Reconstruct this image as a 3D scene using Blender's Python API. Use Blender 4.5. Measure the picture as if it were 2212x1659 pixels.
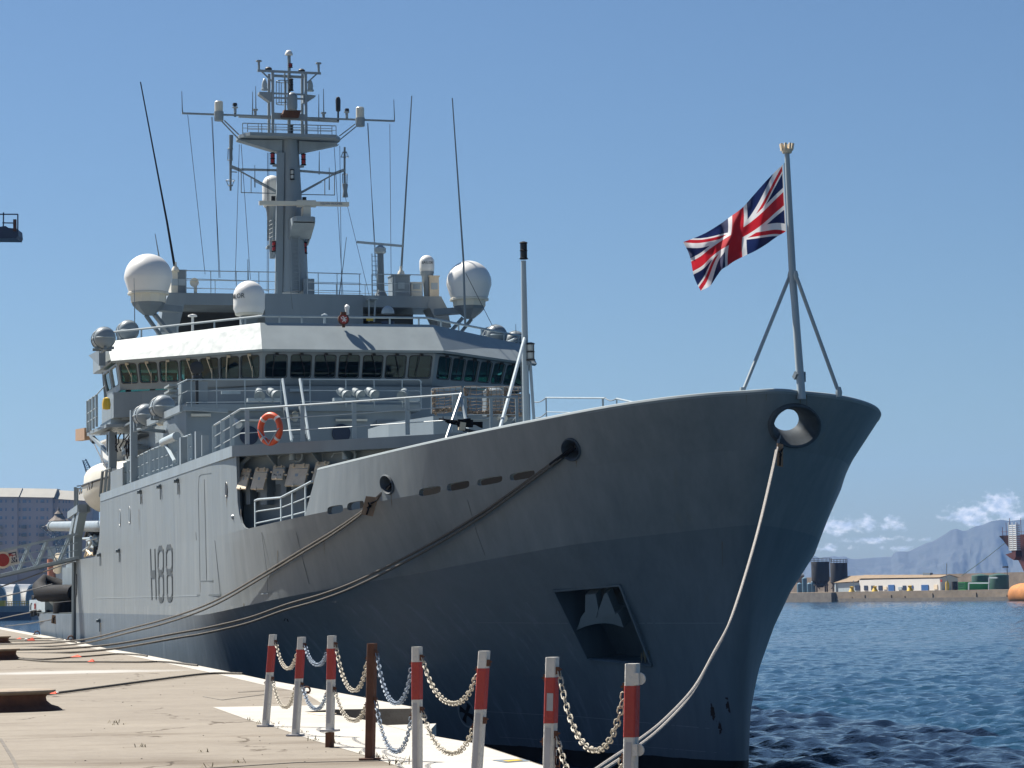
import bpy, bmesh, math, random
import numpy as np
from mathutils import Vector, Matrix
from mathutils.bvhtree import BVHTree
rad = math.radians
random.seed(7)
for o in list(bpy.data.objects): bpy.data.objects.remove(o)
scene = bpy.context.scene
col = scene.collection

# ------------------------------------------------------------------ camera
# measures are taken in a 2212 x 1659 picture of the place
FL, CX, CY, HZ, ROLL = 5600.0, 1106.0, 829.5, 1283.0, rad(1.0)
EYE = Vector((0, 0, 4.1))
PIT = math.atan((HZ - CY) / FL)
cF = Vector((0, math.cos(PIT), math.sin(PIT)))
_u = Vector((0, -math.sin(PIT), math.cos(PIT))); _r = Vector((1, 0, 0))
cR = _r * math.cos(ROLL) - _u * math.sin(ROLL)
cU = _r * math.sin(ROLL) + _u * math.cos(ROLL)
cam_d = bpy.data.cameras.new("camera"); cam = bpy.data.objects.new("camera", cam_d); col.objects.link(cam)
m = Matrix.Identity(4)
for i in range(3):
    m[i][0] = cR[i]; m[i][1] = cU[i]; m[i][2] = -cF[i]; m[i][3] = EYE[i]
cam.matrix_world = m
cam_d.sensor_width = 36; cam_d.lens = 36 * FL / 2212; cam_d.clip_start = 0.5; cam_d.clip_end = 40000
scene.camera = cam
scene.render.resolution_x = 1024; scene.render.resolution_y = 768

# ------------------------------------------------------------------ ship frame (x = aft of the stem, y = to starboard, z = up)
AL = math.atan(1556 / FL)
SO = Vector((4.96, 57.02, 0))
sA = Vector((-math.sin(AL), math.cos(AL), 0)); sB = Vector((-math.cos(AL), -math.sin(AL), 0))
SHIP_ROT = math.atan2(sA.y, sA.x)
def s2w(p): return SO + sA * p[0] + sB * p[1] + Vector((0, 0, p[2]))
def w2s(p):
    d = Vector(p) - SO
    return Vector((d.dot(sA), d.dot(sB), p[2]))

# ------------------------------------------------------------------ light
SUN = Vector((-0.58, 0.46, 1.0)).normalized()
EL = math.asin(SUN.z); AZ = math.atan2(SUN.x, SUN.y)      # azimuth from +Y towards +X
SKY_STRENGTH, SUN_STRENGTH, EXPOSURE = 0.05, 5.0, 1.10
w = bpy.data.worlds.new("World"); scene.world = w; w.use_nodes = True
nt = w.node_tree; nt.nodes.clear()
def N(t, nt_, **k):
    n = nt_.nodes.new(t)
    for a, b in k.items(): setattr(n, a, b)
    return n
out = N('ShaderNodeOutputWorld', nt); bg = N('ShaderNodeBackground', nt)
sky = N('ShaderNodeTexSky', nt, sky_type='NISHITA', sun_disc=False, sun_elevation=EL, sun_rotation=AZ,
        air_density=1.0, dust_density=0.5, ozone_density=3.0, altitude=0)
bg.inputs[1].default_value = SKY_STRENGTH
tc = N('ShaderNodeTexCoord', nt); sep = N('ShaderNodeSeparateXYZ', nt)
nt.links.new(tc.outputs['Generated'], sep.inputs[0])
def M(op, a, b=None, t=None, clamp=False):
    n = N('ShaderNodeMath', t, operation=op, use_clamp=clamp)
    for i, v in enumerate((a, b)):
        if v is None: continue
        if isinstance(v, (int, float)): n.inputs[i].default_value = v
        else: t.links.new(v, n.inputs[i])
    return n.outputs[0]
U_ = M('DIVIDE', sep.outputs[0], M('MAXIMUM', sep.outputs[1], 0.05, nt), nt)
V_ = M('DIVIDE', sep.outputs[2], M('MAXIMUM', sep.outputs[1], 0.05, nt), nt)
def uv_of(x, y):
    d = cF + cR * ((x - CX) / FL) - cU * ((y - CY) / FL)
    return d.x / d.y, d.z / d.y
comb = N('ShaderNodeCombineXYZ', nt); nt.links.new(U_, comb.inputs[0]); nt.links.new(M('MULTIPLY', V_, 1.5, nt), comb.inputs[1])
nz = N('ShaderNodeTexNoise', nt); nz.inputs['Scale'].default_value = 210; nz.inputs['Detail'].default_value = 7; nz.inputs['Roughness'].default_value = .62
nt.links.new(comb.outputs[0], nz.inputs['Vector'])
tot = None
# banks of cloud low over the mountains: (centre, half sizes in picture units, weight)
for (x, y, a, b, k) in [(1800, 1136, 85, 26, 1.0), (1870, 1132, 60, 24, .85), (1925, 1134, 40, 20, .95), (2160, 1092, 50, 32, 1.25), (2095, 1114, 62, 28, 1.15),
                        (2040, 1128, 50, 16, .5), (1900, 1166, 130, 14, .72), (1800, 1182, 90, 16, .66), (2185, 1120, 60, 22, .8), (1960, 1183, 110, 16, .55), (1700, 1150, 90, 30, 1.0)]:
    u0, v0 = uv_of(x, y)
    du = M('MULTIPLY', M('SUBTRACT', U_, u0, nt), FL / a, nt); dv = M('MULTIPLY', M('SUBTRACT', V_, v0, nt), FL / b, nt)
    r2 = M('ADD', M('MULTIPLY', du, du, nt), M('MULTIPLY', dv, dv, nt), nt)
    g = M('MULTIPLY', M('POWER', 2.718, M('MULTIPLY', r2, -1.0, nt), nt), k, nt)
    tot = g if tot is None else M('MAXIMUM', tot, g, nt)
fac = M('MULTIPLY', M('SUBTRACT', M('ADD', tot, M('MULTIPLY', M('SUBTRACT', nz.outputs[0], .5, nt), 2.4, nt), nt), .50, nt), 2.0, nt, True)
fac = M('MULTIPLY', fac, .95, nt, True)
fac = M('MULTIPLY', fac, M('GREATER_THAN', sep.outputs[1], 0.3, nt), nt)
nz2 = N('ShaderNodeTexNoise', nt); nz2.inputs['Scale'].default_value = 260; nz2.inputs['Detail'].default_value = 5
nt.links.new(comb.outputs[0], nz2.inputs['Vector'])
crc = N('ShaderNodeMixRGB', nt); crc.inputs[1].default_value = (5.4, 6.2, 7.3, 1); crc.inputs[2].default_value = (9.6, 9.7, 9.9, 1)
nt.links.new(M('MULTIPLY', M('SUBTRACT', nz2.outputs[0], .38, nt), 3.5, nt, True), crc.inputs[0])
tint = N('ShaderNodeMixRGB', nt, blend_type='MULTIPLY'); tint.inputs[0].default_value = 1; tint.inputs[2].default_value = (.60, .70, .785, 1)
nt.links.new(sky.outputs[0], tint.inputs[1])
mx = N('ShaderNodeMixRGB', nt); nt.links.new(fac, mx.inputs[0]); nt.links.new(tint.outputs[0], mx.inputs[1]); nt.links.new(crc.outputs[0], mx.inputs[2])
nt.links.new(mx.outputs[0], bg.inputs[0]); nt.links.new(bg.outputs[0], out.inputs[0])
sd = bpy.data.lights.new("sun", 'SUN'); sd.energy = SUN_STRENGTH; sd.angle = rad(0.5); sd.color = (1.0, 0.95, 0.86)
so = bpy.data.objects.new("sun", sd); col.objects.link(so); so.rotation_euler = (-SUN).to_track_quat('-Z', 'Y').to_euler(); so.location = (-40, 30, 80)
vs = scene.view_settings; vs.view_transform = 'Standard'; vs.look = 'None'; vs.gamma = 1; vs.use_curve_mapping = False; vs.exposure = EXPOSURE

# ------------------------------------------------------------------ placing helpers: a point of a plane seen along a sight line
def ray(x, y): return cF + cR * ((x - CX) / FL) - cU * ((y - CY) / FL)
def wz(x, y, z):
    d = ray(x, y); return EYE + d * ((z - EYE.z) / d.z)
def wy(x, y, Y):
    d = ray(x, y); return EYE + d * (Y / d.y)
def wpl(x, y, p0, n):
    d = ray(x, y); return EYE + d * ((Vector(p0) - EYE).dot(n) / d.dot(n))
def sp(x, y, s=None, t=None, z=None):
    if z is not None: return w2s(wz(x, y, z))
    if s is not None: return w2s(wpl(x, y, SO + sA * s, sA))
    return w2s(wpl(x, y, SO + sB * t, sB))
def vplane(x, y, A, B):           # on the upright plane through world points A, B
    d = (B - A); n = Vector((-d.y, d.x, 0)).normalized()
    return wpl(x, y, A, n)

# ------------------------------------------------------------------ materials
def newmat(name):
    m = bpy.data.materials.new(name); m.use_nodes = True
    return m, m.node_tree, m.node_tree.nodes['Principled BSDF']
def paint(name, c, rough=.5, var=.12, scale=(1, 1, .15), nscale=1.5, metal=0, rust=0, bump=0, spec=.5, dirt=None, c2=None, bscale=12):
    m, t, b = newmat(name)
    b.inputs['Roughness'].default_value = rough; b.inputs['Metallic'].default_value = metal
    b.inputs['Specular IOR Level'].default_value = spec
    tcn = N('ShaderNodeTexCoord', t); mp = N('ShaderNodeMapping', t); mp.inputs['Scale'].default_value = scale
    t.links.new(tcn.outputs['Object'], mp.inputs[0])
    n1 = N('ShaderNodeTexNoise', t); n1.inputs['Scale'].default_value = nscale; n1.inputs['Detail'].default_value = 6; n1.inputs['Roughness'].default_value = .6
    t.links.new(mp.outputs[0], n1.inputs['Vector'])
    mix = N('ShaderNodeMixRGB', t); c2 = c2 or tuple(x * (1 - var * 2) for x in c)
    mix.inputs[1].default_value = (*c, 1); mix.inputs[2].default_value = (*c2, 1)
    t.links.new(M('MULTIPLY', M('SUBTRACT', n1.outputs[0], .35, t), 2.6, t, True), mix.inputs[0])
    last = mix.outputs[0]
    if rust:
        n2 = N('ShaderNodeTexNoise', t); n2.inputs['Scale'].default_value = nscale * 2.3; n2.inputs['Detail'].default_value = 8; n2.inputs['Roughness'].default_value = .7
        t.links.new(mp.outputs[0], n2.inputs['Vector'])
        mr = N('ShaderNodeMixRGB', t); mr.inputs[2].default_value = (*(dirt or (.13, .055, .02)), 1)
        t.links.new(last, mr.inputs[1]); t.links.new(M('MULTIPLY', M('SUBTRACT', n2.outputs[0], .72 - rust * .2, t), 7, t, True), mr.inputs[0]); last = mr.outputs[0]
    t.links.new(last, b.inputs['Base Color'])
    n3 = N('ShaderNodeTexNoise', t); n3.inputs['Scale'].default_value = nscale * 3; n3.inputs['Detail'].default_value = 4
    t.links.new(mp.outputs[0], n3.inputs['Vector'])
    t.links.new(M('ADD', M('MULTIPLY', n3.outputs[0], .25, t), rough - .12, t, True), b.inputs['Roughness'])
    if bump:
        n4 = N('ShaderNodeTexNoise', t); n4.inputs['Scale'].default_value = bscale; n4.inputs['Detail'].default_value = 8
        t.links.new(tcn.outputs['Object'], n4.inputs['Vector'])
        bp = N('ShaderNodeBump', t); bp.inputs['Strength'].default_value = bump; bp.inputs['Distance'].default_value = .02
        t.links.new(n4.outputs[0], bp.inputs['Height']); t.links.new(bp.outputs[0], b.inputs['Normal'])
    return m
G = (.235, .275, .30)
MT = {}
MT['grey'] = paint('grey_ship_paint', G, .42, .10, nscale=.8, rust=.12)
MT['greyd'] = paint('dark_grey_ship_paint', (.17, .205, .23), .5, .12, nscale=1.2)
MT['rail'] = paint('pale_rail_paint', (.36, .42, .45), .4, .1, nscale=3, rust=.2)
MT['mast'] = paint('mast_paint', (.26, .305, .335), .5, .14, nscale=1.5, rust=.25)
MT['visor'] = paint('visor_paint', (.275, .315, .33), .56, .08, spec=.18, scale=(1, 1, .5), nscale=1.2, bump=.12, bscale=1.2)
MT['white'] = paint('white_gelcoat', (.72, .71, .68), .35, .04, scale=(1, 1, 1), nscale=.7)
MT['cream'] = paint('cream_gelcoat', (.66, .62, .52), .4, .06, nscale=1)
MT['tan'] = paint('tan_cover', (.74, .62, .46), .7, .1, scale=(1, 1, .5), nscale=4, rust=.2)
MT['dark'] = paint('dark_fitting', (.02, .022, .025), .5, .2, scale=(1, 1, 1), nscale=5)
MT['black'] = paint('black_rubber', (.010, .010, .012), .8, spec=.2, var=.2, scale=(1, 1, 1), nscale=3)
MT['red'] = paint('red_lens', (.35, .015, .012), .25, .1, nscale=3)
MT['orange'] = paint('orange_buoy', (.75, .1, .03), .5, .12, scale=(1, 1, 1), nscale=5)
MT['whiteband'] = paint('pale_band', (.65, .62, .6), .5, .06, nscale=5)
MT['rust'] = paint('rust', (.12, .05, .028), .85, .25, scale=(1, 1, 1), nscale=6, bump=.4)
MT['rustcap'] = paint('worn_bollard_iron', (.30, .24, .18), .85, .2, scale=(1, 1, 1), nscale=5, rust=.5, dirt=(.12, .06, .035), bump=.5)
MT['rope'] = paint('weathered_rope', (.15, .135, .115), .95, .3, scale=(1, 1, 1), nscale=25, bump=1.0, bscale=60)
MT['ropew'] = paint('pale_rope', (.32, .30, .28), .95, .2, scale=(1, 1, 1), nscale=25, bump=1.0, bscale=60)
MT['net'] = paint('old_net_rope', (.27, .205, .15), .95, .3, scale=(1, 1, 1), nscale=6)
MT['wood'] = paint('board', (.33, .21, .13), .8, .15, scale=(1, 1, .3), nscale=8)
MT['yellow'] = paint('yellow_paint', (.65, .42, .03), .5, .1, nscale=2)
MT['blue'] = paint('blue_paint', (.03, .11, .3), .5, .1, nscale=2)
MT['navy'] = paint('navy_blue_hull', (.015, .03, .07), .5, .2, nscale=.5)
MT['postw'] = paint('worn_white_post', (.56, .54, .50), .6, .08, scale=(1, 1, .5), nscale=9, rust=.5, dirt=(.17, .13, .09), bump=.5, bscale=40)
MT['postr'] = paint('worn_red_band', (.36, .035, .025), .55, .1, scale=(1, 1, .5), nscale=9, rust=.32, dirt=(.34, .24, .2), bump=.4, bscale=40)
MT['postg'] = paint('grey_galvanised_inset', (.40, .39, .40), .7, .15, scale=(1, 1, .4), nscale=8, rust=.3)
MT['chainw'] = paint('old_white_chain', (.5, .45, .36), .6, .2, scale=(1, 1, 1), nscale=30, rust=.35)
MT['chainb'] = paint('old_blue_chain', (.22, .28, .36), .6, .25, scale=(1, 1, 1), nscale=30, rust=.35, dirt=(.35, .33, .3))
MT['text'] = paint('dark_lettering', (.045, .055, .06), .5, .1, nscale=3)
MT['textb'] = paint('blue_lettering', (.03, .07, .2), .5, .1, nscale=3)
MT['seam'] = paint('weld_seam', (.10, .12, .13), .6, .1, nscale=3)
MT['seaml'] = paint('pale_weld_seam', (.30, .34, .36), .6, .1, nscale=3)

def hull_mat():
    m, t, b = newmat('hull_paint')
    tcn = N('ShaderNodeTexCoord', t); sp_ = N('ShaderNodeSeparateXYZ', t); t.links.new(tcn.outputs['Object'], sp_.inputs[0])
    def nz_(scale, sc3, det=5):
        mp = N('ShaderNodeMapping', t); mp.inputs['Scale'].default_value = sc3; t.links.new(tcn.outputs['Object'], mp.inputs[0])
        n = N('ShaderNodeTexNoise', t); n.inputs['Scale'].default_value = scale; n.inputs['Detail'].default_value = det; n.inputs['Roughness'].default_value = .6
        t.links.new(mp.outputs[0], n.inputs['Vector']); return n.outputs[0]
    streak = nz_(2.2, (1, 1, .06)); blot = nz_(.25, (1, 1, 1)); fine = nz_(9, (1, 1, .1)); yel = nz_(1.1, (1, 1, .12), 7)
    mix = N('ShaderNodeMixRGB', t); mix.inputs[1].default_value = (.150, .172, .186, 1); mix.inputs[2].default_value = (.235, .256, .264, 1)
    f = M('ADD', M('MULTIPLY', streak, .55, t), M('MULTIPLY', blot, .35, t), t); f = M('ADD', f, M('MULTIPLY', fine, .25, t), t)
    t.links.new(M('MULTIPLY', M('SUBTRACT', f, .38, t), 2.2, t, True), mix.inputs[0])
    my = N('ShaderNodeMixRGB', t); my.inputs[2].default_value = (.20, .17, .10, 1); t.links.new(mix.outputs[0], my.inputs[1])
    t.links.new(M('MULTIPLY', M('MULTIPLY', M('SUBTRACT', yel, .66, t), 6, t, True), .5, t), my.inputs[0])
    mp5 = N('ShaderNodeMapping', t); mp5.inputs['Rotation'].default_value = (0, .9, 0); mp5.inputs['Scale'].default_value = (3.0, 1, .35); t.links.new(tcn.outputs['Object'], mp5.inputs[0])
    ns = N('ShaderNodeTexNoise', t); ns.inputs['Scale'].default_value = 1.3; ns.inputs['Detail'].default_value = 9; ns.inputs['Roughness'].default_value = .72; t.links.new(mp5.outputs[0], ns.inputs['Vector'])
    msc = N('ShaderNodeMixRGB', t); msc.inputs[2].default_value = (.36, .37, .37, 1); t.links.new(my.outputs[0], msc.inputs[1])
    low = M('MULTIPLY', M('LESS_THAN', sp_.outputs[2], 3.9, t), M('GREATER_THAN', sp_.outputs[0], 4.0, t), t)
    t.links.new(M('MULTIPLY', M('MULTIPLY', M('MULTIPLY', M('SUBTRACT', ns.outputs[0], .54, t), 5, t, True), low, t), .8, t), msc.inputs[0]); my = msc
    # black boot topping at the waterline, uneven along its edge
    edge = M('ADD', sp_.outputs[2], M('MULTIPLY', M('SUBTRACT', nz_(1.5, (1, 1, 1)), .5, t), .08, t), t)
    mb_ = N('ShaderNodeMixRGB', t); mb_.inputs[2].default_value = (.012, .012, .013, 1)
    # below the lower knuckle the colour turns darker and bluer, less so forward
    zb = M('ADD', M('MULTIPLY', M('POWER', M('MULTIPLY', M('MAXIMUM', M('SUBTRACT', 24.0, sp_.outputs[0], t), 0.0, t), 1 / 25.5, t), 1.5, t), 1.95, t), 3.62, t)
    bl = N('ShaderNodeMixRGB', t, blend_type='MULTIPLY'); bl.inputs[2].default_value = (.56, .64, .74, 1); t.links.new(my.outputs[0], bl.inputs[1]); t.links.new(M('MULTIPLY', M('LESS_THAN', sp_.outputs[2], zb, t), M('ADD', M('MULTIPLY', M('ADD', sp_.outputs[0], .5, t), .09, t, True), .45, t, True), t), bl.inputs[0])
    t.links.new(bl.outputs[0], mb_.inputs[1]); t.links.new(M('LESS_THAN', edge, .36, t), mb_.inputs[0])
    # bare rust patches low on the stem
    rp = nz_(2.6, (1, 1, .7), 8)
    near = M('MULTIPLY', M('LESS_THAN', M('ABSOLUTE', M('SUBTRACT', sp_.outputs[0], .75, t), t=t), .32, t), M('LESS_THAN', M('ABSOLUTE', M('SUBTRACT', sp_.outputs[2], 1.0, t), t=t), .75, t), t)
    near = M('MULTIPLY', near, M('GREATER_THAN', sp_.outputs[1], 0, t), t)
    mr = N('ShaderNodeMixRGB', t); mr.inputs[2].default_value = (.035, .018, .012, 1); t.links.new(mb_.outputs[0], mr.inputs[1])
    t.links.new(M('MULTIPLY', near, M('GREATER_THAN', rp, .56, t), t), mr.inputs[0])
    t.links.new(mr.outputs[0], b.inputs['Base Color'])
    b.inputs['Specular IOR Level'].default_value = .2
    t.links.new(M('ADD', M('MULTIPLY', blot, .2, t), .32, t), b.inputs['Roughness'])
    # plating slightly dished between frames
    bp = N('ShaderNodeBump', t); bp.inputs['Strength'].default_value = .42; bp.inputs['Distance'].default_value = .06
    hh = M('ADD', M('MULTIPLY', nz_(.75, (1, 1, .10), 2), .9, t), M('MULTIPLY', nz_(.5, (1, 1, .6), 3), 1.5, t), t)
    t.links.new(hh, bp.inputs['Height']); t.links.new(bp.outputs[0], b.inputs['Normal'])
    return m
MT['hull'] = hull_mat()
MT['lip'] = paint('worn_fairlead_steel', (.085, .10, .115), .7, .2, scale=(1, 1, 1), nscale=3, rust=.45, spec=.2)
MT['streak'] = paint('rust_run', (.17, .135, .085), .7, .25, nscale=3)
def glass_mat(name, tr, rough=.03):
    m, t, b = newmat(name); t.nodes.remove(b); o = t.nodes['Material Output']
    tr_ = N('ShaderNodeBsdfTransparent', t); tr_.inputs[0].default_value = (*tr, 1)
    gl = N('ShaderNodeBsdfGlossy', t); gl.inputs['Roughness'].default_value = rough; gl.inputs[0].default_value = (.8, .85, .85, 1)
    fr = N('ShaderNodeFresnel', t); fr.inputs[0].default_value = 1.5
    mx_ = N('ShaderNodeMixShader', t); t.links.new(fr.outputs[0], mx_.inputs[0]); t.links.new(tr_.outputs[0], mx_.inputs[1]); t.links.new(gl.outputs[0], mx_.inputs[2])
    t.links.new(mx_.outputs[0], o.inputs[0]); return m
MT['glass'] = glass_mat('bridge_glass', (.30, .50, .44))
MT['lens'] = paint('lamp_lens', (.5, .52, .5), .15, .05, nscale=2)
MT['dglass'] = paint('dark_window', (.02, .03, .04), .1, .2, nscale=1)

# ------------------------------------------------------------------ mesh builder
class MB:
    def __init__(s): s.v = []; s.f = []; s.mi = []; s.sm = []; s.m = 0; s.smooth = False
    def add(s, vs_, fs):
        o = len(s.v); s.v += [tuple(v) for v in vs_]
        for f in fs: s.f.append([i + o for i in f]); s.mi.append(s.m); s.sm.append(s.smooth)
    def hexa(s, p):        # 8 corners: bottom 4 ccw, top 4
        s.add(p, [(3, 2, 1, 0), (4, 5, 6, 7), (0, 1, 5, 4), (1, 2, 6, 5), (2, 3, 7, 6), (3, 0, 4, 7)])
    def box(s, c, d, rz=0):
        cx, cy, cz = c; a, b, h = d[0] / 2, d[1] / 2, d[2] / 2; P = []
        for zz in (-h, h):
            for x, y in ((-a, -b), (a, -b), (a, b), (-a, b)):
                P.append((cx + x * math.cos(rz) - y * math.sin(rz), cy + x * math.sin(rz) + y * math.cos(rz), cz + zz))
        s.hexa(P)
    def bb(s, lo, hi): s.box([(lo[i] + hi[i]) / 2 for i in range(3)], [abs(hi[i] - lo[i]) for i in range(3)])
    def prism(s, poly, z0, z1):
        n = len(poly); P = [(x, y, z0) for x, y in poly] + [(x, y, z1) for x, y in poly]
        s.add(P, [tuple(range(n - 1, -1, -1)), tuple(range(n, 2 * n))] + [(i, (i + 1) % n, n + (i + 1) % n, n + i) for i in range(n)])
    def ext(s, poly3, off):  # planar polygon (3-D points) pushed by a vector
        n = len(poly3); off = Vector(off); P = [Vector(p) for p in poly3]; Q = [p + off for p in P]
        s.add(P + Q, [tuple(range(n - 1, -1, -1)), tuple(range(n, 2 * n))] + [(i, (i + 1) % n, n + (i + 1) % n, n + i) for i in range(n)])
    def bar(s, a, b, w_, h_, up=(0, 0, 1)):
        a, b = Vector(a), Vector(b); d = (b - a).normalized(); up = Vector(up)
        if abs(d.dot(up)) > .98: up = Vector((1, 0, 0))
        x = d.cross(up).normalized() * w_ / 2; y = x.cross(d).normalized() * h_ / 2
        s.hexa([a - x - y, a + x - y, a + x + y, a - x + y, b - x - y, b + x - y, b + x + y, b - x + y])
    def tube(s, pts, r, n=6, cap=True):
        pts = [Vector(p) for p in pts]; rs = r if isinstance(r, (list, tuple)) else [r] * len(pts)
        V, F = [], []; prev = None
        for i, p in enumerate(pts):
            if i == 0: d = pts[1] - pts[0]
            elif i == len(pts) - 1: d = pts[-1] - pts[-2]
            else: d = (pts[i + 1] - p).normalized() + (p - pts[i - 1]).normalized()
            d = d.normalized() if d.length > 1e-9 else Vector((0, 0, 1))
            if prev is None:
                up = Vector((0, 0, 1)) if abs(d.z) < .95 else Vector((1, 0, 0)); x = d.cross(up).normalized()
            else: x = (prev - d * prev.dot(d)).normalized()
            prev = x; y = d.cross(x)
            for k in range(n):
                a = 2 * math.pi * k / n; V.append(p + (x * math.cos(a) + y * math.sin(a)) * rs[i])
        for i in range(len(pts) - 1):
            for k in range(n): F.append((i * n + k, i * n + (k + 1) % n, (i + 1) * n + (k + 1) % n, (i + 1) * n + k))
        if cap: F.append(tuple(range(n - 1, -1, -1))); F.append(tuple((len(pts) - 1) * n + k for k in range(n)))
        sm = s.smooth; s.smooth = n > 5; s.add(V, F); s.smooth = sm
    def lathe(s, prof, c, n=20, axis=(0, 0, 1), sx=1, sy=1, smooth=True):   # prof: (r, h) along axis
        ax = Vector(axis).normalized(); up = Vector((0, 0, 1)) if abs(ax.z) < .9 else Vector((1, 0, 0))
        x = ax.cross(up).normalized() if abs(ax.z) < .9 else Vector((1, 0, 0)); y = ax.cross(x); c = Vector(c)
        V, F = [], []
        for r, h in prof:
            for k in range(n):
                a = 2 * math.pi * k / n; V.append(c + ax * h + (x * math.cos(a) * sx + y * math.sin(a) * sy) * max(r, 1e-4))
        for i in range(len(prof) - 1):
            for k in range(n): F.append((i * n + k, i * n + (k + 1) % n, (i + 1) * n + (k + 1) % n, (i + 1) * n + k))
        F.append(tuple(range(n - 1, -1, -1))); F.append(tuple((len(prof) - 1) * n + k for k in range(n)))
        sm = s.smooth; s.smooth = smooth; s.add(V, F); s.smooth = sm
    def torus(s, c, R_, r, axis=(0, 0, 1), n=24, k=8, sx=1, sy=1, xdir=None):
        ax = Vector(axis).normalized(); up = Vector((0, 0, 1)) if abs(ax.z) < .9 else Vector((1, 0, 0))
        x = Vector(xdir).normalized() if xdir else ax.cross(up).normalized(); y = ax.cross(x); c = Vector(c)
        V, F = [], []
        for i in range(n):
            a = 2 * math.pi * i / n; o = x * math.cos(a) * sx + y * math.sin(a) * sy; on = (x * math.cos(a) + y * math.sin(a))
            for j in range(k):
                b = 2 * math.pi * j / k; V.append(c + o * R_ + on * r * math.cos(b) + ax * r * math.sin(b))
        for i in range(n):
            for j in range(k): F.append((i * k + j, ((i + 1) % n) * k + j, ((i + 1) % n) * k + (j + 1) % k, i * k + (j + 1) % k))
        sm = s.smooth; s.smooth = True; s.add(V, F); s.smooth = sm
    def mesh(s, name, mats, off=(0, 0, 0), fix=True):
        me = bpy.data.meshes.new(name); o = Vector(off)
        me.from_pydata([tuple(Vector(v) - o) for v in s.v], [], s.f)
        for p, a, b in zip(me.polygons, s.mi, s.sm): p.material_index = a; p.use_smooth = b
        for m_ in (mats if isinstance(mats, (list, tuple)) else [mats]): me.materials.append(MT[m_] if isinstance(m_, str) else m_)
        if fix:
            bm = bmesh.new(); bm.from_mesh(me); bmesh.ops.recalc_face_normals(bm, faces=bm.faces); bm.to_mesh(me); bm.free()
        if any(s.sm):
            try: me.set_sharp_from_angle(angle=rad(38))
            except Exception: pass
        return me
def part(name, mb, mats, parent, off=(0, 0, 0), label=None, me=None):
    o = bpy.data.objects.new(name, me or mb.mesh(name, mats, off)); col.objects.link(o)
    o.parent = parent
    if label: o['label'] = label
    return o
def tag(o, label=None, cat=None, group=None, kind=None):
    if label: o['label'] = label
    if cat: o['category'] = cat
    if group: o['group'] = group
    if kind: o['kind'] = kind
    return o
def empty(name, loc, rz=0):
    o = bpy.data.objects.new(name, None); o.empty_display_size = .3; col.objects.link(o); o.location = loc; o.rotation_euler = (0, 0, rz); return o
def wthing(name, mb, mats, label, cat, group=None, base=None):       # one-mesh thing, vertices given in the world
    base = Vector(base) if base is not None else Vector(mb.v[0])
    o = bpy.data.objects.new(name, mb.mesh(name, mats, base)); col.objects.link(o); o.location = base
    return tag(o, label, cat, group)
def sthing(name, base, label, cat, group=None, mb=None, mats=None):  # a thing aboard, vertices given in the ship frame
    if mb is None: o = empty(name, s2w(base), SHIP_ROT)
    else:
        o = bpy.data.objects.new(name, mb.mesh(name, mats, base)); col.objects.link(o); o.location = s2w(base); o.rotation_euler = (0, 0, SHIP_ROT)
    return tag(o, label, cat, group)
def struct(name, mb, mats, fix=True, kind='structure'):
    o = bpy.data.objects.new(name, mb.mesh(name, mats, fix=fix)); col.objects.link(o); o['kind'] = kind; return o
def text_mb(txt, size, thick=.004):
    cu = bpy.data.curves.new('txt', 'FONT'); cu.body = txt; cu.size = size; cu.extrude = thick; cu.align_x = 'CENTER'; cu.align_y = 'CENTER'; cu.resolution_u = 3
    o = bpy.data.objects.new('txt', cu); col.objects.link(o)
    me = bpy.data.meshes.new_from_object(o.evaluated_get(bpy.context.evaluated_depsgraph_get()))
    bpy.data.objects.remove(o); V = [v.co.copy() for v in me.vertices]; F = [tuple(p.vertices) for p in me.polygons]
    bpy.data.meshes.remove(me); return V, F
def put_text(mb, txt, size, c, xd, yd, thick=.004, sx=1.0, sy=1.0):
    V, F = text_mb(txt, size, thick); xd = Vector(xd).normalized(); yd = Vector(yd).normalized(); zd = xd.cross(yd); c = Vector(c)
    mb.add([c + xd * v.x * sx + yd * v.y * sy + zd * v.z for v in V], F)
def pchip(X, Y):
    X = np.array(X, float); Y = np.array(Y, float); h = np.diff(X); d = np.diff(Y) / h; m_ = np.zeros_like(X)
    m_[0] = d[0]; m_[-1] = d[-1]
    for i in range(1, len(X) - 1):
        if d[i - 1] * d[i] > 0:
            w1 = 2 * h[i] + h[i - 1]; w2 = h[i] + 2 * h[i - 1]; m_[i] = (w1 + w2) / (w1 / d[i - 1] + w2 / d[i])
    def f(x):
        if x <= X[0]: return Y[0]
        if x >= X[-1]: return Y[-1]
        i = int(np.searchsorted(X, x)) - 1; i = max(0, min(i, len(h) - 1)); t_ = (x - X[i]) / h[i]
        return (2 * t_**3 - 3 * t_**2 + 1) * Y[i] + (t_**3 - 2 * t_**2 + t_) * h[i] * m_[i] + (-2 * t_**3 + 3 * t_**2) * Y[i + 1] + (t_**3 - t_**2) * h[i] * m_[i + 1]
    return f
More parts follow.
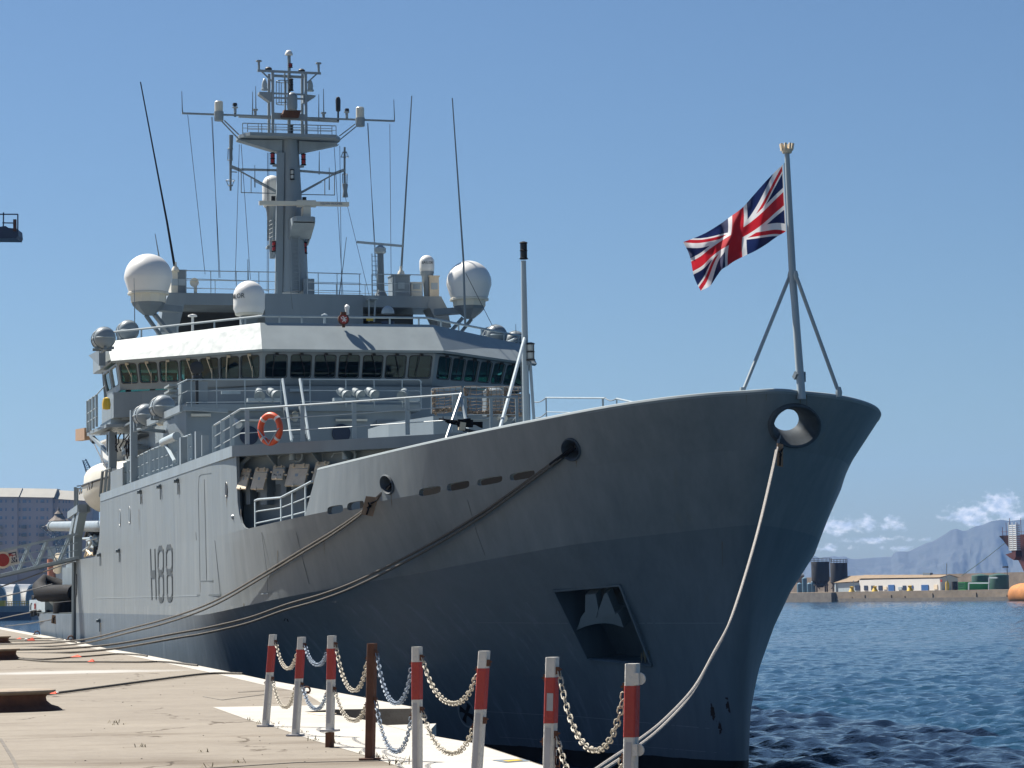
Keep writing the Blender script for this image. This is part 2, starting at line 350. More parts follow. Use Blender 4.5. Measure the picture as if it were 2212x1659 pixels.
# ================================================================== SETTING
def water():
    mb = MB()
    mb.add([(-5000, -60, -.25), (5000, -60, -.25), (5000, 8700, -.25), (-5000, 8700, -.25)], [(0, 1, 2, 3)])
    m, t, b = newmat('sea_water')
    b.inputs['Base Color'].default_value = (.006, .035, .075, 1); b.inputs['Roughness'].default_value = .08; b.inputs['IOR'].default_value = 1.333
    b.inputs['Specular IOR Level'].default_value = .5
    tcn = N('ShaderNodeTexCoord', t)
    def layer(scale, sc3, det, rough=.6, dist=0, typ=None):
        mp = N('ShaderNodeMapping', t); mp.inputs['Scale'].default_value = sc3; mp.inputs['Rotation'].default_value = (0, 0, .35); t.links.new(tcn.outputs['Object'], mp.inputs[0])
        n = N('ShaderNodeTexNoise', t); n.inputs['Scale'].default_value = scale; n.inputs['Detail'].default_value = det; n.inputs['Roughness'].default_value = rough; n.inputs['Distortion'].default_value = dist
        t.links.new(mp.outputs[0], n.inputs['Vector']); return n.outputs[0]
    a = layer(.42, (1, 1.3, 1), 5, .62, .4); c = layer(.11, (1, 1.6, 1), 3); d = layer(2.6, (1, 1.2, 1), 4, .6, .3)
    h = M('ADD', M('ADD', M('MULTIPLY', a, 1.0, t), M('MULTIPLY', c, 2.4, t), t), M('MULTIPLY', d, .20, t), t)
    bp = N('ShaderNodeBump', t); bp.inputs['Strength'].default_value = 1.0; bp.inputs['Distance'].default_value = .22
    t.links.new(h, bp.inputs['Height']); t.links.new(bp.outputs[0], b.inputs['Normal'])
    cr = N('ShaderNodeMixRGB', t); cr.inputs[1].default_value = (.005, .024, .048, 1); cr.inputs[2].default_value = (.008, .036, .066, 1)
    t.links.new(M('MULTIPLY', M('SUBTRACT', c, .4, t), 4, t, True), cr.inputs[0]); t.links.new(cr.outputs[0], b.inputs['Base Color'])
    MT['water'] = m
    # the harbour within sight is really rippled: a fan-shaped grid, finest close by
    nj, ni = 760, 560; rg = np.random.RandomState(4)
    Y = 44 * (1150 / 44) ** (np.arange(nj) / (nj - 1)); k = np.linspace(-.02, .33, ni); YY = np.repeat(Y[:, None], ni, 1); XX = YY * k[None, :]
    # and a coarser one on the far left, astern of the ship
    Z = np.zeros_like(XX); sl = np.zeros_like(XX)
    for q in range(46):
        lam = .40 * (2.6 / .40) ** rg.rand(); th = .6 + rg.randn() * .75; kx, ky = 2 * np.pi / lam * np.cos(th), 2 * np.pi / lam * np.sin(th)
        Z += .0078 * lam ** .9 * np.sin(kx * XX + ky * YY + rg.rand() * 6.28 + .8 * np.sin(.13 * XX * rg.rand() + .11 * YY * rg.rand()))
    gust = .75 + .45 * np.sin(.021 * XX + 1.3 * np.sin(.013 * YY)) * np.sin(.017 * YY + .8)
    Z *= gust
    V = np.stack([XX, YY, Z], -1).reshape(-1, 3); I = np.arange(nj * ni).reshape(nj, ni); F = np.stack([I[:-1, :-1], I[:-1, 1:], I[1:, 1:], I[1:, :-1]], -1).reshape(-1, 4)
    me = bpy.data.meshes.new('water'); nb = len(mb.v)
    allv = np.concatenate([np.array(mb.v, float), V]); allf = np.concatenate([np.array(mb.f), F + nb])
    me.vertices.add(len(allv)); me.vertices.foreach_set('co', allv.astype('f').ravel()); me.loops.add(allf.size); me.loops.foreach_set('vertex_index', allf.astype('i').ravel())
    me.polygons.add(len(allf)); me.polygons.foreach_set('loop_start', np.arange(0, allf.size, 4, dtype='i')); me.polygons.foreach_set('use_smooth', np.ones(len(allf), bool)); me.update(calc_edges=True); me.validate()
    me.materials.append(m); o = bpy.data.objects.new('water', me); col.objects.link(o); o['kind'] = 'structure'
water()

QZ = 2.6
def qp(x, y, z=QZ): return wz(x, y, z)
def concrete(name, c, c2, scale=.35, stain=True, cracks=False, rows=0, pale=None):
    m, t, b = newmat(name); b.inputs['Roughness'].default_value = .9; b.inputs['Specular IOR Level'].default_value = .25
    tcn = N('ShaderNodeTexCoord', t)
    def nz_(s, sc=(1, 1, 1), det=6, rough=.62, rz=0):
        mp = N('ShaderNodeMapping', t); mp.inputs['Scale'].default_value = sc; mp.inputs['Rotation'].default_value = (0, 0, rz); t.links.new(tcn.outputs['Object'], mp.inputs[0])
        n = N('ShaderNodeTexNoise', t); n.inputs['Scale'].default_value = s; n.inputs['Detail'].default_value = det; n.inputs['Roughness'].default_value = rough
        t.links.new(mp.outputs[0], n.inputs['Vector']); return n.outputs[0]
    mix = N('ShaderNodeMixRGB', t); mix.inputs[1].default_value = (*c, 1); mix.inputs[2].default_value = (*c2, 1)
    t.links.new(M('MULTIPLY', M('SUBTRACT', M('ADD', M('MULTIPLY', nz_(scale * 1.6, (.8, 1.15, 1), 9, .7), .7, t), M('MULTIPLY', nz_(7, det=5), .3, t), t), .36, t), 3.0, t, True), mix.inputs[0])
    last = mix.outputs[0]
    if stain:
        md = N('ShaderNodeMixRGB', t, blend_type='MULTIPLY'); md.inputs[2].default_value = (.50, .45, .40, 1); t.links.new(last, md.inputs[1])
        t.links.new(M('MULTIPLY', M('SUBTRACT', nz_(2.0, (.8, 1.3, 1), 10, .75), .60, t), 5, t, True), md.inputs[0]); last = md.outputs[0]
        sp_ = N('ShaderNodeMixRGB', t, blend_type='MULTIPLY'); sp_.inputs[2].default_value = (.62, .58, .52, 1); t.links.new(last, sp_.inputs[1])
        t.links.new(M('MULTIPLY', M('SUBTRACT', nz_(38, det=3, rough=.8), .60, t), 8, t, True), sp_.inputs[0]); last = sp_.outputs[0]
    if pale:     # a pale spill of old paint lying across the slab
        (px, py, pl, pw) = pale
        s3 = N('ShaderNodeSeparateXYZ', t); t.links.new(tcn.outputs['Object'], s3.inputs[0])
        dx = M('MULTIPLY', M('SUBTRACT', s3.outputs[0], px, t), 1 / pl, t); dy = M('MULTIPLY', M('SUBTRACT', s3.outputs[1], py, t), 1 / pw, t)
        r = M('ADD', M('MULTIPLY', dx, dx, t), M('MULTIPLY', dy, dy, t), t)
        f = M('MULTIPLY', M('SUBTRACT', M('SUBTRACT', 1.25, r, t), M('MULTIPLY', nz_(.9, (.5, 1.5, 1), 7, .7), 1.3, t), t), 2.0, t, True)
        mp_ = N('ShaderNodeMixRGB', t); mp_.inputs[2].default_value = (.42, .41, .39, 1); t.links.new(last, mp_.inputs[1]); t.links.new(M('MULTIPLY', f, .75, t), mp_.inputs[0]); last = mp_.outputs[0]
    if cracks:
        mpv = N('ShaderNodeMapping', t); mpv.inputs['Scale'].default_value = (.30, .22, 1); vd = N('ShaderNodeMixRGB', t); vd.inputs[0].default_value = .22
        nzc = N('ShaderNodeTexNoise', t); nzc.inputs['Scale'].default_value = 1.1; nzc.inputs['Detail'].default_value = 6; t.links.new(tcn.outputs['Object'], nzc.inputs['Vector'])
        t.links.new(tcn.outputs['Object'], mpv.inputs[0]); t.links.new(mpv.outputs[0], vd.inputs[1]); t.links.new(nzc.outputs['Color'], vd.inputs[2])
        vr = N('ShaderNodeTexVoronoi', t, feature='DISTANCE_TO_EDGE'); vr.inputs['Scale'].default_value = 1.0; t.links.new(vd.outputs[0], vr.inputs['Vector'])
        mc = N('ShaderNodeMixRGB', t, blend_type='MULTIPLY'); mc.inputs[2].default_value = (.42, .38, .34, 1); t.links.new(last, mc.inputs[1])
        t.links.new(M('MULTIPLY', M('LESS_THAN', vr.outputs['Distance'], .0045, t), M('GREATER_THAN', nz_(.7), .5, t), t), mc.inputs[0]); last = mc.outputs[0]
        od = N('ShaderNodeMixRGB', t, blend_type='MULTIPLY'); od.inputs[2].default_value = (.66, .62, .58, 1); t.links.new(last, od.inputs[1])
        t.links.new(M('MULTIPLY', M('SUBTRACT', nz_(.28, (.5, 1.5, 1), 8, .7), .57, t), 8, t, True), od.inputs[0]); last = od.outputs[0]
    t.links.new(last, b.inputs['Base Color'])
    bp = N('ShaderNodeBump', t); bp.inputs['Strength'].default_value = .35; bp.inputs['Distance'].default_value = .02
    t.links.new(nz_(14, det=8, rough=.7), bp.inputs['Height']); t.links.new(bp.outputs[0], b.inputs['Normal'])
    return m
_p = qp(170, 1452)
MT['quay'] = concrete('quay_concrete', (.25, .22, .18), (.175, .15, .122), pale=(_p.x, _p.y, 3.2, 2.0), cracks=True)
MT['apron'] = concrete('whitewashed_concrete', (.47, .445, .40), (.36, .335, .295), stain=False)
MT['quayside'] = concrete('quay_wall_concrete', (.2, .18, .155), (.1, .09, .08))
MT['farquay'] = concrete('far_quay_stone', (.27, .22, .165), (.11, .09, .07), scale=.12)
MT['stone'] = concrete('breakwater_stone', (.24, .2, .165), (.12, .10, .085), scale=.25)
def V2(p): return (p.x, p.y)
edge_px = [(0, 1354.6), (89, 1371), (159, 1384.5), (232, 1401), (303, 1412.5), (356, 1423), (485, 1449), (584, 1470), (704, 1491), (794, 1508), (833, 1516), (893, 1527)]
E_ = [V2(qp(*p)) for p in edge_px]
d0 = (E_[0][0] - E_[1][0], E_[0][1] - E_[1][1]); L0 = math.hypot(*d0)
far_end = (E_[0][0] + d0[0] / L0 * 60, E_[0][1] + d0[1] / L0 * 60)
notch = [V2(qp(*p)) for p in [(893, 1531), (720, 1533), (662, 1538)]]
near_e = [V2(qp(*p)) for p in [(735, 1545.5), (800, 1557), (893, 1582), (1029, 1606), (1182, 1656), (1300, 1690), (1420, 1740)]]
def quay():
    poly = [far_end] + E_ + notch + near_e
    dl = (near_e[-1][0] - near_e[-2][0], near_e[-1][1] - near_e[-2][1]); L = math.hypot(*dl)
    poly += [(near_e[-1][0] + dl[0] / L * 40, near_e[-1][1] + dl[1] / L * 40), (-160, -40), (-160, far_end[1])]
    mb = MB(); n = len(poly); V = [(x, y, -3) for x, y in poly] + [(x, y, QZ) for x, y in poly]
    mb.add(V, [tuple(range(n - 1, -1, -1))]); mb.f[-1] = mb.f[-1]
    mb.m = 0; mb.add([(x, y, QZ) for x, y in poly], [tuple(range(n))])
    mb.m = 1
    for i in range(n):
        j = (i + 1) % n; a, b_ = poly[i], poly[j]; mb.add([(a[0], a[1], -3), (b_[0], b_[1], -3), (b_[0], b_[1], QZ), (a[0], a[1], QZ)], [(0, 1, 2, 3)])
    struct('quay', mb, ['quay', 'quayside'])
    # landing ledge in the notch
    a = [Vector((*p, 0)) for p in (notch[0], notch[2], near_e[1], near_e[2])]
    mb = MB(); mb.prism([(a[0].x + .3, a[0].y), (a[1].x + .25, a[1].y - .1), (a[2].x - .02, a[2].y), (a[3].x - .02, a[3].y)], -3, QZ - .20)
    struct('quay_landing', mb, 'apron')
quay()
def sheet(name, poly, mat, z=QZ + .004):
    mb = MB(); mb.add([(p[0], p[1], z) for p in poly], [tuple(range(len(poly)))]); mb.add([(p[0], p[1], z - .003) for p in poly], [tuple(range(len(poly) - 1, -1, -1))])
    struct(name, mb, mat, fix=False)
def lerp2(a, b, k): return (a[0] + (b[0] - a[0]) * k, a[1] + (b[1] - a[1]) * k)
inner_px = [(0, 1359.5), (68, 1372.5), (150, 1391), (256, 1412.5), (303, 1421), (463, 1455), (570, 1480), (638, 1493.5), (664.5, 1500.6), (699.6, 1523), (640, 1525), (560, 1526.3), (460, 1528), (534.6, 1555), (599, 1573), (677, 1599.5), (788, 1632), (850, 1652.5), (930, 1680), (1060, 1730), (1250, 1830)]
I_ = [V2(qp(*p)) for p in inner_px]
kin = .03
def inset(p, dx=-.03): return (p[0] + dx, p[1])
outer = [inset(far_end)] + [inset(p) for p in E_] + [inset(notch[0], -.05), inset(notch[1], -.05), inset(notch[2], -.03)] + [inset(p, -.03) for p in near_e]
innr = [(far_end[0] - .55, far_end[1])] + I_
sheet('white_apron', outer + [(near_e[-1][0] - .9, near_e[-1][1] - 4)] + innr[::-1], 'apron')
# expansion joints in the slab: narrow dark grooves filled with dirt
mb = MB()
for P in ([(0, 1672), (250, 1667), (440, 1660), (640, 1647), (818, 1643.5)], [(0, 1595), (28, 1640), (46, 1680)], [(440, 1505), (480, 1512), (572, 1500)], [(515, 1495.5), (574, 1492.5)]):
    pts = [qp(*p, z=QZ + .003) for p in P]
    for a, b_ in zip(pts, pts[1:]): mb.bar(a, b_, .035, .006)
struct('slab_joints', mb, 'quayside')

FY = 750.0
# mountains across the strait
def mountains():
    ridge = [(1500, 1206), (1560, 1199), (1640, 1195), (1700, 1203), (1722, 1206), (1740, 1202), (1748.9, 1197.4), (1760, 1201), (1772, 1205.7), (1780, 1203), (1790, 1203), (1800.8, 1201), (1812, 1203), (1824, 1201.5), (1834.6, 1206.5), (1847.6, 1208),
             (1886.6, 1204.7), (1925.6, 1202.6), (1930.8, 1194.8), (1938.6, 1191.4), (1962, 1191.4), (1980, 1183), (2001, 1172.7), (2014, 1170), (2042.6, 1153), (2053, 1145.4), (2066, 1142), (2079, 1146.7), (2089, 1146),
             (2105, 1137.6), (2123, 1133.7), (2141, 1126), (2162, 1122.8), (2180, 1125.4), (2212, 1122), (2260, 1115), (2340, 1128), (2460, 1150), (2700, 1190)]
    Y1 = 8200.0; pts = [wy(x, y, Y1) for x, y in ridge]; X = [p.x for p in pts]; Zr = [p.z for p in pts]
    from mathutils import noise
    mb = MB(); nx, ny = 420, 40; xs = np.linspace(X[0], X[-1], nx); V = []
    for j in range(ny + 10):
        v = j / ny
        for i, x in enumerate(xs):
            zr = float(np.interp(x, X, Zr))
            if v <= 1:
                y = 7300 + 900 * v; prof = v ** 1.25
                g = (noise.fractal(Vector((x / 90, v * 1.6 + 3, 0)), .8, 2, 5)) * 24 * math.sin(math.pi * v) ** .7
                r = abs(noise.fractal(Vector((x / 160 + v * .6, v * .8, 5)), .8, 2, 4)) * 30 * math.sin(math.pi * v)
                z = zr * prof + (g - r) * zr / 210
            else:
                y = 8200 + 500 * (v - 1) * 4 * .9; z = zr * (1 - (v - 1) * 4)
            V.append((x * (y / 8200), y, max(z, -2)))
    F = [(j * nx + i, j * nx + i + 1, (j + 1) * nx + i + 1, (j + 1) * nx + i) for j in range(ny + 9) for i in range(nx - 1)]
    mb.smooth = True; mb.add(V, F)
    MT['mount'] = paint('mountain_scrub', (.055, .062, .06), .95, .2, scale=(1, 1, 1), nscale=.012, c2=(.035, .045, .04), rust=.35, dirt=(.15, .145, .14))
    struct('mountains', mb, 'mount', fix=False)
mountains()

HAZE_D = 0.00005
def haze():
    mb = MB(); mb.bb((-5200, -80, -4.5), (5200, 8790, 420)); me = mb.mesh('haze', [])
    o = bpy.data.objects.new('haze', me); col.objects.link(o); o['kind'] = 'stuff'
    m = bpy.data.materials.new('haze'); m.use_nodes = True; t = m.node_tree; t.nodes.clear()
    v = N('ShaderNodeVolumePrincipled', t); v.inputs['Color'].default_value = (.24, .48, 1, 1); v.inputs['Density'].default_value = HAZE_D; v.inputs['Anisotropy'].default_value = 0.2
    oo = N('ShaderNodeOutputMaterial', t); t.links.new(v.outputs[0], oo.inputs['Volume'])
    me.materials.clear(); me.materials.append(m)
haze()
# ================================================================== THE SURVEY SHIP
ship = tag(empty('survey_ship', SO, SHIP_ROT), 'large grey naval survey ship with pennant H88 moored along the quay', 'ship')
def zA(s): return 5.87 + 1.3 * (max(0, 22 - s) / 24.4) ** 1.79
def zB(s): return 3.63 + 1.95 * (max(0, 24 - s) / 25.5) ** 1.5
def zR(s): return 6.97 + 1.3 * (max(0, 22 - s) / 24.4) ** 1.79
def curve(nose, pts):
    f = pchip([0] + [math.sqrt(max(0, s - nose)) for s, t in pts], [0] + [t for s, t in pts])
    return lambda s: f(math.sqrt(max(0, s - nose)))
NA, NB, NW, NR = -1.75, -.85, .42, -2.4
tA_ = curve(NA, [(-1.5, .6), (-1.1, 1.2), (-.2, 2.25), (1.1, 3.3), (2.6, 4.2), (4.15, 5.0), (6.0, 5.85), (7.94, 6.56), (10.96, 7.45), (14.3, 8.05), (18, 8.35), (22, 8.4), (90, 8.4)])
tB_ = curve(NB, [(-.6, .5), (.1, 1.35), (2.0, 3.15), (4.5, 4.4), (7.4, 5.5), (10.1, 6.5), (15, 7.8), (20, 8.3), (24, 8.4), (90, 8.4)])
tW_ = curve(NW, [(.7, .3), (2, .8), (4.3, 1.5), (8.8, 2.9), (15, 5.3), (22, 7.4), (27, 8.05), (34, 8.3), (42, 8.38), (46, 8.4), (90, 8.4)])
tR_ = curve(NR, [(-2.2, .6), (-1.82, 1.45), (-.84, 2.61), (.28, 3.41), (1.54, 4.08), (2.88, 4.74), (5.56, 5.83), (8.2, 6.65), (11.08, 7.36), (14, 7.9), (90, 8.4)])
def lev_pt(k, s, side=1):
    """k: 0 = waterline, 1 = lower knuckle, 2 = deck knuckle, 3 = rim; s measured as share g from the nose to frame 59"""
    if k == 0: t, z = tW_(s), .33
    elif k == 1: t, z = tB_(s), zB(s)
    elif k == 2: t, z = tA_(s), zA(s)
    else: t, z = tR_(s), zR(s)
    if side < 0:
        q = max(0, min(1, (s + .6) / (3.6 if k < 3 else 5.2))); t *= (1.05 if k == 3 else 1) - (.05, .19, .165, .185)[k] * q * q * (3 - 2 * q)
    return Vector((s, t * side, z))
NOSE = [NW, NB, NA, NR]
NG = 110; GS = [(i / NG) ** 2.0 for i in range(NG + 1)]; SEND = 59.0
def P_(k, i, side=1):
    s = NOSE[k] + (SEND - NOSE[k]) * GS[i]; return lev_pt(k, s, side)
def deckpt(i, side=1):
    a, b = P_(1, i, side), P_(2, i, side); k = (b.z - a.z - .25) / (b.z - a.z); return a.lerp(b, k)
def hull():
    rows = []
    def keel(i, side):
        p = P_(0, i, side); return Vector((p.x + .3, p.y * .9, -2.5))
    rows.append(keel); rows.append(lambda i, s: P_(0, i, s))
    for q in (.2, .4, .6, .8):
        rows.append(lambda i, s, q=q: (lambda a, b, k: Vector((a.x + (b.x - a.x) * k, a.y + (b.y - a.y) * k, a.z + (b.z - a.z) * q)))(P_(0, i, s), P_(1, i, s), q + (q ** 1.8 - q) * (1 - GS[i]) ** 3))
    rows.append(lambda i, s: P_(1, i, s)); rows.append(lambda i, s: P_(1, i, s).lerp(deckpt(i, s), .5)); rows.append(lambda i, s: deckpt(i, s))
    bm = bmesh.new(); ring = []
    for r in rows:
        L = []
        for i in range(NG, 0, -1): L.append(bm.verts.new(r(i, -1)))
        c = r(0, 1); L.append(bm.verts.new((c.x, 0, c.z)))
        for i in range(1, NG + 1): L.append(bm.verts.new(r(i, 1)))
        ring.append(L)
    n = len(ring[0])
    for a, b in zip(ring, ring[1:]):
        for i in range(n - 1):
            f = bm.faces.new((a[i], a[i + 1], b[i + 1], b[i])); f.smooth = True
    for L in (ring[0], ring[-1]):
        for i in range(NG):
            q = (L[i], L[i + 1], L[n - 2 - i], L[n - 1 - i])
            if q[1] is q[2]: q = (L[i], L[i + 1], L[n - 1 - i])
            bm.faces.new(q)
    bm.faces.new([r[0] for r in ring] + [r[-1] for r in ring[::-1]])
    # stern body
    def zt(s): return 3.55
    st = [58.6, 64, 70, 76, 80.8]; R2 = []
    for z, se in ((-2.5, 72), (.33, 75.5), (2, 78.6), (3.55, 80.8)):
        half = [8.36, 8.36, 8.32, 8.2, 8.0]; ss = [min(s, se - (4 - k) * .01) if s < se else se for k, s in enumerate(st)]
        ss = [58.6 + (se - 58.6) * k / 4 for k in range(5)]
        R2.append([bm.verts.new((s, -h, z)) for s, h in zip(ss, half)] + [bm.verts.new((s, h, z)) for s, h in zip(ss[::-1], half[::-1])])
    for a, b in zip(R2, R2[1:]):
        for i in range(10):
            bm.faces.new((a[i], a[(i + 1) % 10], b[(i + 1) % 10], b[i]))
    for L in (R2[0], R2[-1]):
        for i in range(4): bm.faces.new((L[i], L[i + 1], L[8 - i], L[9 - i]))
    bmesh.ops.recalc_face_normals(bm, faces=bm.faces)
    for e in bm.edges: e.smooth = True
    for L in (ring[1 + 5], ring[-1], ring[0]):
        for a, b in zip(L, L[1:]):
            e = bm.edges.get((a, b))
            if e and (L is not ring[6] or a.co.x > 1.5): e.smooth = False
    me = bpy.data.meshes.new('hull'); bm.to_mesh(me); bm.free(); me.materials.append(MT['hull']); return me
def bvh_of(me): return BVHTree.FromPolygons([v.co for v in me.vertices], [tuple(p.vertices) for p in me.polygons])
def boolean(me, cutters):
    o = bpy.data.objects.new('tmp', me); col.objects.link(o); tmp = [o]
    for c in cutters:
        cm = c.mesh('cut', ['grey']); oc = bpy.data.objects.new('cut', cm); col.objects.link(oc); tmp.append(oc)
        md = o.modifiers.new('b', 'BOOLEAN'); md.operation = 'DIFFERENCE'; md.solver = 'EXACT'; md.object = oc
    bpy.context.view_layer.update()
    r = bpy.data.meshes.new_from_object(o.evaluated_get(bpy.context.evaluated_depsgraph_get()))
    for x in tmp: bpy.data.objects.remove(x)
    return r
hull_me = hull(); HB = bvh_of(hull_me)
def hit(bvh, x, y):
    o = w2s(EYE); d = ray(x, y); d = Vector((d.dot(sA), d.dot(sB), d.z)).normalized()
    p, n, i, dist = bvh.ray_cast(o, d)
    if p is None: return None, None, d
    if n.dot(d) > 0: n = -n
    return p, n, d
# anchor pocket
AP = [hit(HB, x, y)[0] for x, y in [(1197, 1275), (1340, 1262.5), (1408, 1437), (1271, 1424)]]
an = (AP[1] - AP[0]).cross(AP[3] - AP[0]).normalized(); an = an if an.y > 0 else -an
into = Vector((.55, -1.0, .10)).normalized() * 1.0
cut = MB(); cut.hexa([p - into * .8 for p in AP] + [p + into * .95 for p in AP])
hull_me = boolean(hull_me, [cut])
hull_me.materials.clear(); hull_me.materials.append(MT['hull'])
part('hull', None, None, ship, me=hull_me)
# pocket flange
mb = MB()
for a, b in ((0, 1), (1, 2), (2, 3), (3, 0)):
    mb.bar(AP[a] + an * .01, AP[b] + an * .01, .05, .07, up=an)
part('anchor_pocket_flange', mb, 'hull', ship)

# bulwark: plating from the deck edge up to the rim, 0.1 m thick
i_end = min(range(NG + 1), key=lambda i: abs(NOSE[3] + (SEND - NOSE[3]) * GS[i] - 10.65))
def inner(k, i, side):
    f = (lambda j: (lambda p: Vector((p.x, abs(p.y), p.z)))(deckpt(j, side))) if k == 'd' else (lambda j: (lambda p: Vector((p.x, abs(p.y), p.z)))(P_(k, j, side)))
    if i == 0: p = f(0); return Vector((p.x + .12, 0, p.z))
    a, b = f(max(i - 1, 0)), f(min(i + 1, NG)); p = f(i); d = (b - a); d.z = 0; d.normalize(); n = Vector((d.y, -d.x, 0))
    q = p + n * .12; q.z = p.z; q.y = max(q.y, 0.02); return Vector((q.x, q.y * side, q.z))
def bulwark():
    bm = bmesh.new(); sharp = []
    def seq(f):
        L = [bm.verts.new(f(i, -1)) for i in range(i_end, 0, -1)]; p = f(0, 1); L.append(bm.verts.new((p.x, 0, p.z)))
        L += [bm.verts.new(f(i, 1)) for i in range(1, i_end + 1)]; return L
    o0 = seq(lambda i, s: deckpt(i, s)); o1 = seq(lambda i, s: P_(2, i, s)); o2 = seq(lambda i, s: P_(3, i, s))
    n2 = seq(lambda i, s: inner(3, i, s)); n1 = seq(lambda i, s: inner(2, i, s)); n0 = seq(lambda i, s: inner('d', i, s))
    loop = [o0, o1, o2, n2, n1, n0]
    for a, b in zip(loop, loop[1:] + loop[:1]):
        for i in range(len(a) - 1):
            f = bm.faces.new((a[i], a[i + 1], b[i + 1], b[i])); f.smooth = True
    for idx in (0, -1): bm.faces.new([L[idx] for L in loop])
    bmesh.ops.recalc_face_normals(bm, faces=bm.faces)
    for L in loop:
        for a, b in zip(L, L[1:]):
            e = bm.edges.get((a, b))
            if e: e.smooth = False
    me = bpy.data.meshes.new('bulwark'); bm.to_mesh(me); bm.free(); me.materials.append(MT['hull']); return me
bul = bulwark(); BB = bvh_of(bul)
cuts = []
def ring_on(bvh, x, y, rx, ry, n=24, rot=0):
    P = []
    for k in range(n):
        a = 2 * math.pi * k / n; dx, dy = rx * math.cos(a), ry * math.sin(a)
        p, nn, d = hit(bvh, x + dx * math.cos(rot) - dy * math.sin(rot), y + dx * math.sin(rot) + dy * math.cos(rot))
        if p is None: P.append(None)
        else: P.append(p)
    return P
# freeing ports (rounded slots)
for (x0, x1, y0, y1) in [(707, 741, 1089, 1112.5), (750, 786, 1080, 1103.7), (905, 952, 1048, 1073.3), (965.3, 1013.8, 1036.5, 1062.3), (1031, 1085, 1026, 1051), (1101, 1155, 1013.8, 1040)]:
    sl = -.175; cx, cy = (x0 + x1) / 2, (y0 + y1) / 2; w_, h_ = (x1 - x0) / 2, ((y1 - y0) - abs(sl) * (x1 - x0)) / 2
    P = []
    for k in range(20):
        a = 2 * math.pi * k / 20; ux, uy = math.cos(a), math.sin(a)
        ux = (abs(ux) ** .45) * (1 if ux > 0 else -1); uy = (abs(uy) ** .6) * (1 if uy > 0 else -1)
        x = cx + ux * w_; y = cy + uy * h_ + sl * ux * w_
        p, nn, d = hit(BB, x, y)
        if p is None: p, nn, d = hit(HB, x, y)
        P.append((p, d))
    c = P[0][0] - P[10][0]; n0 = Vector((-c.y, c.x, 0)).normalized(); n0 = n0 if n0.y > 0 else -n0
    mbc = MB(); mbc.ext([p + n0 * .3 for p, d in P], n0 * -.62); cuts.append(mbc)
# fairleads
FL_ = []
for (x, y, rx, ry, rot, dirn) in [(1716, 919, 50, 43, -.05, Vector((1, -.15, .10))), (1234, 971, 18, 23, -.35, Vector((.75, -.9, .05))), (837, 1047, 12, 20, -.30, Vector((.55, -.9, .0)))]:
    c, n_, d = hit(BB, x, y); dirn = dirn.normalized()
    xr = [p for p in ring_on(BB, x, y, rx, ry, 28, rot)]
    xr = [p if p is not None else hit(HB, x, y)[0] for p in xr]
    FL_.append((c, n_, dirn, xr, (x, y)))
    mbc = MB(); mbc.ext([p - dirn * .6 for p in xr], dirn * 1.3); cuts.append(mbc)
bul2 = boolean(bul, cuts); bul2.materials.clear(); bul2.materials.append(MT['hull'])
part('bulwark', None, None, ship, me=bul2)
for k, (c, n_, dirn, xr, pxy) in enumerate(FL_):
    mb = MB(); mb.smooth = True; N_ = len(xr); cc = sum(xr, Vector()) / N_
    # rolled lip, then a funnel drawn in towards a smaller throat
    prof = [(1.13, -.012, 0), (1.10, .05, 0), (1.03, .075, 0), (.95, .05, 0), (.84, -.10, .05), (.70, -.26, .12), (.60, -.42, .2), (.57, -.55, .3)] if k == 0 else \
           [(1.14, -.01, 0), (1.10, .035, 0), (1.02, .05, 0), (.93, .02, 0), (.78, -.12, .1), (.58, -.26, .2), (.42, -.38, .3), (.38, -.5, .4)]
    off = Vector((0, .10, .19)) if k == 0 else Vector((-.12, .05, .10))
    rings = []
    for sc, dep, sh in prof:
        rings.append([cc + (p - cc) * sc + n_ * max(dep, -.012) + (dirn * -min(dep, 0)) + off * sh * 2 for p in xr])
    V = [p for r in rings for p in r]
    mb.add(V, [(i * N_ + j, i * N_ + (j + 1) % N_, (i + 1) * N_ + (j + 1) % N_, (i + 1) * N_ + j) for i in range(len(rings) - 1) for j in range(N_)])
    me_ = mb.mesh('fairlead', 'lip', fix=False)
    part('fairlead', None, None, ship, me=me_)
# rim capping bar
mb = MB(); pts = []
for i in range(i_end, 0, -1): pts.append((P_(3, i, -1) + inner(3, i, -1)) / 2 + Vector((0, 0, .01)))
pts.append((P_(3, 0) + inner(3, 0, 1)) / 2 + Vector((0, 0, .01)))
for i in range(1, i_end + 1): pts.append((P_(3, i, 1) + inner(3, i, 1)) / 2 + Vector((0, 0, .01)))
mb.tube(pts, .062, 8); part('bulwark_rim', mb, 'visor', ship)
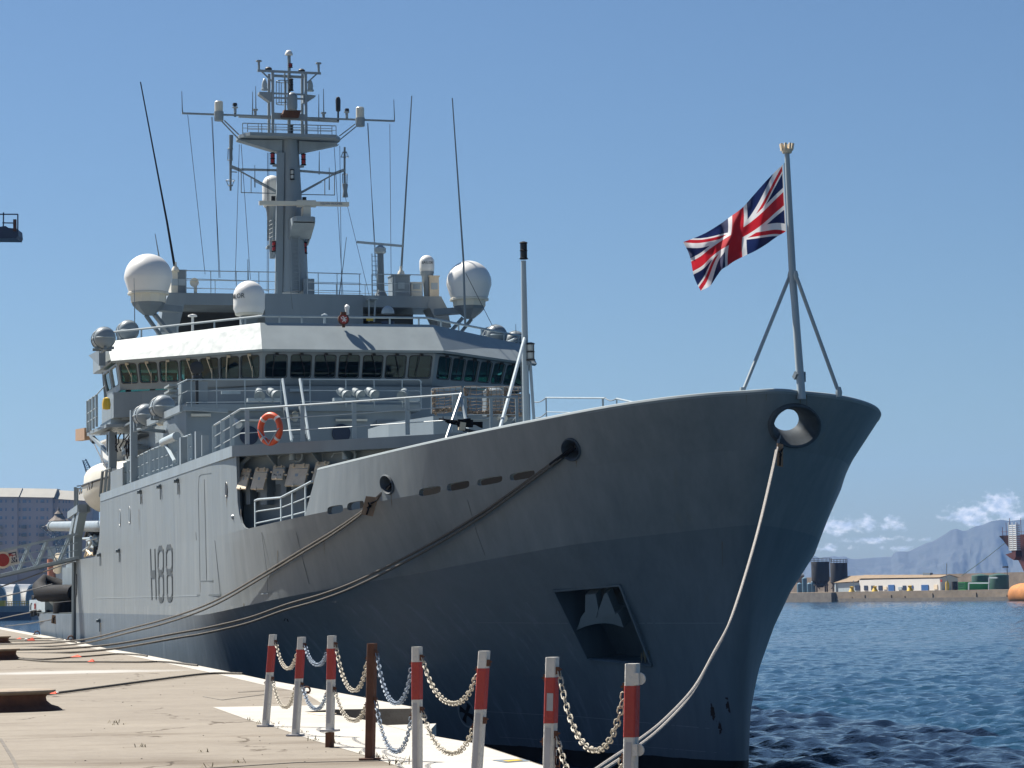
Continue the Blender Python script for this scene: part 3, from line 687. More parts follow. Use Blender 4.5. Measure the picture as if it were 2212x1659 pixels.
# low coaming aft of the bulwark and the side plating of the superstructure
def coaming():
    mb = MB(); mb.smooth = True
    for side in (1, -1):
        R_ = [[], [], [], []]
        for i in range(i_end, NG + 1):
            a, b = deckpt(i, side), P_(2, i, side); ia, ib = inner('d', i, side), inner(2, i, side)
            for L, p in zip(R_, (a, b, ib, ia)): L.append(p)
        n = len(R_[0]); V = [p for L in R_ for p in L]
        F = [(k * n + i, k * n + i + 1, ((k + 1) % 4) * n + i + 1, ((k + 1) % 4) * n + i) for k in range(4) for i in range(n - 1)] + [(0, n, 2 * n, 3 * n), (n - 1, 2 * n - 1, 3 * n - 1, 4 * n - 1)]
        mb.add(V, F)
    return mb
part('deck_edge_coaming', coaming(), 'hull', ship)
Z1 = 8.27
def side_wall():
    mb = MB(); mb.smooth = True
    for side in (1, -1):
        prof = [(15.9, .0), (16.25, .06), (16.55, .2), (16.75, .45), (16.9, .8), (16.93, 1.9), (16.9, None)]
        prof = [(s, (Z1 - zA(s)) if h is None else h) for s, h in prof]
        prof += [(s, Z1 - zA(s)) for s in np.linspace(17.2, 48.6, 24)]
        prof += [(48.75, 2.3), (48.9, 2.0), (49.0, 1.6), (49.15, 1.2), (49.4, .75), (49.9, .35), (50.6, .1), (51.2, .0)]
        fo, fi, to, ti = [], [], [], []
        for s, h in prof:
            y = tA_(s); zb = zA(s)
            fo.append(Vector((s, y * side, zb))); fi.append(Vector((s, (y - .05) * side, zb)))
            to.append(Vector((s, (y + .05 * h / 2.4) * side, zb + h + .001))); ti.append(Vector((s, (y - .05) * side, zb + h + .001)))
        n = len(prof); V = fo + to + ti + fi
        F = [(k * n + i, k * n + i + 1, ((k + 1) % 4) * n + i + 1, ((k + 1) % 4) * n + i) for k in range(4) for i in range(n - 1)]
        mb.add(V, F)
    return mb
part('side_plating', side_wall(), 'hull', ship)
# foredeck
# ------------------------------------------------------------------ decks and houses
def mirror(poly): return poly + [(x, -y) for x, y in poly[::-1]]
mb = MB(); P = []
for i in range(0, NG + 1, 2):
    p = inner('d', i, 1); P.append(p)
PP_ = [inner('d', i, -1) for i in range(0, NG + 1, 2)]
n = len(P); V = [(p.x, p.y + .02, p.z + .01) for p in P] + [(p.x, p.y - .02, p.z + .01) for p in PP_]
mb.add(V, [(i, i + 1, n + i + 1, n + i) for i in range(n - 1)])
MT['deckp'] = paint('dark_deck_paint', (.035, .05, .05), .8, .2, scale=(1, 1, 1), nscale=1)
part('foredeck', mb, 'deckp', ship)
mb = MB(); mb.prism([(.6, 1.6), (3.0, 3.2), (6.5, 4.9), (10.8, 6.2), (10.8, 5.6), (6.5, 4.3), (3, 2.6), (.6, 1.0)], 5.9, 7.3); part('freeing_port_backing', mb, 'black', ship)  # black block added behind the bulwark so the freeing ports look dark
# forward house under the first deck: chevron front, set in half a metre below the deck edge
CH = [(11.4, 3.4), (16.9, 8.38)]
def inset_ch(d): return [(11.4 + d, 3.4 - .2 * d), (16.9 + d * 1.1, 8.38 - d * .45)]
wallp = inset_ch(.55)
mb = MB(); mb.prism(mirror([(wallp[0][0], wallp[0][1]), (wallp[1][0], 8.05), (48.4, 8.05)])[::1], 5.3, 8.0); part('forward_house', mb, 'grey', ship)
mb = MB(); mb.prism(mirror([CH[0], (16.75, 8.3), (16.95, 8.45), (17.1, 8.46), (48.7, 8.46)]), 7.99, 8.29); part('first_deck', mb, 'grey', ship)
# brackets under the deck edge and pipework on the chevron wall
wn = Vector((-(wallp[1][1] - wallp[0][1]), wallp[1][0] - wallp[0][0], 0)).normalized()         # outward normal (forward and to starboard)
def onw(x, y, d=0):      # a sight line met with the chevron wall, d metres out of it
    p0 = s2w(Vector((wallp[0][0], wallp[0][1], 0)) + wn * d); nn = sA * wn.x + sB * wn.y
    return w2s(wpl(x, y, p0, nn))
for x, y in [(598, 975), (693, 962), (880, 940), (760, 955)]:
    p = onw(x, y); along = Vector((-wn.y, wn.x, 0)); a = Vector((p.x, p.y, 7.99))
    mb = MB(); mb.ext([a, a + wn * .45, a + Vector((0, 0, -.35))], along * .03); part('deck_bracket', mb, 'grey', ship)
mb = MB()
mb.tube([onw(538, 968, .12), onw(538, 987, .12), onw(523, 1000, .14), onw(519, 1013, .14), onw(517, 1110, .14), onw(513, 1116, .14), onw(503, 1117, .14)], .075, 8)
part('drain_pipe', mb, 'grey', ship)
for (x0, y0, x1, y1) in [(627, 976, 636, 994), (741.5, 974, 750, 992)]:
    mb = MB(); a, b = onw((x0 + x1) / 2, y0, .22), onw((x0 + x1) / 2, y1, .22); mb.tube([a, b], .09, 10); mb.torus(onw(x1 + 8, (y0 + y1) / 2, .12), .15, .035, wn)
    mb.tube([a, onw(x0 + 12, y0 - 3, .15), onw(x1 + 17, y0 + 6, .1)], .025, 6); mb.tube([onw(x0 - 26, y0 + 14, .1), onw(x0 - 20, y0 + 5, .1), onw(x0, y0 + 3, .2)], .02, 5)
    part('air_horn', mb, 'rail', ship)
def lightbox(x0, y0, x1, y1, f, name='strip_light', mat='cream'):
    a, b, c = f(x0, (y0 + y1) / 2), f(x1, (y0 + y1) / 2), f((x0 + x1) / 2, y1); h = abs(f(x0, y0).z - f(x0, y1).z) * .75
    mb = MB(); mb.bar(a, b, .14, h); d = (b - a).normalized()
    mb.box(a - d * .02, (.1, .1, h * 1.1), math.atan2(d.y, d.x)); mb.box(b + d * .02, (.1, .1, h * 1.1), math.atan2(d.y, d.x))
    o = part(name, mb, mat, ship); return o
lightbox(752, 964, 800, 970, lambda x, y: onw(x, y, .1))
# tan covers hung over the deck equipment on the chevron wall
covers = [([(523.4, 1012.5), (541.9, 1012.5), (530.2, 1055.6), (510.3, 1055)], [('top', 'DIC 15')]), ([(552.1, 1010.4), (579.5, 1011), (567.9, 1055.6), (540.5, 1055.6)], []),
          ([(590.5, 1006.3), (615.2, 1006.3), (609, 1033.7), (585.7, 1033.7)], [('low', 'RL 15')]), ([(626.1, 1002.9), (667.9, 1002.2), (656.2, 1048), (614.5, 1048.8)], []), ([(683, 998), (711, 996.7), (698.7, 1042), (672, 1042)], [])]
for q, tx in covers:
    tl, tr = onw(*q[0], .22), onw(*q[1], .22); br, bl = onw(*q[2], .62), onw(*q[3], .62)
    n_ = (tr - tl).cross(bl - tl).normalized(); n_ = n_ if n_.dot(wn) > 0 else -n_
    mb = MB(); mb.ext([tl, tr, br, bl], -n_ * .05)
    U = (tr - tl); D = (bl - tl)
    for u, v in ((.18, .02), (.72, .02)): p = tl + U * u + D * v; mb.ext([p, p + U * .10, p + U * .10 + D * .14, p + D * .14], n_ * .05)
    for u, v in ((-.12, .5), (.98, .48)): p = tl + U * u + D * v; mb.ext([p, p + U * .14, p + U * .14 + D * .05, p + D * .05], n_ * .04)
    p = tl + U * .42 + D * .95; mb.ext([p, p + U * .08, p + U * .08 + D * .12, p + D * .12], n_ * .04)
    o = part('equipment_cover', mb, 'tan', ship)
    mb = MB(); p = tl + U * .42 + D * .45; mb.ext([p, p + U * .14, p + U * .14 + D * .13, p + D * .13], n_ * .006); part('maker_plate', mb, 'rail', o)
    for where, s_ in tx:
        mb = MB(); c = tl + U * .5 + D * (.36 if where == 'top' else .72) + n_ * .004; put_text(mb, s_, U.length * .30, c, U, -D, .003); part('stencil_lettering', mb, 'text', o)
    mb = MB(); c = (tl + tr + br + bl) / 4 - wn * .32 - Vector((0, 0, .1)); al_ = Vector((-wn.y, wn.x, 0)); 
    mb.box(c, (U.length * .85, .42, D.length * .75), math.atan2(al_.y, al_.x)); c2 = (bl + br) / 2 - wn * .45 + Vector((0, 0, -.22)); mb.box(c2, (U.length * .5, .3, .42), math.atan2(al_.y, al_.x))
    part('equipment_box', mb, 'wood' if False else 'greyd', ship)

# ------------------------------------------------------------------ rails
def rail(name, tops, h, posts, r=.028, mids=(.35, .68), mat='rail', parent=None, flat=None, z_base=None, mr=.014):
    """tops: points of the hand rail; posts: share along the rail"""
    tops = [Vector(p) for p in tops]; mb = MB(); mb.tube(tops, r, 6)
    L = [0]; 
    for a, b in zip(tops, tops[1:]): L.append(L[-1] + (b - a).length)
    def at(k):
        d = k * L[-1]
        for i in range(len(tops) - 1):
            if d <= L[i + 1] + 1e-6: return tops[i].lerp(tops[i + 1], (d - L[i]) / max(1e-6, L[i + 1] - L[i]))
        return tops[-1]
    for f in mids: mb.tube([p - Vector((0, 0, h * f)) for p in tops], mr, 5)
    for k in posts:
        p = at(k); base = Vector((p.x, p.y, z_base)) if z_base is not None else p - Vector((0, 0, h))
        if flat: mb.bar(base, p, flat, .02, up=(1, 0, 0))
        else: mb.tube([base, p], r * .8, 5)
    return part(name, mb, mat, parent or ship)
def even(n, a=0., b=1.): return [a + (b - a) * i / (n - 1) for i in range(n)]
# rail in the side opening
def on_side(x, y, inn=.12):
    s = 13.
    for _ in range(30): s = .5 * s + .5 * sp(x, y, t=tA_(s) - inn).x
    return sp(x, y, t=tA_(s) - inn)
R0 = [on_side(*p) for p in [(551, 1082), (558, 1079), (607, 1075), (640, 1058), (674, 1040)]]
mb = MB(); mb.tube(R0, .035, 6)
for f in (.42, .84):
    mb.tube([p - Vector((0, 0, (p.z - zA(p.x)) * f)) for p in R0], .02, 5)
for x, y in [(551, 1084), (607, 1076), (631, 1063), (659.5, 1049)]:
    p = on_side(x, y); mb.bar(Vector((p.x, p.y, zA(p.x) - .2)), p, .13, .03, up=(0, 1, 0))
part('railing', mb, 'rail', ship)
# first deck hand rail along the chevron, with the lifebuoy on it
def at_edge(k, h=1.0, d=0): 
    a, b = Vector((CH[0][0], CH[0][1], 8.29)), Vector((16.75, 8.3, 8.29)); p = a.lerp(b, k); return p + Vector((0, 0, h)) - wn * .1
k_ = lambda x: None
tops = [sp(462.7, 919, t=8.3)] + [at_edge(1.0, 1.0)] + [at_edge(.5), at_edge(0, 1.02)]
rail('railing', tops, .98, [0, .12, .25, .385, .55, .70, .85, .98], flat=.12, mids=(.33, .68))
# ladder rails slanting down at the fore end of the first deck
e0 = at_edge(0, 1.02)
mb = MB(); a = e0; b = sp(964, 949, s=10.6); mb.tube([a, b], .045, 7)
a2 = sp(995, 857.5, s=11.45); b2 = sp(1013.6, 939, s=10.6); mb.tube([a2, b2], .045, 7)
part('ladder_rail', mb, 'rail', ship)
pr = [sp(995, 858, s=11.45), sp(1118.5, 858, s=11.45)]
rail('railing', pr, 1.0, [.08, .53, .98], flat=.08, mids=(.46, .9))
mb = MB(); p = sp(1118, 895, s=11.5); mb.ext([p, p + Vector((0, .5, -.62)), p + Vector((0, 0, -.62))], (.03, 0, 0)); part('deck_bracket', mb, 'grey', ship)
# rail beyond, on the port side of the foredeck
for seg, posts in (([(1179.6, 859), (1307, 860)], [0, .97, .52 + .44]), ([(1332, 861), (1378, 871), (1420, 884)], [0, .5])):
    tp = [sp(x, y, t=-3.6) for x, y in seg]; rail('railing', tp, 1.1, posts, mids=(.42,), r=.03)
for (x0, y0, x1, y1) in [(1152, 868, 1180, 859), (1152, 916 - 14, 1180, 892), (1307, 860, 1332, 861)]:
    a, b = sp(x0, y0, t=-3.6), sp(x1, y1, t=-3.6); mb = MB()
    mb.tube([a.lerp(b, k) - Vector((0, 0, .07 * math.sin(math.pi * k))) for k in even(7)], .02, 5); part('guard_chain', mb, 'greyd', ship)

# ------------------------------------------------------------------ tower below the bridge
TW = [(41.3, 3.2), (44.6, 6.35)]
mb = MB(); mb.prism(mirror([TW[0], TW[1], (58, 6.35)]), 8.28, 11.96); part('tower_house', mb, 'grey', ship)
tn = Vector((-(TW[1][1] - TW[0][1]), TW[1][0] - TW[0][0], 0)).normalized()
# platform in front of the bridge
PZ = sp(403, 874, s=40.2).z
PF = 38.2
def onp(x, y): return sp(x, y, s=PF)
c0 = onp(403, 880); c1 = onp(908, 880); tl_ = onp(392, 885)
PZ = c0.z
mb = MB(); mb.prism([(PF, c1.y), (PF, c0.y), (PF + 1.9, c0.y + .55), (45, c0.y + .55), (45, c1.y)], PZ - .12, PZ + .12); part('front_platform', mb, 'grey', ship)
mb = MB(); mb.prism([(PF + .25, c1.y + .3), (PF + .25, c0.y - .02), (PF + 1.9, c0.y + .45), (45, c0.y + .45), (45, c1.y + .3)], 8.28, PZ - .11); part('tower_front', mb, 'grey', ship)
rl = [onp(382, 836) + Vector((2.2, 0, .1)), onp(404.6, 820), onp(609.7, 819)]
rail('railing', rl, 1.02, [0.05, .28, .42, .58, .76, .99], mids=(.4, .8))
rl = [onp(648, 819), onp(905, 820), onp(911, 826)]
rail('railing', rl, 1.02, [.02, .08, .37, .60, .83, .99], mids=(.4, .8))
mb = MB()
mb.tube([onp(610.5, 819), sp(630, 952, s=35.6)], .05, 6); mb.tube([onp(648, 819), sp(668.5, 950, s=35.6)], .05, 6); part('ladder_rail', mb, 'rail', ship)
mb = MB(); a, b = sp(612, 880, s=PF - .05), sp(632, 950, s=36.6); c, d = sp(646, 880, s=PF - .05), sp(664, 950, s=36.6)
mb.bar(a, b, .05, .16); mb.bar(c, d, .05, .16)
for k in even(8, .08, .96): mb.bar(a.lerp(b, k), c.lerp(d, k), .16, .025)
part('access_ladder', mb, 'greyd', ship)
for r_ in [(482, 843.5, 515, 852), (630, 839, 665, 847), (687, 842, 742, 850)][:2] + [(937, 838, 995, 845)]:
    lightbox(*r_, lambda x, y: sp(x, y, s=41.15), mat='rail')
for r_ in [(417, 893, 451, 900.5), (525, 904.5, 563, 911)]: lightbox(*r_, lambda x, y: sp(x, y, s=PF + .12))
for r_ in [(729, 904.5, 789, 910.5)]: lightbox(*r_, lambda x, y: sp(x, y, s=PF + .12))
# floodlights on shelves
for (x0, y0, x1, y1) in [(534, 860, 603, 868), (755 - 35, 859, 809, 868), (903 - 33, 861 - 1, 905, 866)]:
    mb = MB(); mb.bar(sp(x0, (y0 + y1) / 2, s=PF - .25), sp(x1, (y0 + y1) / 2, s=PF - .25), .35, .12); part('lamp_shelf', mb, 'rail', ship)
for (x, y, k) in [(560, 849.6, .1), (588.6, 849, -.6), (741, 849, -.55), (771, 849, -.6), (801.5, 848, -.5), (872, 850, .5)]:
    c = sp(x, y, s=PF - .3); ax = Vector((-.9, k, -.55)).normalized(); mb = MB()
    mb.lathe([(.02, -.26), (.12, -.24), (.15, -.1), (.16, .02), (.13, .05), (.20, .22), (.205, .24), (.17, .23), (.02, .12)], c, 12, ax)
    mb.bar(c, c - Vector((0, 0, .36)), .06, .04); part('floodlight', mb, 'visor', ship)
for (x, y, k) in [(628, 899, -1), (992 - 6, 949 - 54, -1)][:1]:
    c = sp(x, y, s=PF - .1); mb = MB(); mb.lathe([(.02, -.2), (.10, -.19), (.09, .0), (.2, .18), (.21, .19), (.03, .1)], c, 14, Vector((-.7, -.7, -.1))); part('loud_hailer', mb, 'cream', ship)
mb = MB(); c = sp(511, 912, s=PF - .05); mb.lathe([(.02, -.15), (.09, -.14), (.09, .1), (.14, .2), (.02, .15)], c, 10, (-.7, -.3, -.6)); part('loud_hailer', mb, 'white', ship)
for (x, y) in [(538, 941), (737, 936)]:
    c = sp(x, y, s=PF + .22); mb = MB(); mb.lathe([(.34, 0), (.34, -.05), (.28, -.06), (.28, -.03), (.01, -.03)], c, 22, (1, 0, 0)); part('porthole', mb, 'navy', ship)
# round-cornered door recess
mb = MB(); c0_, c1_ = sp(807, 912, s=PF + .2), sp(864, 945, s=PF + .2)
mb.bar(Vector((PF + .2, c0_.y, 8.3)), Vector((PF + .2, c0_.y, c0_.z - .12)), .1, .1); mb.bar(Vector((PF + .2, c1_.y, 8.3)), Vector((PF + .2, c1_.y, c0_.z - .12)), .1, .1); mb.bar(Vector((PF + .2, c0_.y - .1, c0_.z)), Vector((PF + .2, c1_.y + .1, c0_.z)), .1, .1)
mb.bb((PF + .2, c1_.y, 8.3), (PF + .24, c0_.y, c0_.z)); part('weather_door', mb, 'greyd', ship)

# raised netting platform amidships, ahead of the tower
NS = 22.0
a, b = sp(936, 915, s=NS), sp(1133, 915, s=NS)
mb = MB(); zt_ = sp(1030, 899, s=NS).z
mb.prism([(NS, b.y), (NS, a.y), (NS + 3, a.y + .7), (NS + 6, a.y + .7), (NS + 6, b.y)], 8.28, zt_); part('winch_platform', mb, 'grey', ship)
def net_panel(x0, x1, y0, y1, yo=0, sag=1):
    A, B = sp(x0, y0, s=NS + .05), sp(x1, y0 - yo, s=NS + .05); C = sp(x0, y1, s=NS + .05); H = A.z - C.z
    fr = MB(); fr.tube([C, A], .035, 5); fr.tube([B - Vector((0, 0, H)), B], .035, 5); fr.tube([A, B], .03, 5); root = part('net_frame', fr, 'rail', ship)
    mb = MB(); r = random.Random(int(x0)); nx = max(4, int((B - A).length / .16)); ny = 8
    G_ = [[None] * (ny + 1) for _ in range(nx + 1)]
    for i in range(nx + 1):
        for j in range(ny + 1):
            u, v = i / nx, j / ny
            p = A.lerp(B, u) - Vector((0, 0, H * v * (1.0))); sl = .07 * math.sin(math.pi * v)
            G_[i][j] = p + Vector((-.06 + r.uniform(-.05, .03), r.uniform(-.02, .02), r.uniform(-.02, .02) - sl * .25))
    for i in range(nx + 1): mb.tube(G_[i], .009, 4, False)
    for j in range(ny + 1): mb.tube([G_[i][j] for i in range(nx + 1)], .010, 4, False)
    # bunched folds of netting at the frame and the foot
    for q in range(4):
        p = A - Vector((0, 0, .05)); mb.tube([p + Vector((-.1 + r.uniform(-.05, .05), r.uniform(-.14, .04), -H * k / 9 + r.uniform(-.03, .03))) for k in range(10)], r.uniform(.012, .022), 4)
    for q in range(5):
        mb.tube([A.lerp(B, k / 12) + Vector((-.12 + r.uniform(-.05, .05), 0, -H + .06 + r.uniform(-.05, .07))) for k in range(13)], r.uniform(.015, .03), 4)
    part('scramble_net', mb, 'net', root)
for a_ in [(933, 996, 840, 893, 4), (1003, 1052, 836, 897, 0), (1052, 1088, 836, 897, 0), (1090, 1128, 836, 899, -1)]: net_panel(*a_)
mb = MB(); c = sp(1066, 849, s=NS + 1.2); mb.lathe([(.02, -.2), (.28, -.15), (.34, .05), (.2, .15), (.02, .18)], c, 12); mb.box(c - Vector((0, 0, .5)), (.5, .6, .7)); part('capstan_housing', mb, 'greyd', ship)
mb = MB(); c = sp(1093 - 9, 903, s=NS - .15); mb.lathe([(.02, -.1), (.08, -.1), (.06, 0), (.13, .12), (.02, .06)], c, 12, (-.9, -.4, -.3)); part('loud_hailer', mb, 'cream', ship)
mb = MB(); mb.tube([sp(x, y, s=NS - .1) for x, y in [(975, 907), (985, 902), (1010, 904), (1048, 905), (1062, 901)]], .035, 6); mb.tube([sp(x, y, s=NS - .1) for x, y in [(1093, 906), (1105, 903), (1122, 905), (1132, 904)]], .035, 6); part('canvas_roll', mb, 'visor', ship)
# hose reel and stores against the platform
mb = MB(); a, b = sp(1140 - 2, 942, s=11.8), sp(1143, 962, s=11.8); mb.bar(sp(1140, 945, s=11.8), sp(1146, 975, s=11.6), .12, .05); part('gate_hinge_post', mb, 'tan', ship)

# ------------------------------------------------------------------ foremast
FM = sp(1137, 912, t=0).x
mb = MB(); tp = sp(1131.5, 563, t=0); mb.tube([(FM, 0, 8.2), (FM, 0, 11.2), (FM, 0, tp.z)], [.10, .095, .075], 12); fm = part('foremast', mb, 'rail', ship)
mb = MB(); mb.tube([(FM, 0, tp.z - 2.2), sp(1079, 930, t=2.6)], .05, 7); part('mast_stay', mb, 'rail', fm)
mb = MB(); mb.tube([sp(1145.6, 786, s=FM), sp(1154, 915, s=FM - .3)], .045, 7); part('mast_stay', mb, 'rail', fm)
mb = MB(); 
for dx in (-8, -4, 4.5, 8): mb.tube([sp(1137 + dx, 912, s=FM + .1), sp(1131.5 + dx * .8, 600 + abs(dx) * 22, s=FM + .1)], .014, 5)
part('mast_cable', mb, 'greyd', fm)
def lantern(c, h, r, body, lens, name, parent, cage=True):
    mb = MB(); mb.lathe([(r * 1.15, 0), (r * 1.2, h * .06), (r * .8, h * .1)], c, 12); mb.lathe([(r * .8, h * .45), (r * 1.15, h * .5), (r * .8, h * .55)], c, 12); mb.lathe([(r * .8, h * .9), (r * 1.2, h * .94), (r * .9, h), (r * .3, h * 1.04)], c, 12)
    for k in range(4):
        a = k * math.pi / 2 + .4; q = Vector(c) + Vector((math.cos(a) * r * 1.1, math.sin(a) * r * 1.1, 0)); mb.bar(q, q + Vector((0, 0, h * .95)), r * .12, r * .12)
    o = part(name, mb, body, parent); 
    return o, [(.8 * r, h * .1), (.85 * r, h * .28), (.8 * r, h * .45)], [(.8 * r, h * .55), (.85 * r, h * .72), (.8 * r, h * .9)]
def lamp2(c, h, r, body, lens, name='signal_lantern', parent=None):
    o, a, b = lantern(c, h, r, body, lens, name, parent); mb = MB(); mb.lathe(a, c, 12); mb.lathe(b, c, 12)
    # parts under a part of a part are too deep: the lens rides with its lamp
    if parent is ship: part('lens', mb, lens, o)
    else: part(name.replace('lantern', 'lens').replace('light', 'lens'), mb, lens, parent)
lamp2(sp(1131.5, 560, t=0), sp(1131, 522, t=0).z - tp.z - .05, .105, 'black', 'dark', 'signal_lantern', fm)
c = sp(1146.5, 779, s=FM - .1); lamp2(c, sp(1146.5, 741, s=FM - .1).z - c.z, .115, 'dark', 'lens', 'signal_lantern', fm)
mb = MB(); mb.bar((FM, 0, c.z - .08), c - Vector((0, 0, .06)), .14, .1); part('lantern_bracket', mb, 'greyd', fm)

# ------------------------------------------------------------------ the bridge
W0, W1 = (41.6, 3.3), (46.85, 8.42)
FLZ = 11.95
vt = [(41.6, 3.3, 14.35), (46.9, 8.45, 14.2)]            # upper edge of the visor
vb = [(40.4, 3.45, 13.25), (45.35, 8.45, 13.28)]        # lower edge
bt = [(41.1, 3.30, 13.2), (46.0, 7.98, 13.2)]          # top of the window band
bb_ = [(41.6, 3.25, 12.0), (46.45, 7.95, 11.98)]        # foot of the window band
def my(p): return Vector((p[0], -p[1], p[2]))
vt, vb, bt, bb_ = [[Vector(p) for p in L] for L in (vt, vb, bt, bb_)]
vb[1] = sp(240, 779.6, t=8.43); vt[1] = sp(231, 738, t=8.43)
bt[1] = Vector((vb[1].x + .15, 8.2, vb[1].z - .06)); bb_[1] = Vector((bt[1].x + .5, 8.0, sp(247, 849, t=8.1).z + .02))
br = part('bridge_roof', (lambda m_: (m_.prism(mirror([(41.65, 3.3), (vt[1].x + .05, 8.35), (52, 8.35)]), 13.3, 14.12), m_)[1])(MB()), 'grey', ship)
mb = MB()
for side in (1, 0, -1):
    if side == 0: a, b, c, d = vt[0], my(vt[0]), my(vb[0]), vb[0]
    elif side == 1: a, b, c, d = vt[1], vt[0], vb[0], vb[1]
    else: a, b, c, d = my(vt[0]), my(vt[1]), my(vb[1]), my(vb[0])
    K = 14; n_ = (b - a).cross(d - a).normalized(); 
    if n_.x > 0: n_ = -n_
    mb.smooth = False; mb.ext([a, b, c, d], -n_ * .12)
for side in (1, -1):     # return pieces at the wing ends
    f = (lambda p: p) if side == 1 else my
    mb.ext([f(vt[1]), f(vb[1]), f(Vector((vb[1].x + 1.6, 8.43, vb[1].z))), f(Vector((vb[1].x + 4.2, 8.43, vb[1].z))), f(Vector((vb[1].x + 4.4, 8.43, vt[1].z)))], (0, -.1 * side, 0))
part('visor', mb, 'visor', ship)
def cell(mb, gl, Q, u0, u1, v0, v1, hu0, hu1, hv0, hv1, n_, th=.07, rr=.10):
    """wall cell with a round-cornered window opening; Q maps (u, v) to a point"""
    K = 4; hole = []; out_ = []
    du = (Q(1, 0) - Q(0, 0)).length; dv = (Q(0, 1) - Q(0, 0)).length; ru, rv = rr / du, rr / dv
    for cx, cy, a0 in ((hu1 - ru, hv1 - rv, 0), (hu0 + ru, hv1 - rv, 90), (hu0 + ru, hv0 + rv, 180), (hu1 - ru, hv0 + rv, 270)):
        for k in range(K + 1):
            a = rad(a0 + 90 * k / K); hole.append((cx + ru * math.cos(a), cy + rv * math.sin(a)))
    corners = [(u1, v1), (u0, v1), (u0, v0), (u1, v0)]
    for ci in range(4):
        for k in range(K + 1): out_.append(corners[ci])
    n = len(hole); H = [Q(*h) for h in hole]; O = [Q(*o_) for o_ in out_]
    V = O + H + [p - n_ * th for p in H] + [p - n_ * th for p in O]
    F = []
    for i in range(n):
        j = (i + 1) % n
        if (O[i] - O[j]).length > 1e-6: F.append((i, j, n + j, n + i)); F.append((3 * n + i, 3 * n + j, 2 * n + j, 2 * n + i))
        else: F.append((i, n + j, n + i)); F.append((3 * n + i, 2 * n + j, 2 * n + i))
        F.append((n + i, n + j, 2 * n + j, 2 * n + i))
    mb.add(V, F)
    # rubber gasket round the opening
    g = MB(); V = [p + n_ * .004 for p in H]; sc = [p + (p - sum(H, Vector()) / n).normalized() * .035 + n_ * .004 for p in H]
    fr = MB(); fr.add([p + n_ * .012 for p in H] + [p + n_ * .012 for p in sc] + H + sc, [(i, (i + 1) % n, n + (i + 1) % n, n + i) for i in range(n)] + [(n + i, n + (i + 1) % n, 3 * n + (i + 1) % n, 3 * n + i) for i in range(n)])
    gl.append(([p - n_ * (th * .6) for p in H], fr))
wb = MB(); panes = []
def facet(a, b, c, d, cuts_):   # a,b top left/right; c,d foot right/left seen from outside; cuts_: list of (u0,u1)
    Q = lambda u, v: (d.lerp(c, u)).lerp(a.lerp(b, u), v)
    n_ = (b - a).cross(a - d).normalized(); mid = (a + b + c + d) / 4 - Vector((50, 0, mid_z)) if False else None
    cen = Vector((48, 0, 12.6)); 
    if n_.dot((a + c) / 2 - cen) < 0: n_ = -n_
    e = [0] + [(cuts_[i][1] + cuts_[i + 1][0]) / 2 for i in range(len(cuts_) - 1)] + [1]
    for i, (u0, u1) in enumerate(cuts_):
        L = []; cell(wb, L, Q, e[i], e[i + 1], 0, 1, u0, u1, .25, .92, n_); panes.append((L[0], n_, Q, (u0 + u1) / 2))
def cuts_from(a, b, px):      # window edges measured along the band
    A = [(x0, x1) for x0, x1 in px]; return A
cen = even(8)
def frac(xs, x0, x1): return [((a - x0) / (x1 - x0), (b - x0) / (x1 - x0)) for a, b in xs]
facet(bt[0], my(bt[0]), my(bb_[0]), bb_[0], frac([(567, 611), (620, 662), (671, 714), (722, 764), (773, 814), (822, 864), (872, 919)], 560, 926))
facet(bt[1], bt[0], bb_[0], bb_[1], frac([(249, 285), (292, 331), (338, 378), (384, 423), (428, 467), (472, 512), (517, 556)], 243, 564))
facet(my(bt[0]), my(bt[1]), my(bb_[1]), my(bb_[0]), frac([(935, 960), (964, 988), (992, 1016), (1021, 1044), (1049, 1071), (1076, 1096), (1101, 1119)], 927, 1124))
for side in (1, -1):      # aft parts of the wings, with windows one can see through
    f = (lambda p: p) if side == 1 else my
    a, b = f(bt[1]), f(Vector((50.2, bt[1].y, bt[1].z))); d, c = f(bb_[1]), f(Vector((50.2, bb_[1].y, bb_[1].z)))
    facet(b, a, d, c, [(.08, .46), (.54, .92)]) if side == 1 else facet(a, b, c, d, [(.08, .46), (.54, .92)])
    a, b = f(Vector((50.2, 8.2, 13.2))), f(Vector((50.2, 5.2, 13.2))); d, c = f(Vector((50.2, 8.1, 12))), f(Vector((50.2, 5.2, 12)))
    facet(b, a, d, c, [(.05, .3), (.37, .63), (.7, .95)]) if side == 1 else facet(a, b, c, d, [(.05, .3), (.37, .63), (.7, .95)])
wh = part('wheelhouse', wb, 'grey', ship)
for (H, fr), n_, Q, uc in panes:
    nH = len(H); g = MB(); g.add(H + [p - n_ * .012 for p in H], [tuple(range(nH)), tuple(range(2 * nH - 1, nH - 1, -1))]); g.m = 0
    g.m = 1; o_ = len(g.v); g.v += [tuple(v) for v in fr.v]; 
    for f_ in fr.f: g.f.append([i + o_ for i in f_]); g.mi.append(1); g.sm.append(False)
    part('window', g, ['glass', 'dark'], wh)
# wipers
for i, ((H, fr), n_, Q, uc) in enumerate(panes[:21]):
    mb = MB(); a = Q(uc - .01, .96) + n_ * .06; b = Q(uc + (.02 if i % 3 else -.02), .45) + n_ * .03; mb.bar(a, b, .025, .02); mb.box(Q(uc, .96) + n_ * .06, (.12, .12, .08)); mb.tube([b + Vector((0, 0, .2)), b - Vector((0, 0, .25))], .012, 4)
    part('wiper', mb, 'tan' if 7 <= i < 14 else 'dark', wh)
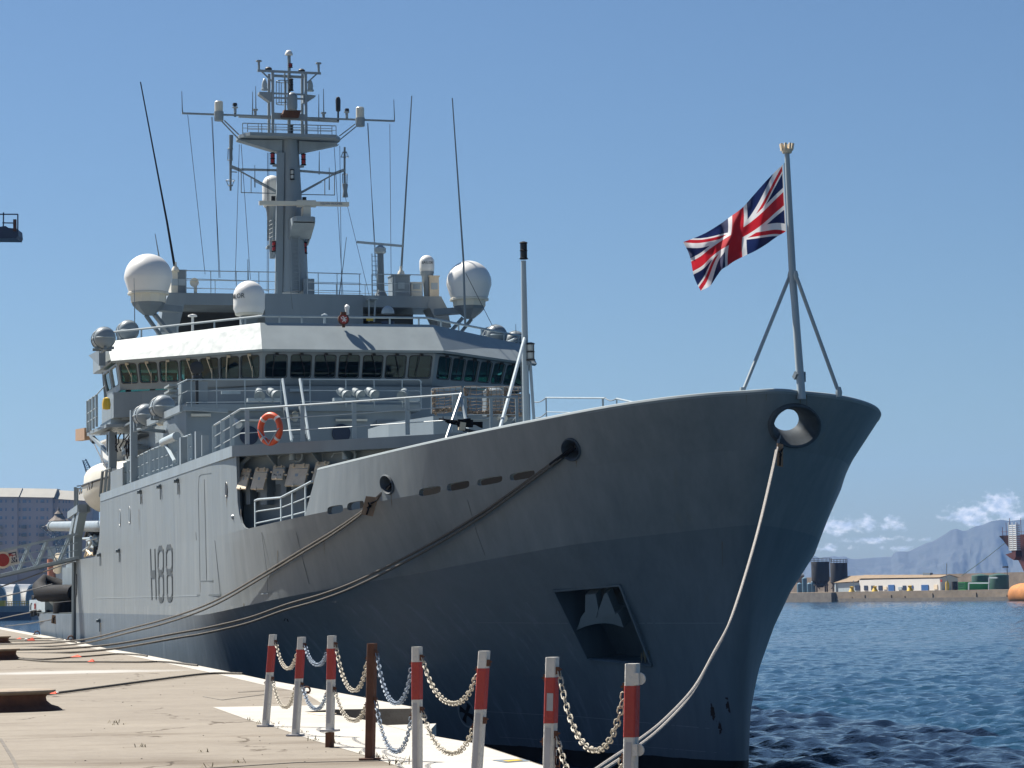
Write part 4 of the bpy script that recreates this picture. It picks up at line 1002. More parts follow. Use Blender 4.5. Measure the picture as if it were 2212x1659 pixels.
# interior: floor, dark back wall, console line
mb = MB(); mb.prism(mirror([(41.85, 3.2), (46.7, 7.8), (50.1, 7.8)]), 11.8, 12.02); mb.bb((48.6, -5.1, 12), (48.8, 5.1, 13.28)); mb.bb((42.5, -3.2, 12.02), (43.1, 3.2, 12.42)); part('bridge_interior', mb, 'greyd', ship)
for k in range(6):
    mb = MB(); y = -4.5 + k * 1.8; mb.box((44 + abs(y) * .5, y, 12.35), (.5, .5, .7)); mb.box((44.3 + abs(y) * .5, y, 12.8), (.15, .5, .5)); part('helm_seat', mb, 'greyd', ship)
# wall under the windows, wings, wing platforms
mb = MB(); wz0 = sp(246, 901, t=8.3).z
mb.prism([(41.7, 3.2), (bb_[1].x + .1, 7.93), (50.15, 7.95), (50.15, -7.95), (bb_[1].x + .1, -7.93), (41.7, -3.2)], FLZ - 1.0 + .05, FLZ + .12); 
part('bridge_apron', mb, 'grey', ship)
for side in (1, -1):
    mb = MB(); f = lambda x, y: (x, y * side)
    poly = [f(44.7, 5.9), f(bb_[1].x - .08, 8.28), f(49.6, 8.28), f(49.6, 5.9)]
    mb.prism(poly if side == 1 else poly[::-1], wz0, FLZ + .10); part('wing_house', mb, 'grey', ship)
    poly = [f(44.6, 6.0), f(46.2, 8.5), f(50.5, 8.7), f(50.5, 6.0)]
    mb = MB(); mb.prism(poly if side == 1 else poly[::-1], wz0 - .34, wz0 - .22); mb.prism([f(45, 6.3), f(46.4, 8.3), f(50, 8.3), f(50, 6.3)] if side == 1 else [f(45, 6.3), f(46.4, 8.3), f(50, 8.3), f(50, 6.3)][::-1], wz0 - .24, wz0 + .01)
    part('wing_sponson', mb, 'grey', ship)
# rails outside the starboard wing
mb = MB(); z0, z1 = wz0 - .25, wz0 + 1.0
for s_ in (47.2, 48.3, 49.4, 50.4): mb.bar((s_, 8.75, z0), (s_, 8.75, z1), .1, .06)
for z in (z0 + .4, z0 + .75, z1): mb.tube([(47.0, 8.75, z), (50.4, 8.75, z)], .025, 5)
mb.tube([(47, 8.75, z1), (46.4, 8.5, z1 + .3)], .025, 5); part('railing', mb, 'rail', ship)
mb = MB(); mb.lathe([(.02, 0), (.14, .02), (.16, .2), (.12, .42), (.02, .46)], sp(230, 885, t=8.9), 12); part('danbuoy_lamp', mb, 'yellow', ship)
mb = MB()
for (x0, x1, y0, y1, t_) in [(255, 300, 938, 960, 7.4), (262, 292, 962, 985, 7.6), (330, 372, 955, 975, 7.2), (262, 300, 900, 925, 7.9)]:
    a, b = sp(x0, y1, t=t_), sp(x1, y0, t=t_); mb.bb((min(a.x, b.x), t_ - .5, a.z), (max(a.x, b.x) - .1, t_, b.z))
part('wing_machinery', mb, 'greyd', ship)
mb = MB(); r = random.Random(5)
for q in range(6):
    pts = [sp(248 + q * 8 + r.uniform(-6, 6), 938 + k * 9 + r.uniform(-2, 2), t=8.1) for k in range(5)]; mb.tube(pts, .03, 5)
mb.torus(sp(275, 970, t=8.2), .35, .025, (0, 1, 0)); part('hanging_cable', mb, 'black', ship)
mb = MB(); 
for (x, y) in [(352, 905), (393 - 22, 905)]: pass
mb.lathe([(.02, -.12), (.12, -.1), (.14, .05), (.02, .1)], sp(345, 914, t=7.6), 10, (0, .3, -1)); part('deck_lamp', mb, 'tan', ship)
# uptake block abaft the tower and deckhouse sides seen below the wing
mb = MB(); mb.prism(mirror([(44.5, 6.6), (47.5, 7.0), (56, 7.0)]), 8.28, 10.6); part('midship_house', mb, 'grey', ship)
# the square look-out box and cranked end piece at the platform's starboard end
mb = MB(); mb.bb((PF + .9, c0.y - .9, PZ + .12), (PF + 1.9, c0.y + .02, PZ + 1.0)); part('switch_cabinet', mb, 'grey', ship)
mb = MB()
for k in range(4): mb.bb((PF + .5, c0.y + .25, PZ + .2 + k * .2), (PF + 1.8, c0.y + .55, PZ + .27 + k * .2))
part('louvre', mb, 'visor', ship)
mb = MB(); c = sp(425, 795, s=PF + .3); mb.lathe([(.02, -.14), (.2, -.12), (.24, .0), (.24, .14), (.19, .16), (.02, .15)], c, 16, (-1, .15, -.05)); mb.bar(c, Vector((c.x, c.y, PZ)), .1, .1); mb.box(c - Vector((0, 0, .32)), (.3, .3, .1)); part('searchlight', mb, 'dark', ship)
# ------------------------------------------------------------------ roof of the bridge and the gantry abaft it
ZR = 14.12
def lathe_part(name, prof, c, mat, parent, n=24, axis=(0, 0, 1)):
    mb = MB(); mb.lathe(prof, c, n, axis); return part(name, mb, mat, parent)
rt = [Vector((41.75, 3.2, 14.62)), Vector((vt[1].x + .1, 8.2, 14.45)), Vector((50.5, 8.3, 14.45))]
rail('railing', [rt[2], rt[1], rt[0], my(rt[0]), my(rt[1]), my(rt[2])], .5, [0, .1, .15, .19, .25, .31, .36, .41, .44, .5, .56, .6, .645, .69, .75, .81, .85, .9, 1], mids=(), r=.045, mr=.02)
GS0 = 50.0
def g_(x, y, s=GS0): return sp(x, y, s=s)
gt = g_(365, 632).z; gb = g_(395, 658).z
mb = MB()
a, b = g_(365, 640).y, g_(952, 640).y
mb.bb((GS0, b, gb), (GS0 + 2.6, a, gt)); part('gantry_beam', mb, 'grey', ship)
for pts in ([(365, 634), (405, 634), (398, 660), (384, 717), (345, 717), (352, 662)], [(945, 640), (953, 640), (966, 665), (975, 707), (948, 705), (930, 668), (922, 658), (930, 645)]):
    mb = MB(); mb.ext([g_(x, y, GS0 - .02) for x, y in pts], (1.2, 0, 0)); part('gantry_leg', mb, 'grey', ship)
mb = MB(); mb.prism([(GS0 - .1, g_(783, 660).y), (GS0 - .1, g_(572, 660).y), (56, g_(560, 660).y), (56, g_(783, 660).y)], ZR, gt + .01); part('mast_house', mb, 'grey', ship)
mb = MB(); mb.bb((52.7, -5.2, 14.6), (53.2, 5.0, 16.0)); mb.bb((GS0 + .6, -4.6, 15.35), (53, -2.8, 15.5)); part('funnel_screen', mb, 'dark', ship)
c = sp(838, 692, s=47.5); z = sp(838, 659, s=47.5).z
lathe_part('ventilator', [(.02, 0), (.26, 0), (.26, z - c.z - .28), (.02, z - c.z - .27)], c - Vector((0, 0, .4)), 'navy', ship, 16)
lathe_part('ventilator_cap', [(.27, 0), (.26, .1), (.2, .22), (.1, .3), (.02, .32)], Vector((c.x, c.y, z - .35)), 'rail', ship, 16)
mb = MB(); mb.bar(g_(795, 647, 49.7), g_(812, 648, 49.7), .9, .05); mb.bar(g_(797, 648, 49.5), g_(797, 695, 49.5), .06, .06); mb.bar(g_(811, 648, 49.5), g_(808, 695, 49.5), .06, .06)
part('deck_locker_frame', mb, 'rail', ship)
mb = MB(); a, b = g_(792, 693, 49.3), g_(806.5, 684.5, 49.3); mb.bb((49.3, b.y, a.z), (49.35, a.y, b.z)); part('warning_plate', mb, 'yellow', ship)
# gantry top rails in two levels
zt = g_(500, 586).z
for (x0, x1, ya, yb, ps) in [(402, 598, 584.5, 588, [0, .27, .55, .8, 1]), (664, 780, 589, 592, [0, .2, .55, .97]), (803, 912, 592, 594, [0, .1, .45, .75, 1])]:
    a, b = g_(x0, ya, GS0 + .15), g_(x1, yb, GS0 + .15); rail('railing', [a, b], a.z - gt, ps, mids=(.42, .78), r=.022, mr=.014)
for (x0, x1, ya, yb, ps) in [(402, 580, 602, 608, [0, .35, .7, 1]), (664, 912, 612, 618, [0, .25, .5, .75, 1])]:
    a, b = sp(x0, ya, s=GS0 + 2.5), sp(x1, yb, s=GS0 + 2.5); rail('railing', [a, b], .75, ps, mids=(.5,), r=.02, mr=.012)
# cabinets and boxes on the gantry
for (x0, y0, x1, y1, mat, lab) in [(384, 585.5, 402, 631.6, 'greyd', None), (370, 588, 385, 631, 'cream', None), (848, 596, 885, 639, 'grey', None), (889, 612, 911, 640, 'cream', None), (928.5, 598, 948, 640, 'tan', None)]:
    a, b = g_(x0, y1, GS0 + .5), g_(x1, y0, GS0 + .5); mb = MB(); mb.bb((GS0 + .5, b.y, gt), (GS0 + 1.3, a.y, b.z)); mb.bb((GS0 + .45, b.y - .03, b.z), (GS0 + 1.35, a.y + .03, b.z + .05))
    cb = part('deck_cabinet', mb, mat, ship)
    mb = MB(); mb.bb((GS0 + .47, (a.y + b.y) / 2 - .14, gt + .35), (GS0 + .5, (a.y + b.y) / 2 + .14, gt + .62)); part('door_panel', mb, 'rail', cb)
def horn(x, y, s, r, k=.5):
    mb = MB(); c = sp(x, y, s=s); mb.lathe([(.02, -r), (r * .5, -r * .95), (r * .45, 0), (r * .95, r * .7), (r, r * .75), (.03, r * .3)], c, 14, (-1, k, 0)); mb.bar(c, c - Vector((0, 0, .55)), .12, .1); part('loud_hailer', mb, 'cream', ship)
horn(422, 611, GS0 + .3, .19)
# big satellite radomes outboard of the gantry legs
def big_dome(x, y, rpx, s, yw, yfl, ydr, side):
    c = sp(x, y, s=s); k = abs(sp(x, y + 100, s=s).z - c.z) / 100.0; R_ = rpx * k; zw = c.z - (yw - y) * k
    root_prof = []
    a0 = math.asin(max(-1, min(1, (zw - c.z) / R_)))
    prof = [(R_ * math.cos(a0 + (math.pi / 2 - a0) * i / 16), c.z + R_ * math.sin(a0 + (math.pi / 2 - a0) * i / 16)) for i in range(17)]
    zf = c.z - (yfl - y) * k; zd = c.z - (ydr - y) * k; cc = Vector((c.x, c.y, 0))
    mb = MB(); mb.lathe([(R_ * .80, zf + .0)] + prof, cc, 36); dm = part('radome', mb, 'white', ship)
    mb = MB(); mb.lathe([(R_ * .72, zf - .05), (R_ * .86, zf - .05), (R_ * .86, zf + .02), (R_ * .80, zf + .06)], cc, 30); part('flange', mb, 'cream', dm)
    mb = MB(); mb.lathe([(R_ * .70, zd), (R_ * .73, zd), (R_ * .75, zf - .05)], cc, 12, smooth=False); part('pedestal_drum', mb, 'cream', dm)
    mb = MB(); mb.lathe([(R_ * .2, zd - .5), (R_ * .5, zd - .28), (R_ * .66, zd - .12), (R_ * .7, zd)], cc, 8, smooth=False)
    g = -1 if side > 0 else 1; z0 = zd - .15
    mb.bar((c.x, c.y, z0), (c.x + .6, c.y + g * 1.3, z0 - .05), .5, .25); mb.bar((c.x + .1, c.y + g * .25, z0 - .3), (c.x + .5, c.y + g * 1.25, ZR + .1), .22, .12); mb.bar((c.x, c.y + side * .1, z0 - .35), (c.x + .3, c.y + g * .6, ZR + .3), .14, .12)
    part('radome_bracket', mb, 'greyd', dm)
    return dm
big_dome(320.3, 600, 51.5, 48.3, 603, 634, 654, 1)
big_dome(1013, 612, 48.7, 48.3, 615, 647, 662, -1)
# smaller domes
def capsule_dome(name, x0, x1, yt, yb, s, mat, parent, text=None, ty=0, cone=.0, taper=1.0, tx=0):
    c = sp((x0 + x1) / 2, yb, s=s); top = sp((x0 + x1) / 2, yt, s=s).z; r = abs(sp(x0, yb, s=s).y - sp(x1, yb, s=s).y) / 2; h = top - c.z; hc = h - r * 1.02
    prof = [(r * .88, -.02), (r * taper, .12 * h)] + [(r * (taper + (1 - taper) * i / 4), .12 * h + (hc - .12 * h) * i / 4) for i in range(1, 5)] + [(r * math.cos(a), hc + r * math.sin(a)) for a in np.linspace(.1, math.pi / 2, 10)]
    mb = MB(); mb.lathe(prof, c, 28); o = part(name, mb, mat, parent)
    mb = MB(); mb.lathe([(r * .86, -.10), (r * .9, -.02)], c, 24); 
    if parent is ship: part('base_ring', mb, 'cream', o)
    if text:
        V, F = text_mb(text, ty, .004); tm = MB(); zc = c.z + h * .48
        for v in V: pass
        a0 = math.pi + tx
        tm.add([Vector((c.x + (r + .008 + v.z) * math.cos(a0 - (-v.x) / r * 1.0), c.y + (r + .008 + v.z) * math.sin(a0 - (-v.x) / r * 1.0), zc + v.y)) for v in V], F)
        part('dome_lettering', tm, 'text', o)
    return c, r, o
capsule_dome('small_radome', 504.5, 572, 606, 676, 44.0, 'white', ship, 'SAILOR', .26, tx=-1.15)
mb = MB(); c = sp(538, 690, s=44.2); mb.bb((c.x - .2, c.y - .3, ZR), (c.x + .4, c.y + .3, c.z + .25)); part('dome_pedestal', mb, 'greyd', ship)
c, r, o = capsule_dome('small_radome', 906.5, 938, 551, 586, GS0 + .8, 'white', ship, 'SAILOR', .155, tx=-.12)
mb = MB(); mb.lathe([(.12, gt - c.z), (.14, -1.0), (.2, -.3), (.3, -.08), (.3, -.02)], c, 10); part('dome_pedestal', mb, 'mast', ship)
# ship's badge on the front rail
c = sp(742, 690, s=41.3); mb = MB(); mb.lathe([(.02, -.05), (.21, -.05), (.21, .05), (.02, .06)], c, 26, (-1, 0, 0)); mb.bb((c.x - .05, c.y - .1, c.z + .17), (c.x + .05, c.y + .1, c.z + .28)); mb.bb((c.x - .05, c.y - .05, c.z - .3), (c.x + .05, c.y + .05, c.z - .18)); bd = part('ship_badge', mb, 'rust', ship)
mb = MB(); mb.lathe([(.02, 0), (.165, 0), (.165, .02), (.02, .025)], c + Vector((-.055, 0, 0)), 22, (-1, 0, 0)); part('badge_field', mb, 'postr', bd)
mb = MB(); q = c + Vector((-.085, 0, 0))
for a, b in [((-.02, .15), (.04, -.06)), ((.04, .06), (.16, .12)), ((.03, -.02), (.15, -.05)), ((.02, -.06), (.10, -.17)), ((0, -.04), (-.10, -.16)), ((-.02, .0), (-.15, .03)), ((-.15, .03), (-.17, .14)), ((-.02, .15), (-.09, .17))]:
    mb.bar(q + Vector((0, -a[0], a[1])) * .62, q + Vector((0, -b[0], b[1])) * .62, .032, .03, up=(1, 0, 0))
part('badge_device', mb, 'white', bd)
mb = MB(); mb.lathe([(.02, 0), (.08, 0), (.07, .12), (.1, .3), (.02, .38)], sp(750, 679, s=41.5), 10); part('steaming_light', mb, 'white', ship)
# roof fittings
for (x, y0, y1, rr) in [(416, 684, 712, .14), (706 - 5, 683, 696, .1)]:
    a, b = sp(x, y1, s=44.5), sp(x, y0, s=44.5); mb = MB(); mb.tube([a - Vector((0, 0, .3)), b], .05, 6); mb.lathe([(.02, 0), (rr * 1.3, 0), (rr * 1.2, .06), (.02, .1)], b, 12); part('navigation_receiver', mb, 'white' if rr > .12 else 'rail', ship)

def capsule(name, c, axis, L, r, mats, label, group=None):
    """a life raft in its round-ended canister, on a cradle, with the band round its middle"""
    root = sthing(name, c, label, 'life raft', group); ax = Vector(axis).normalized(); O = Vector((0, 0, 0))
    prof = [(.02, -L / 2)] + [(r * math.sin(a), -L / 2 + r * .75 * (1 - math.cos(a))) for a in np.linspace(.25, math.pi / 2, 7)] + [(r * math.sin(a), L / 2 - r * .75 * (1 - math.cos(a))) for a in np.linspace(math.pi / 2, .25, 7)] + [(.02, L / 2)]
    mb = MB(); mb.lathe(prof, O, 26, ax); part('canister', mb, mats, root)
    side = ax.cross(Vector((0, 0, 1))).normalized()
    mb = MB(); pts = []
    for k in range(25):
        a = 2 * math.pi * k / 24; f = (L / 2 + .01, r + .012); cx, cy = math.cos(a), math.sin(a)
        pts.append(ax * (f[0] * abs(cx) ** .7 * (1 if cx > 0 else -1)) + side * (f[1] * abs(cy) ** .7 * (1 if cy > 0 else -1)))
    mb.tube(pts, .028, 6, False); part('seam_band', mb, 'rail', root)
    for k in (-.25, .25):
        mb = MB(); mb.torus(ax * L * k, r + .01, .02, ax, 24, 5); part('strap', mb, 'greyd', root)
    mb = MB(); 
    for k in (-.25, .25): mb.bar(ax * L * k - side * r * .9 - Vector((0, 0, r * .95)), ax * L * k + side * r * .9 - Vector((0, 0, r * .95)), .1, .1)
    mb.bar(-ax * L * .45 - Vector((0, 0, r * 1.05)), ax * L * .45 - Vector((0, 0, r * 1.05)), .1, .12); part('cradle', mb, 'greyd', root)
    return root
gl = 'grey life raft canisters on the ship'
CS = 6.9
capsule('life_raft', sp(313, 898, t=8.3), (1, .0, 0), 1.5, .37, 'grey', 'grey life raft canister under the bridge wing, the aft and lower of the pair', gl)
capsule('life_raft', sp(350, 880, t=8.3), (1, .0, 0), 1.5, .37, 'grey', 'grey life raft canister beside the front platform, forward one of the pair', gl)
mb = MB(); a, b = sp(292, 926, t=8.3), sp(392, 882, t=8.3); mb.bar(a, b, .12, .22); mb.bar(sp(290, 890, t=8.4), sp(292, 932, t=8.4), .1, .12); mb.bar(sp(333, 868, t=8.4), sp(334, 905, t=8.4), .1, .12); mb.bar(a, a + Vector((2, -1.6, 0)), .1, .12); mb.bar(b, b + Vector((1, -1.6, 0)), .1, .12)
part('raft_rack', mb, 'grey', ship)
capsule('life_raft', sp(223, 732, t=9.0), (1, 0, 0), 1.5, .39, 'grey', 'grey life raft canister hung outboard of the bridge roof at the far left', gl)
capsule('life_raft', sp(275, 716, t=7.4), (1, 0, 0), 1.5, .39, 'grey', 'grey life raft canister on the left end of the bridge roof behind the rail', gl)
capsule('life_raft', sp(1066, 727, t=-7.0), (1, 0, 0), 1.7, .42, 'greyd', 'dark grey canister on the right end of the bridge roof, nearer the big radome', gl)
capsule('life_raft', sp(1108, 741, t=-8.9), (1, 0, 0), 1.7, .45, 'greyd', 'dark grey canister hung outboard of the bridge roof at the far right', gl)
mb = MB(); mb.ext([sp(205, 768, t=8.6), sp(228, 756, t=8.6), sp(228, 790, t=8.6)], (0, .25, 0)); part('raft_bracket', mb, 'greyd', ship)
# lifebuoy on the rail
c = sp(584, 926.5, s=14.8); root = sthing('lifebuoy', c, 'orange ring lifebuoy with pale bands hung on the first deck rail', 'lifebuoy')
mb = MB(); mb.torus((0, 0, 0), .33, .085, wn, 32, 10, sy=1.12); part('ring', mb, 'orange', root)
for a in (45, 135, 225, 315):
    x_ = wn.cross(Vector((0, 0, 1))).normalized(); y_ = wn.cross(x_); q = (x_ * math.cos(rad(a)) + y_ * math.sin(rad(a)) * 1.12) * .33; tdir = (-x_ * math.sin(rad(a)) + y_ * math.cos(rad(a)))
    mb = MB(); mb.lathe([(.092, -.035), (.092, .035)], q, 12, tdir); part('band', mb, 'whiteband', root)
mb = MB(); mb.bar(y_ * .42 + wn * .08, y_ * -.0 - x_ * .36 + wn * .09, .03, .02); mb.bar(y_ * .42 + wn * .08, x_ * .36 + wn * .09, .03, .02); part('becket', mb, 'rail', root)

# machine gun on its rail mount
c = sp(1003, 918, s=9.6); root = sthing('machine_gun', c, 'black machine gun on a pintle mount above the bulwark', 'gun')
def gp(x, y, d=0): return sp(x, y, s=9.6 + d) - c
mb = MB(); mb.bar(gp(988, 914), gp(1021, 915), .10, .19); mb.bar(gp(1001, 908), gp(1016, 907), .09, .08); part('receiver', mb, 'black', root)
mb = MB(); mb.tube([gp(948, 905), gp(988, 910)], .022, 8); mb.bar(gp(957, 900), gp(957, 906), .02, .03); mb.tube([gp(962, 910), gp(990, 914)], .024, 8); mb.tube([gp(966, 913), gp(990, 918)], .018, 6); part('barrel', mb, 'black', root)
mb = MB(); mb.ext([gp(x, y) for x, y in [(1020, 911), (1043, 911), (1042.5, 925), (1036, 922), (1029, 918), (1020, 917)]], (.07, 0, 0)); part('stock', mb, 'black', root)
mb = MB(); mb.bar(gp(992, 920), gp(1004, 922), .16, .2); part('ammunition_box', mb, 'tan', root)
mb = MB(); mb.tube([gp(1000, 922), gp(1005, 932)], .05, 8); mb.bar(gp(1003, 928), gp(1027, 934), .06, .08); mb.tube([gp(1025, 934), gp(1026, 950)], .06, 8); mb.bar(gp(1014, 946), gp(1026, 941), .05, .08); part('pintle_mount', mb, 'dark', root)

# ------------------------------------------------------------------ main mast
MS = 52.5
def q_(x, y, s=MS): return sp(x, y, s=s)
mb = MB(); pb = q_(637, 632); pt = q_(625.5, 300); cs = [(pb, .66), (q_(634, 590), .58), (q_(632.5, 530), .52), (q_(629.5, 430), .44), (pt, .36)]
sm = []; mb.tube([p for p, r in cs], [r for p, r in cs], 20); mast = part('mast', mb, 'mast', ship)
mb = MB(); mb.bar(q_(606, 330, MS - .25), q_(601.5, 640, MS - .25), .17, .3, up=(0, 1, 0)); part('cable_trunk', mb, 'mast', mast)
mb = MB(); mb.prism([(MS - .8, q_(671, 600).y), (MS - .8, q_(648, 600).y), (MS + .8, q_(648, 600).y), (MS + .8, q_(671, 600).y)], gt, q_(660, 607).z); part('mast_foot_cabinet', mb, 'mast', mast)
mb = MB(); a, b = q_(637, 500, MS - .62), q_(639, 632, MS - .72)
for dy in (-.16, .16): mb.bar(a + Vector((0, dy, 0)), b + Vector((0, dy, 0)), .03, .05)
for k in even(16): p = a.lerp(b, k); mb.bar(p - Vector((0, .16, 0)), p + Vector((0, .16, 0)), .025, .025)
part('mast_ladder', mb, 'mast', mast)
mb = MB(); mb.bar(q_(657, 595, MS + .3), q_(671, 420, MS + .3) - Vector((0, 0, 0)) + (q_(661, 508) - q_(671, 420)) * .0, .05, .05) if False else mb.tube([q_(660, 606), q_(661, 505)], .04, 5); mb.tube([q_(664, 604), q_(660.5, 520)], .03, 5); part('stay_tube', mb, 'mast', mast)
# radar platform and the big radar
mb = MB(); P3 = [q_(x, y, MS - 1.9) for x, y in [(634, 474), (682, 473), (681, 481), (636, 481)]]
pz1, pz0 = q_(655, 471, MS - 1.2).z, q_(655, 481, MS - 1.2).z; yl, yr = q_(634, 475, MS - 1.6).y, q_(682, 475, MS - 1.6).y
mb.prism([(MS - 1.7, yr + .12), (MS - 1.7, yl - .12), (MS - 1.5, yl), (MS, yl), (MS, yr), (MS - 1.5, yr)], pz0, pz1); rp = part('radar_platform', mb, 'mast', mast)
mb = MB(); zz = q_(612, 526, MS - .4).z
for y in (yl, yr): mb.ext([(MS - 1.5, y, pz0), (MS + .1, y, pz0), (MS + .1, y, zz), (MS - .5, y, zz + .25)], (0, -.05 if y == yl else .05, 0))
mb.ext([(MS - 1.5, yl, pz0 - .05), (MS - 1.5, yr, pz0 - .05), (MS - .5, yr, zz + .2), (MS - .5, yl, zz + .2)], (.05, 0, .0)); part('platform_gusset', mb, 'mast', mast)
mb = MB(); c = q_(661, 471, MS - 1.1); mb.box(c + Vector((0, 0, .22)), (.5, .32, .42)); mb.box(c + Vector((0, 0, .45)), (.36, .24, .12)); part('radar_gearbox', mb, 'cream', mast)
mb = MB(); a, b = q_(560, 438.5, MS - 1.2), q_(753, 441.5, MS - 1.2); mb.bar(a, b, .22, .17); mb.bar(a.lerp(b, .42), a.lerp(b, .63), .16, .28); ra = part('radar_scanner', mb, 'cream', mast)
mb = MB(); q = a.lerp(b, .80) + Vector((-.115, 0, .0)); put_text(mb, 'KELVIN HUGHES', .125, q, (b - a), (0, 0, 1), .003, sx=1.0); part('scanner_lettering', mb, 'textb', mast)
# dome on its ledge abaft the mast, and the ledge
DC = 54.0
c, r, o = capsule_dome('aft_radome', 567, 609, 378.5, 446, DC, 'white', mast)
mb = MB(); c = q_(588, 447, DC); mb.lathe([(.30, 0), (.25, -.2), (.15, -1.2), (.14, -2.2)], c, 12); mb.ext([q_(x, y, DC) for x, y in [(578, 531), (605, 506), (605, 536), (578, 535)]], (.5, 0, 0)); part('radome_pillar', mb, 'mast', mast)
mb = MB()
for (x, y0, y1) in [(579, 475, 520), (590, 465, 525)]: mb.tube([q_(x, y0, DC - .3), q_(x, y1, DC - .3)], .03, 5)
for k in range(5): mb.tube([q_(579, 480 + k * 9, DC - .3), q_(598, 470 + k * 9, DC - .3)], .02, 4)
part('ledge_rail', mb, 'mast', mast)
# crosstrees platform
def beam(mb, p, q, w_=.08, h_=.08, s=MS, s2=None): mb.bar(q_(*p, s), q_(*q, s if s2 is None else s2), w_, h_)
zp1, zp0 = q_(620, 296).z, q_(620, 303).z
ya, yb = q_(515, 300).y, q_(733, 300).y
mb = MB(); mb.prism([(MS - .9, yb * .85), (MS - .9, ya * .85), (MS - .2, ya), (MS + .6, ya), (MS + .9, 0), (MS + .6, yb), (MS - .2, yb)], zp0, zp1)
for pts in ([(514, 302), (610, 302), (610, 331), (604, 329)], [(733, 312), (646, 304), (646, 330), (652, 329)]):
    mb.ext([q_(x, y, MS - .25) for x, y in pts], (.5, 0, 0))
part('crosstree_platform', mb, 'mast', mast)
for sd_, x0, x1 in ((-.85, 518, 730), (.5, 522, 728)):
    a, b = q_(x0, 266, MS + sd_), q_(x1, 272, MS + sd_); a.y *= .86 if sd_ < 0 else .98; b.y *= .86 if sd_ < 0 else .98
    rail('platform_rail', [a, b], a.z - zp1, even(7), mids=(.33, .66), r=.022, mr=.014, mat='mast', parent=mast)
# main yard with its end pots
mb = MB(); beam(mb, (393, 244.6), (852, 261.5), .09, .07); beam(mb, (515, 251), (732, 262), .14, .10, MS + .25); yard = part('main_yard', mb, 'mast', mast)
mb = MB(); beam(mb, (479, 262), (516, 301), .05, .05, MS, MS); beam(mb, (484, 260), (516, 291), .05, .05, MS + .3); part('yard_strut', mb, 'mast', mast)
mb = MB(); beam(mb, (771, 272), (733, 303), .05, .05); beam(mb, (767, 268), (733, 294), .05, .05, MS + .3); part('yard_strut', mb, 'mast', mast)
for (x, y0, y1, y2) in [(472.8, 219, 241.5, 261), (778.2, 232, 255, 273)]:
    b, m_, t_ = q_(x, y2, MS - .1), q_(x, y1, MS - .1).z, q_(x, y0, MS - .1).z
    mb = MB(); mb.lathe([(.05, 0), (.19, 0), (.205, m_ - b.z)], b, 20); part('sensor_pot', mb, 'mast', mast)
    mb = MB(); mb.lathe([(.02, 0), (.175, 0), (.175, t_ - m_ - .03), (.15, t_ - m_), (.02, t_ - m_)], Vector((b.x, b.y, m_)), 20); part('sensor_cover', mb, 'cream', mast)
def whip(pts, r, s=MS, name='whip_aerial', parent=None, mat='greyd', t=None):
    P = [sp(x, y, t=t) if t is not None else sp(x, y, s=s) for x, y in pts]; mb = MB(); n = len(P); mb.tube(P, [r * (1 - .55 * i / max(1, n - 1)) for i in range(n)], 5); return part(name, mb, mat, parent or mast)
for pts in ([(394.5, 243), (393.7, 232), (392.7, 197)], [(852, 262), (852, 252), (850.6, 215)], [(545.6, 252), (545.7, 198)], [(553, 250), (552.3, 186)], [(688.6, 262), (688.7, 204)], [(699.5, 258), (698.7, 192)], [(744, 312 + 4, ), ][:0], [(689.5, 377), (689.7, 327)], [(550.7, 405), (550.5, 357)], [(711.3, 410), (711.2, 362)]):
    if len(pts) > 1: whip(pts, .028)
for (x, y, h) in [(551.5, 245, 5), (699, 252, 5), (508, 240, 12), (749, 250, 12)]:
    mb = MB(); c = q_(x, y); mb.lathe([(.02, -.1), (.06, -.1), (.06, .1), (.12, .14), (.12, .18), (.02, .2)], c, 8); part('aerial_base', mb, 'mast', mast)
mb = MB(); mb.tube([q_(508, 252), q_(507.5, 226)], .05, 6); mb.lathe([(.02, 0), (.11, 0), (.09, .1), (.02, .12)], q_(507.5, 228), 8); part('anemometer', mb, 'dark', mast)
mb = MB(); mb.tube([q_(749.5, 256), q_(749.5, 240)], .04, 6); mb.lathe([(.02, 0), (.1, 0), (.09, .1), (.02, .12)], q_(749.5, 240), 8); part('anemometer', mb, 'dark', mast)
mb = MB(); mb.lathe([(.03, 0), (.10, .05), (.11, .5), (.08, .62), (.02, .66)], q_(730.5, 242), 10); mb.tube([q_(730.5, 262), q_(730.5, 240)], .04, 5); part('aerial_pod', mb, 'dark', mast)
# upper lattice
mb = MB()
for (x0, x1, y0, y1, s_) in [(581, 581, 296, 160, MS + .5), (589.5, 588.8, 296, 155, MS - .4), (652.5, 652.8, 298, 160, MS + .5), (661.5, 660, 298, 158, MS - .4)]: mb.bar(q_(x0, y0, s_), q_(x1, y1, s_), .11, .11)
part('lattice_post', mb, 'mast', mast)
mb = MB(); beam(mb, (556, 152.5), (693, 158.6), .09, .09, MS - .4); beam(mb, (590, 163.5), (660, 167), .09, .1, MS + .1)
for y in (201.5, 211): beam(mb, (590, y), (660, y + 3), .07, .07, MS - .4)
beam(mb, (592, 250), (662, 254), .12, .25, MS - .4)
beam(mb, (565, 154), (588, 176), .06, .06, MS - .4); beam(mb, (684, 160), (661, 181), .06, .06, MS - .4)
part('lattice_crossbar', mb, 'mast', mast)
mb = MB(); mb.tube([q_(624.3, 296), q_(624.6, 135), q_(624.3, 120)], .07, 8); mb.bar(q_(616, 240), q_(615, 158), .06, .06); part('topmast', mb, 'mast', mast)
mb = MB(); mb.lathe([(.02, -.03), (.17, 0), (.165, .06), (.13, .14), (.07, .2), (.02, .21)], q_(624, 119, MS), 18); part('top_dome', mb, 'white', mast)
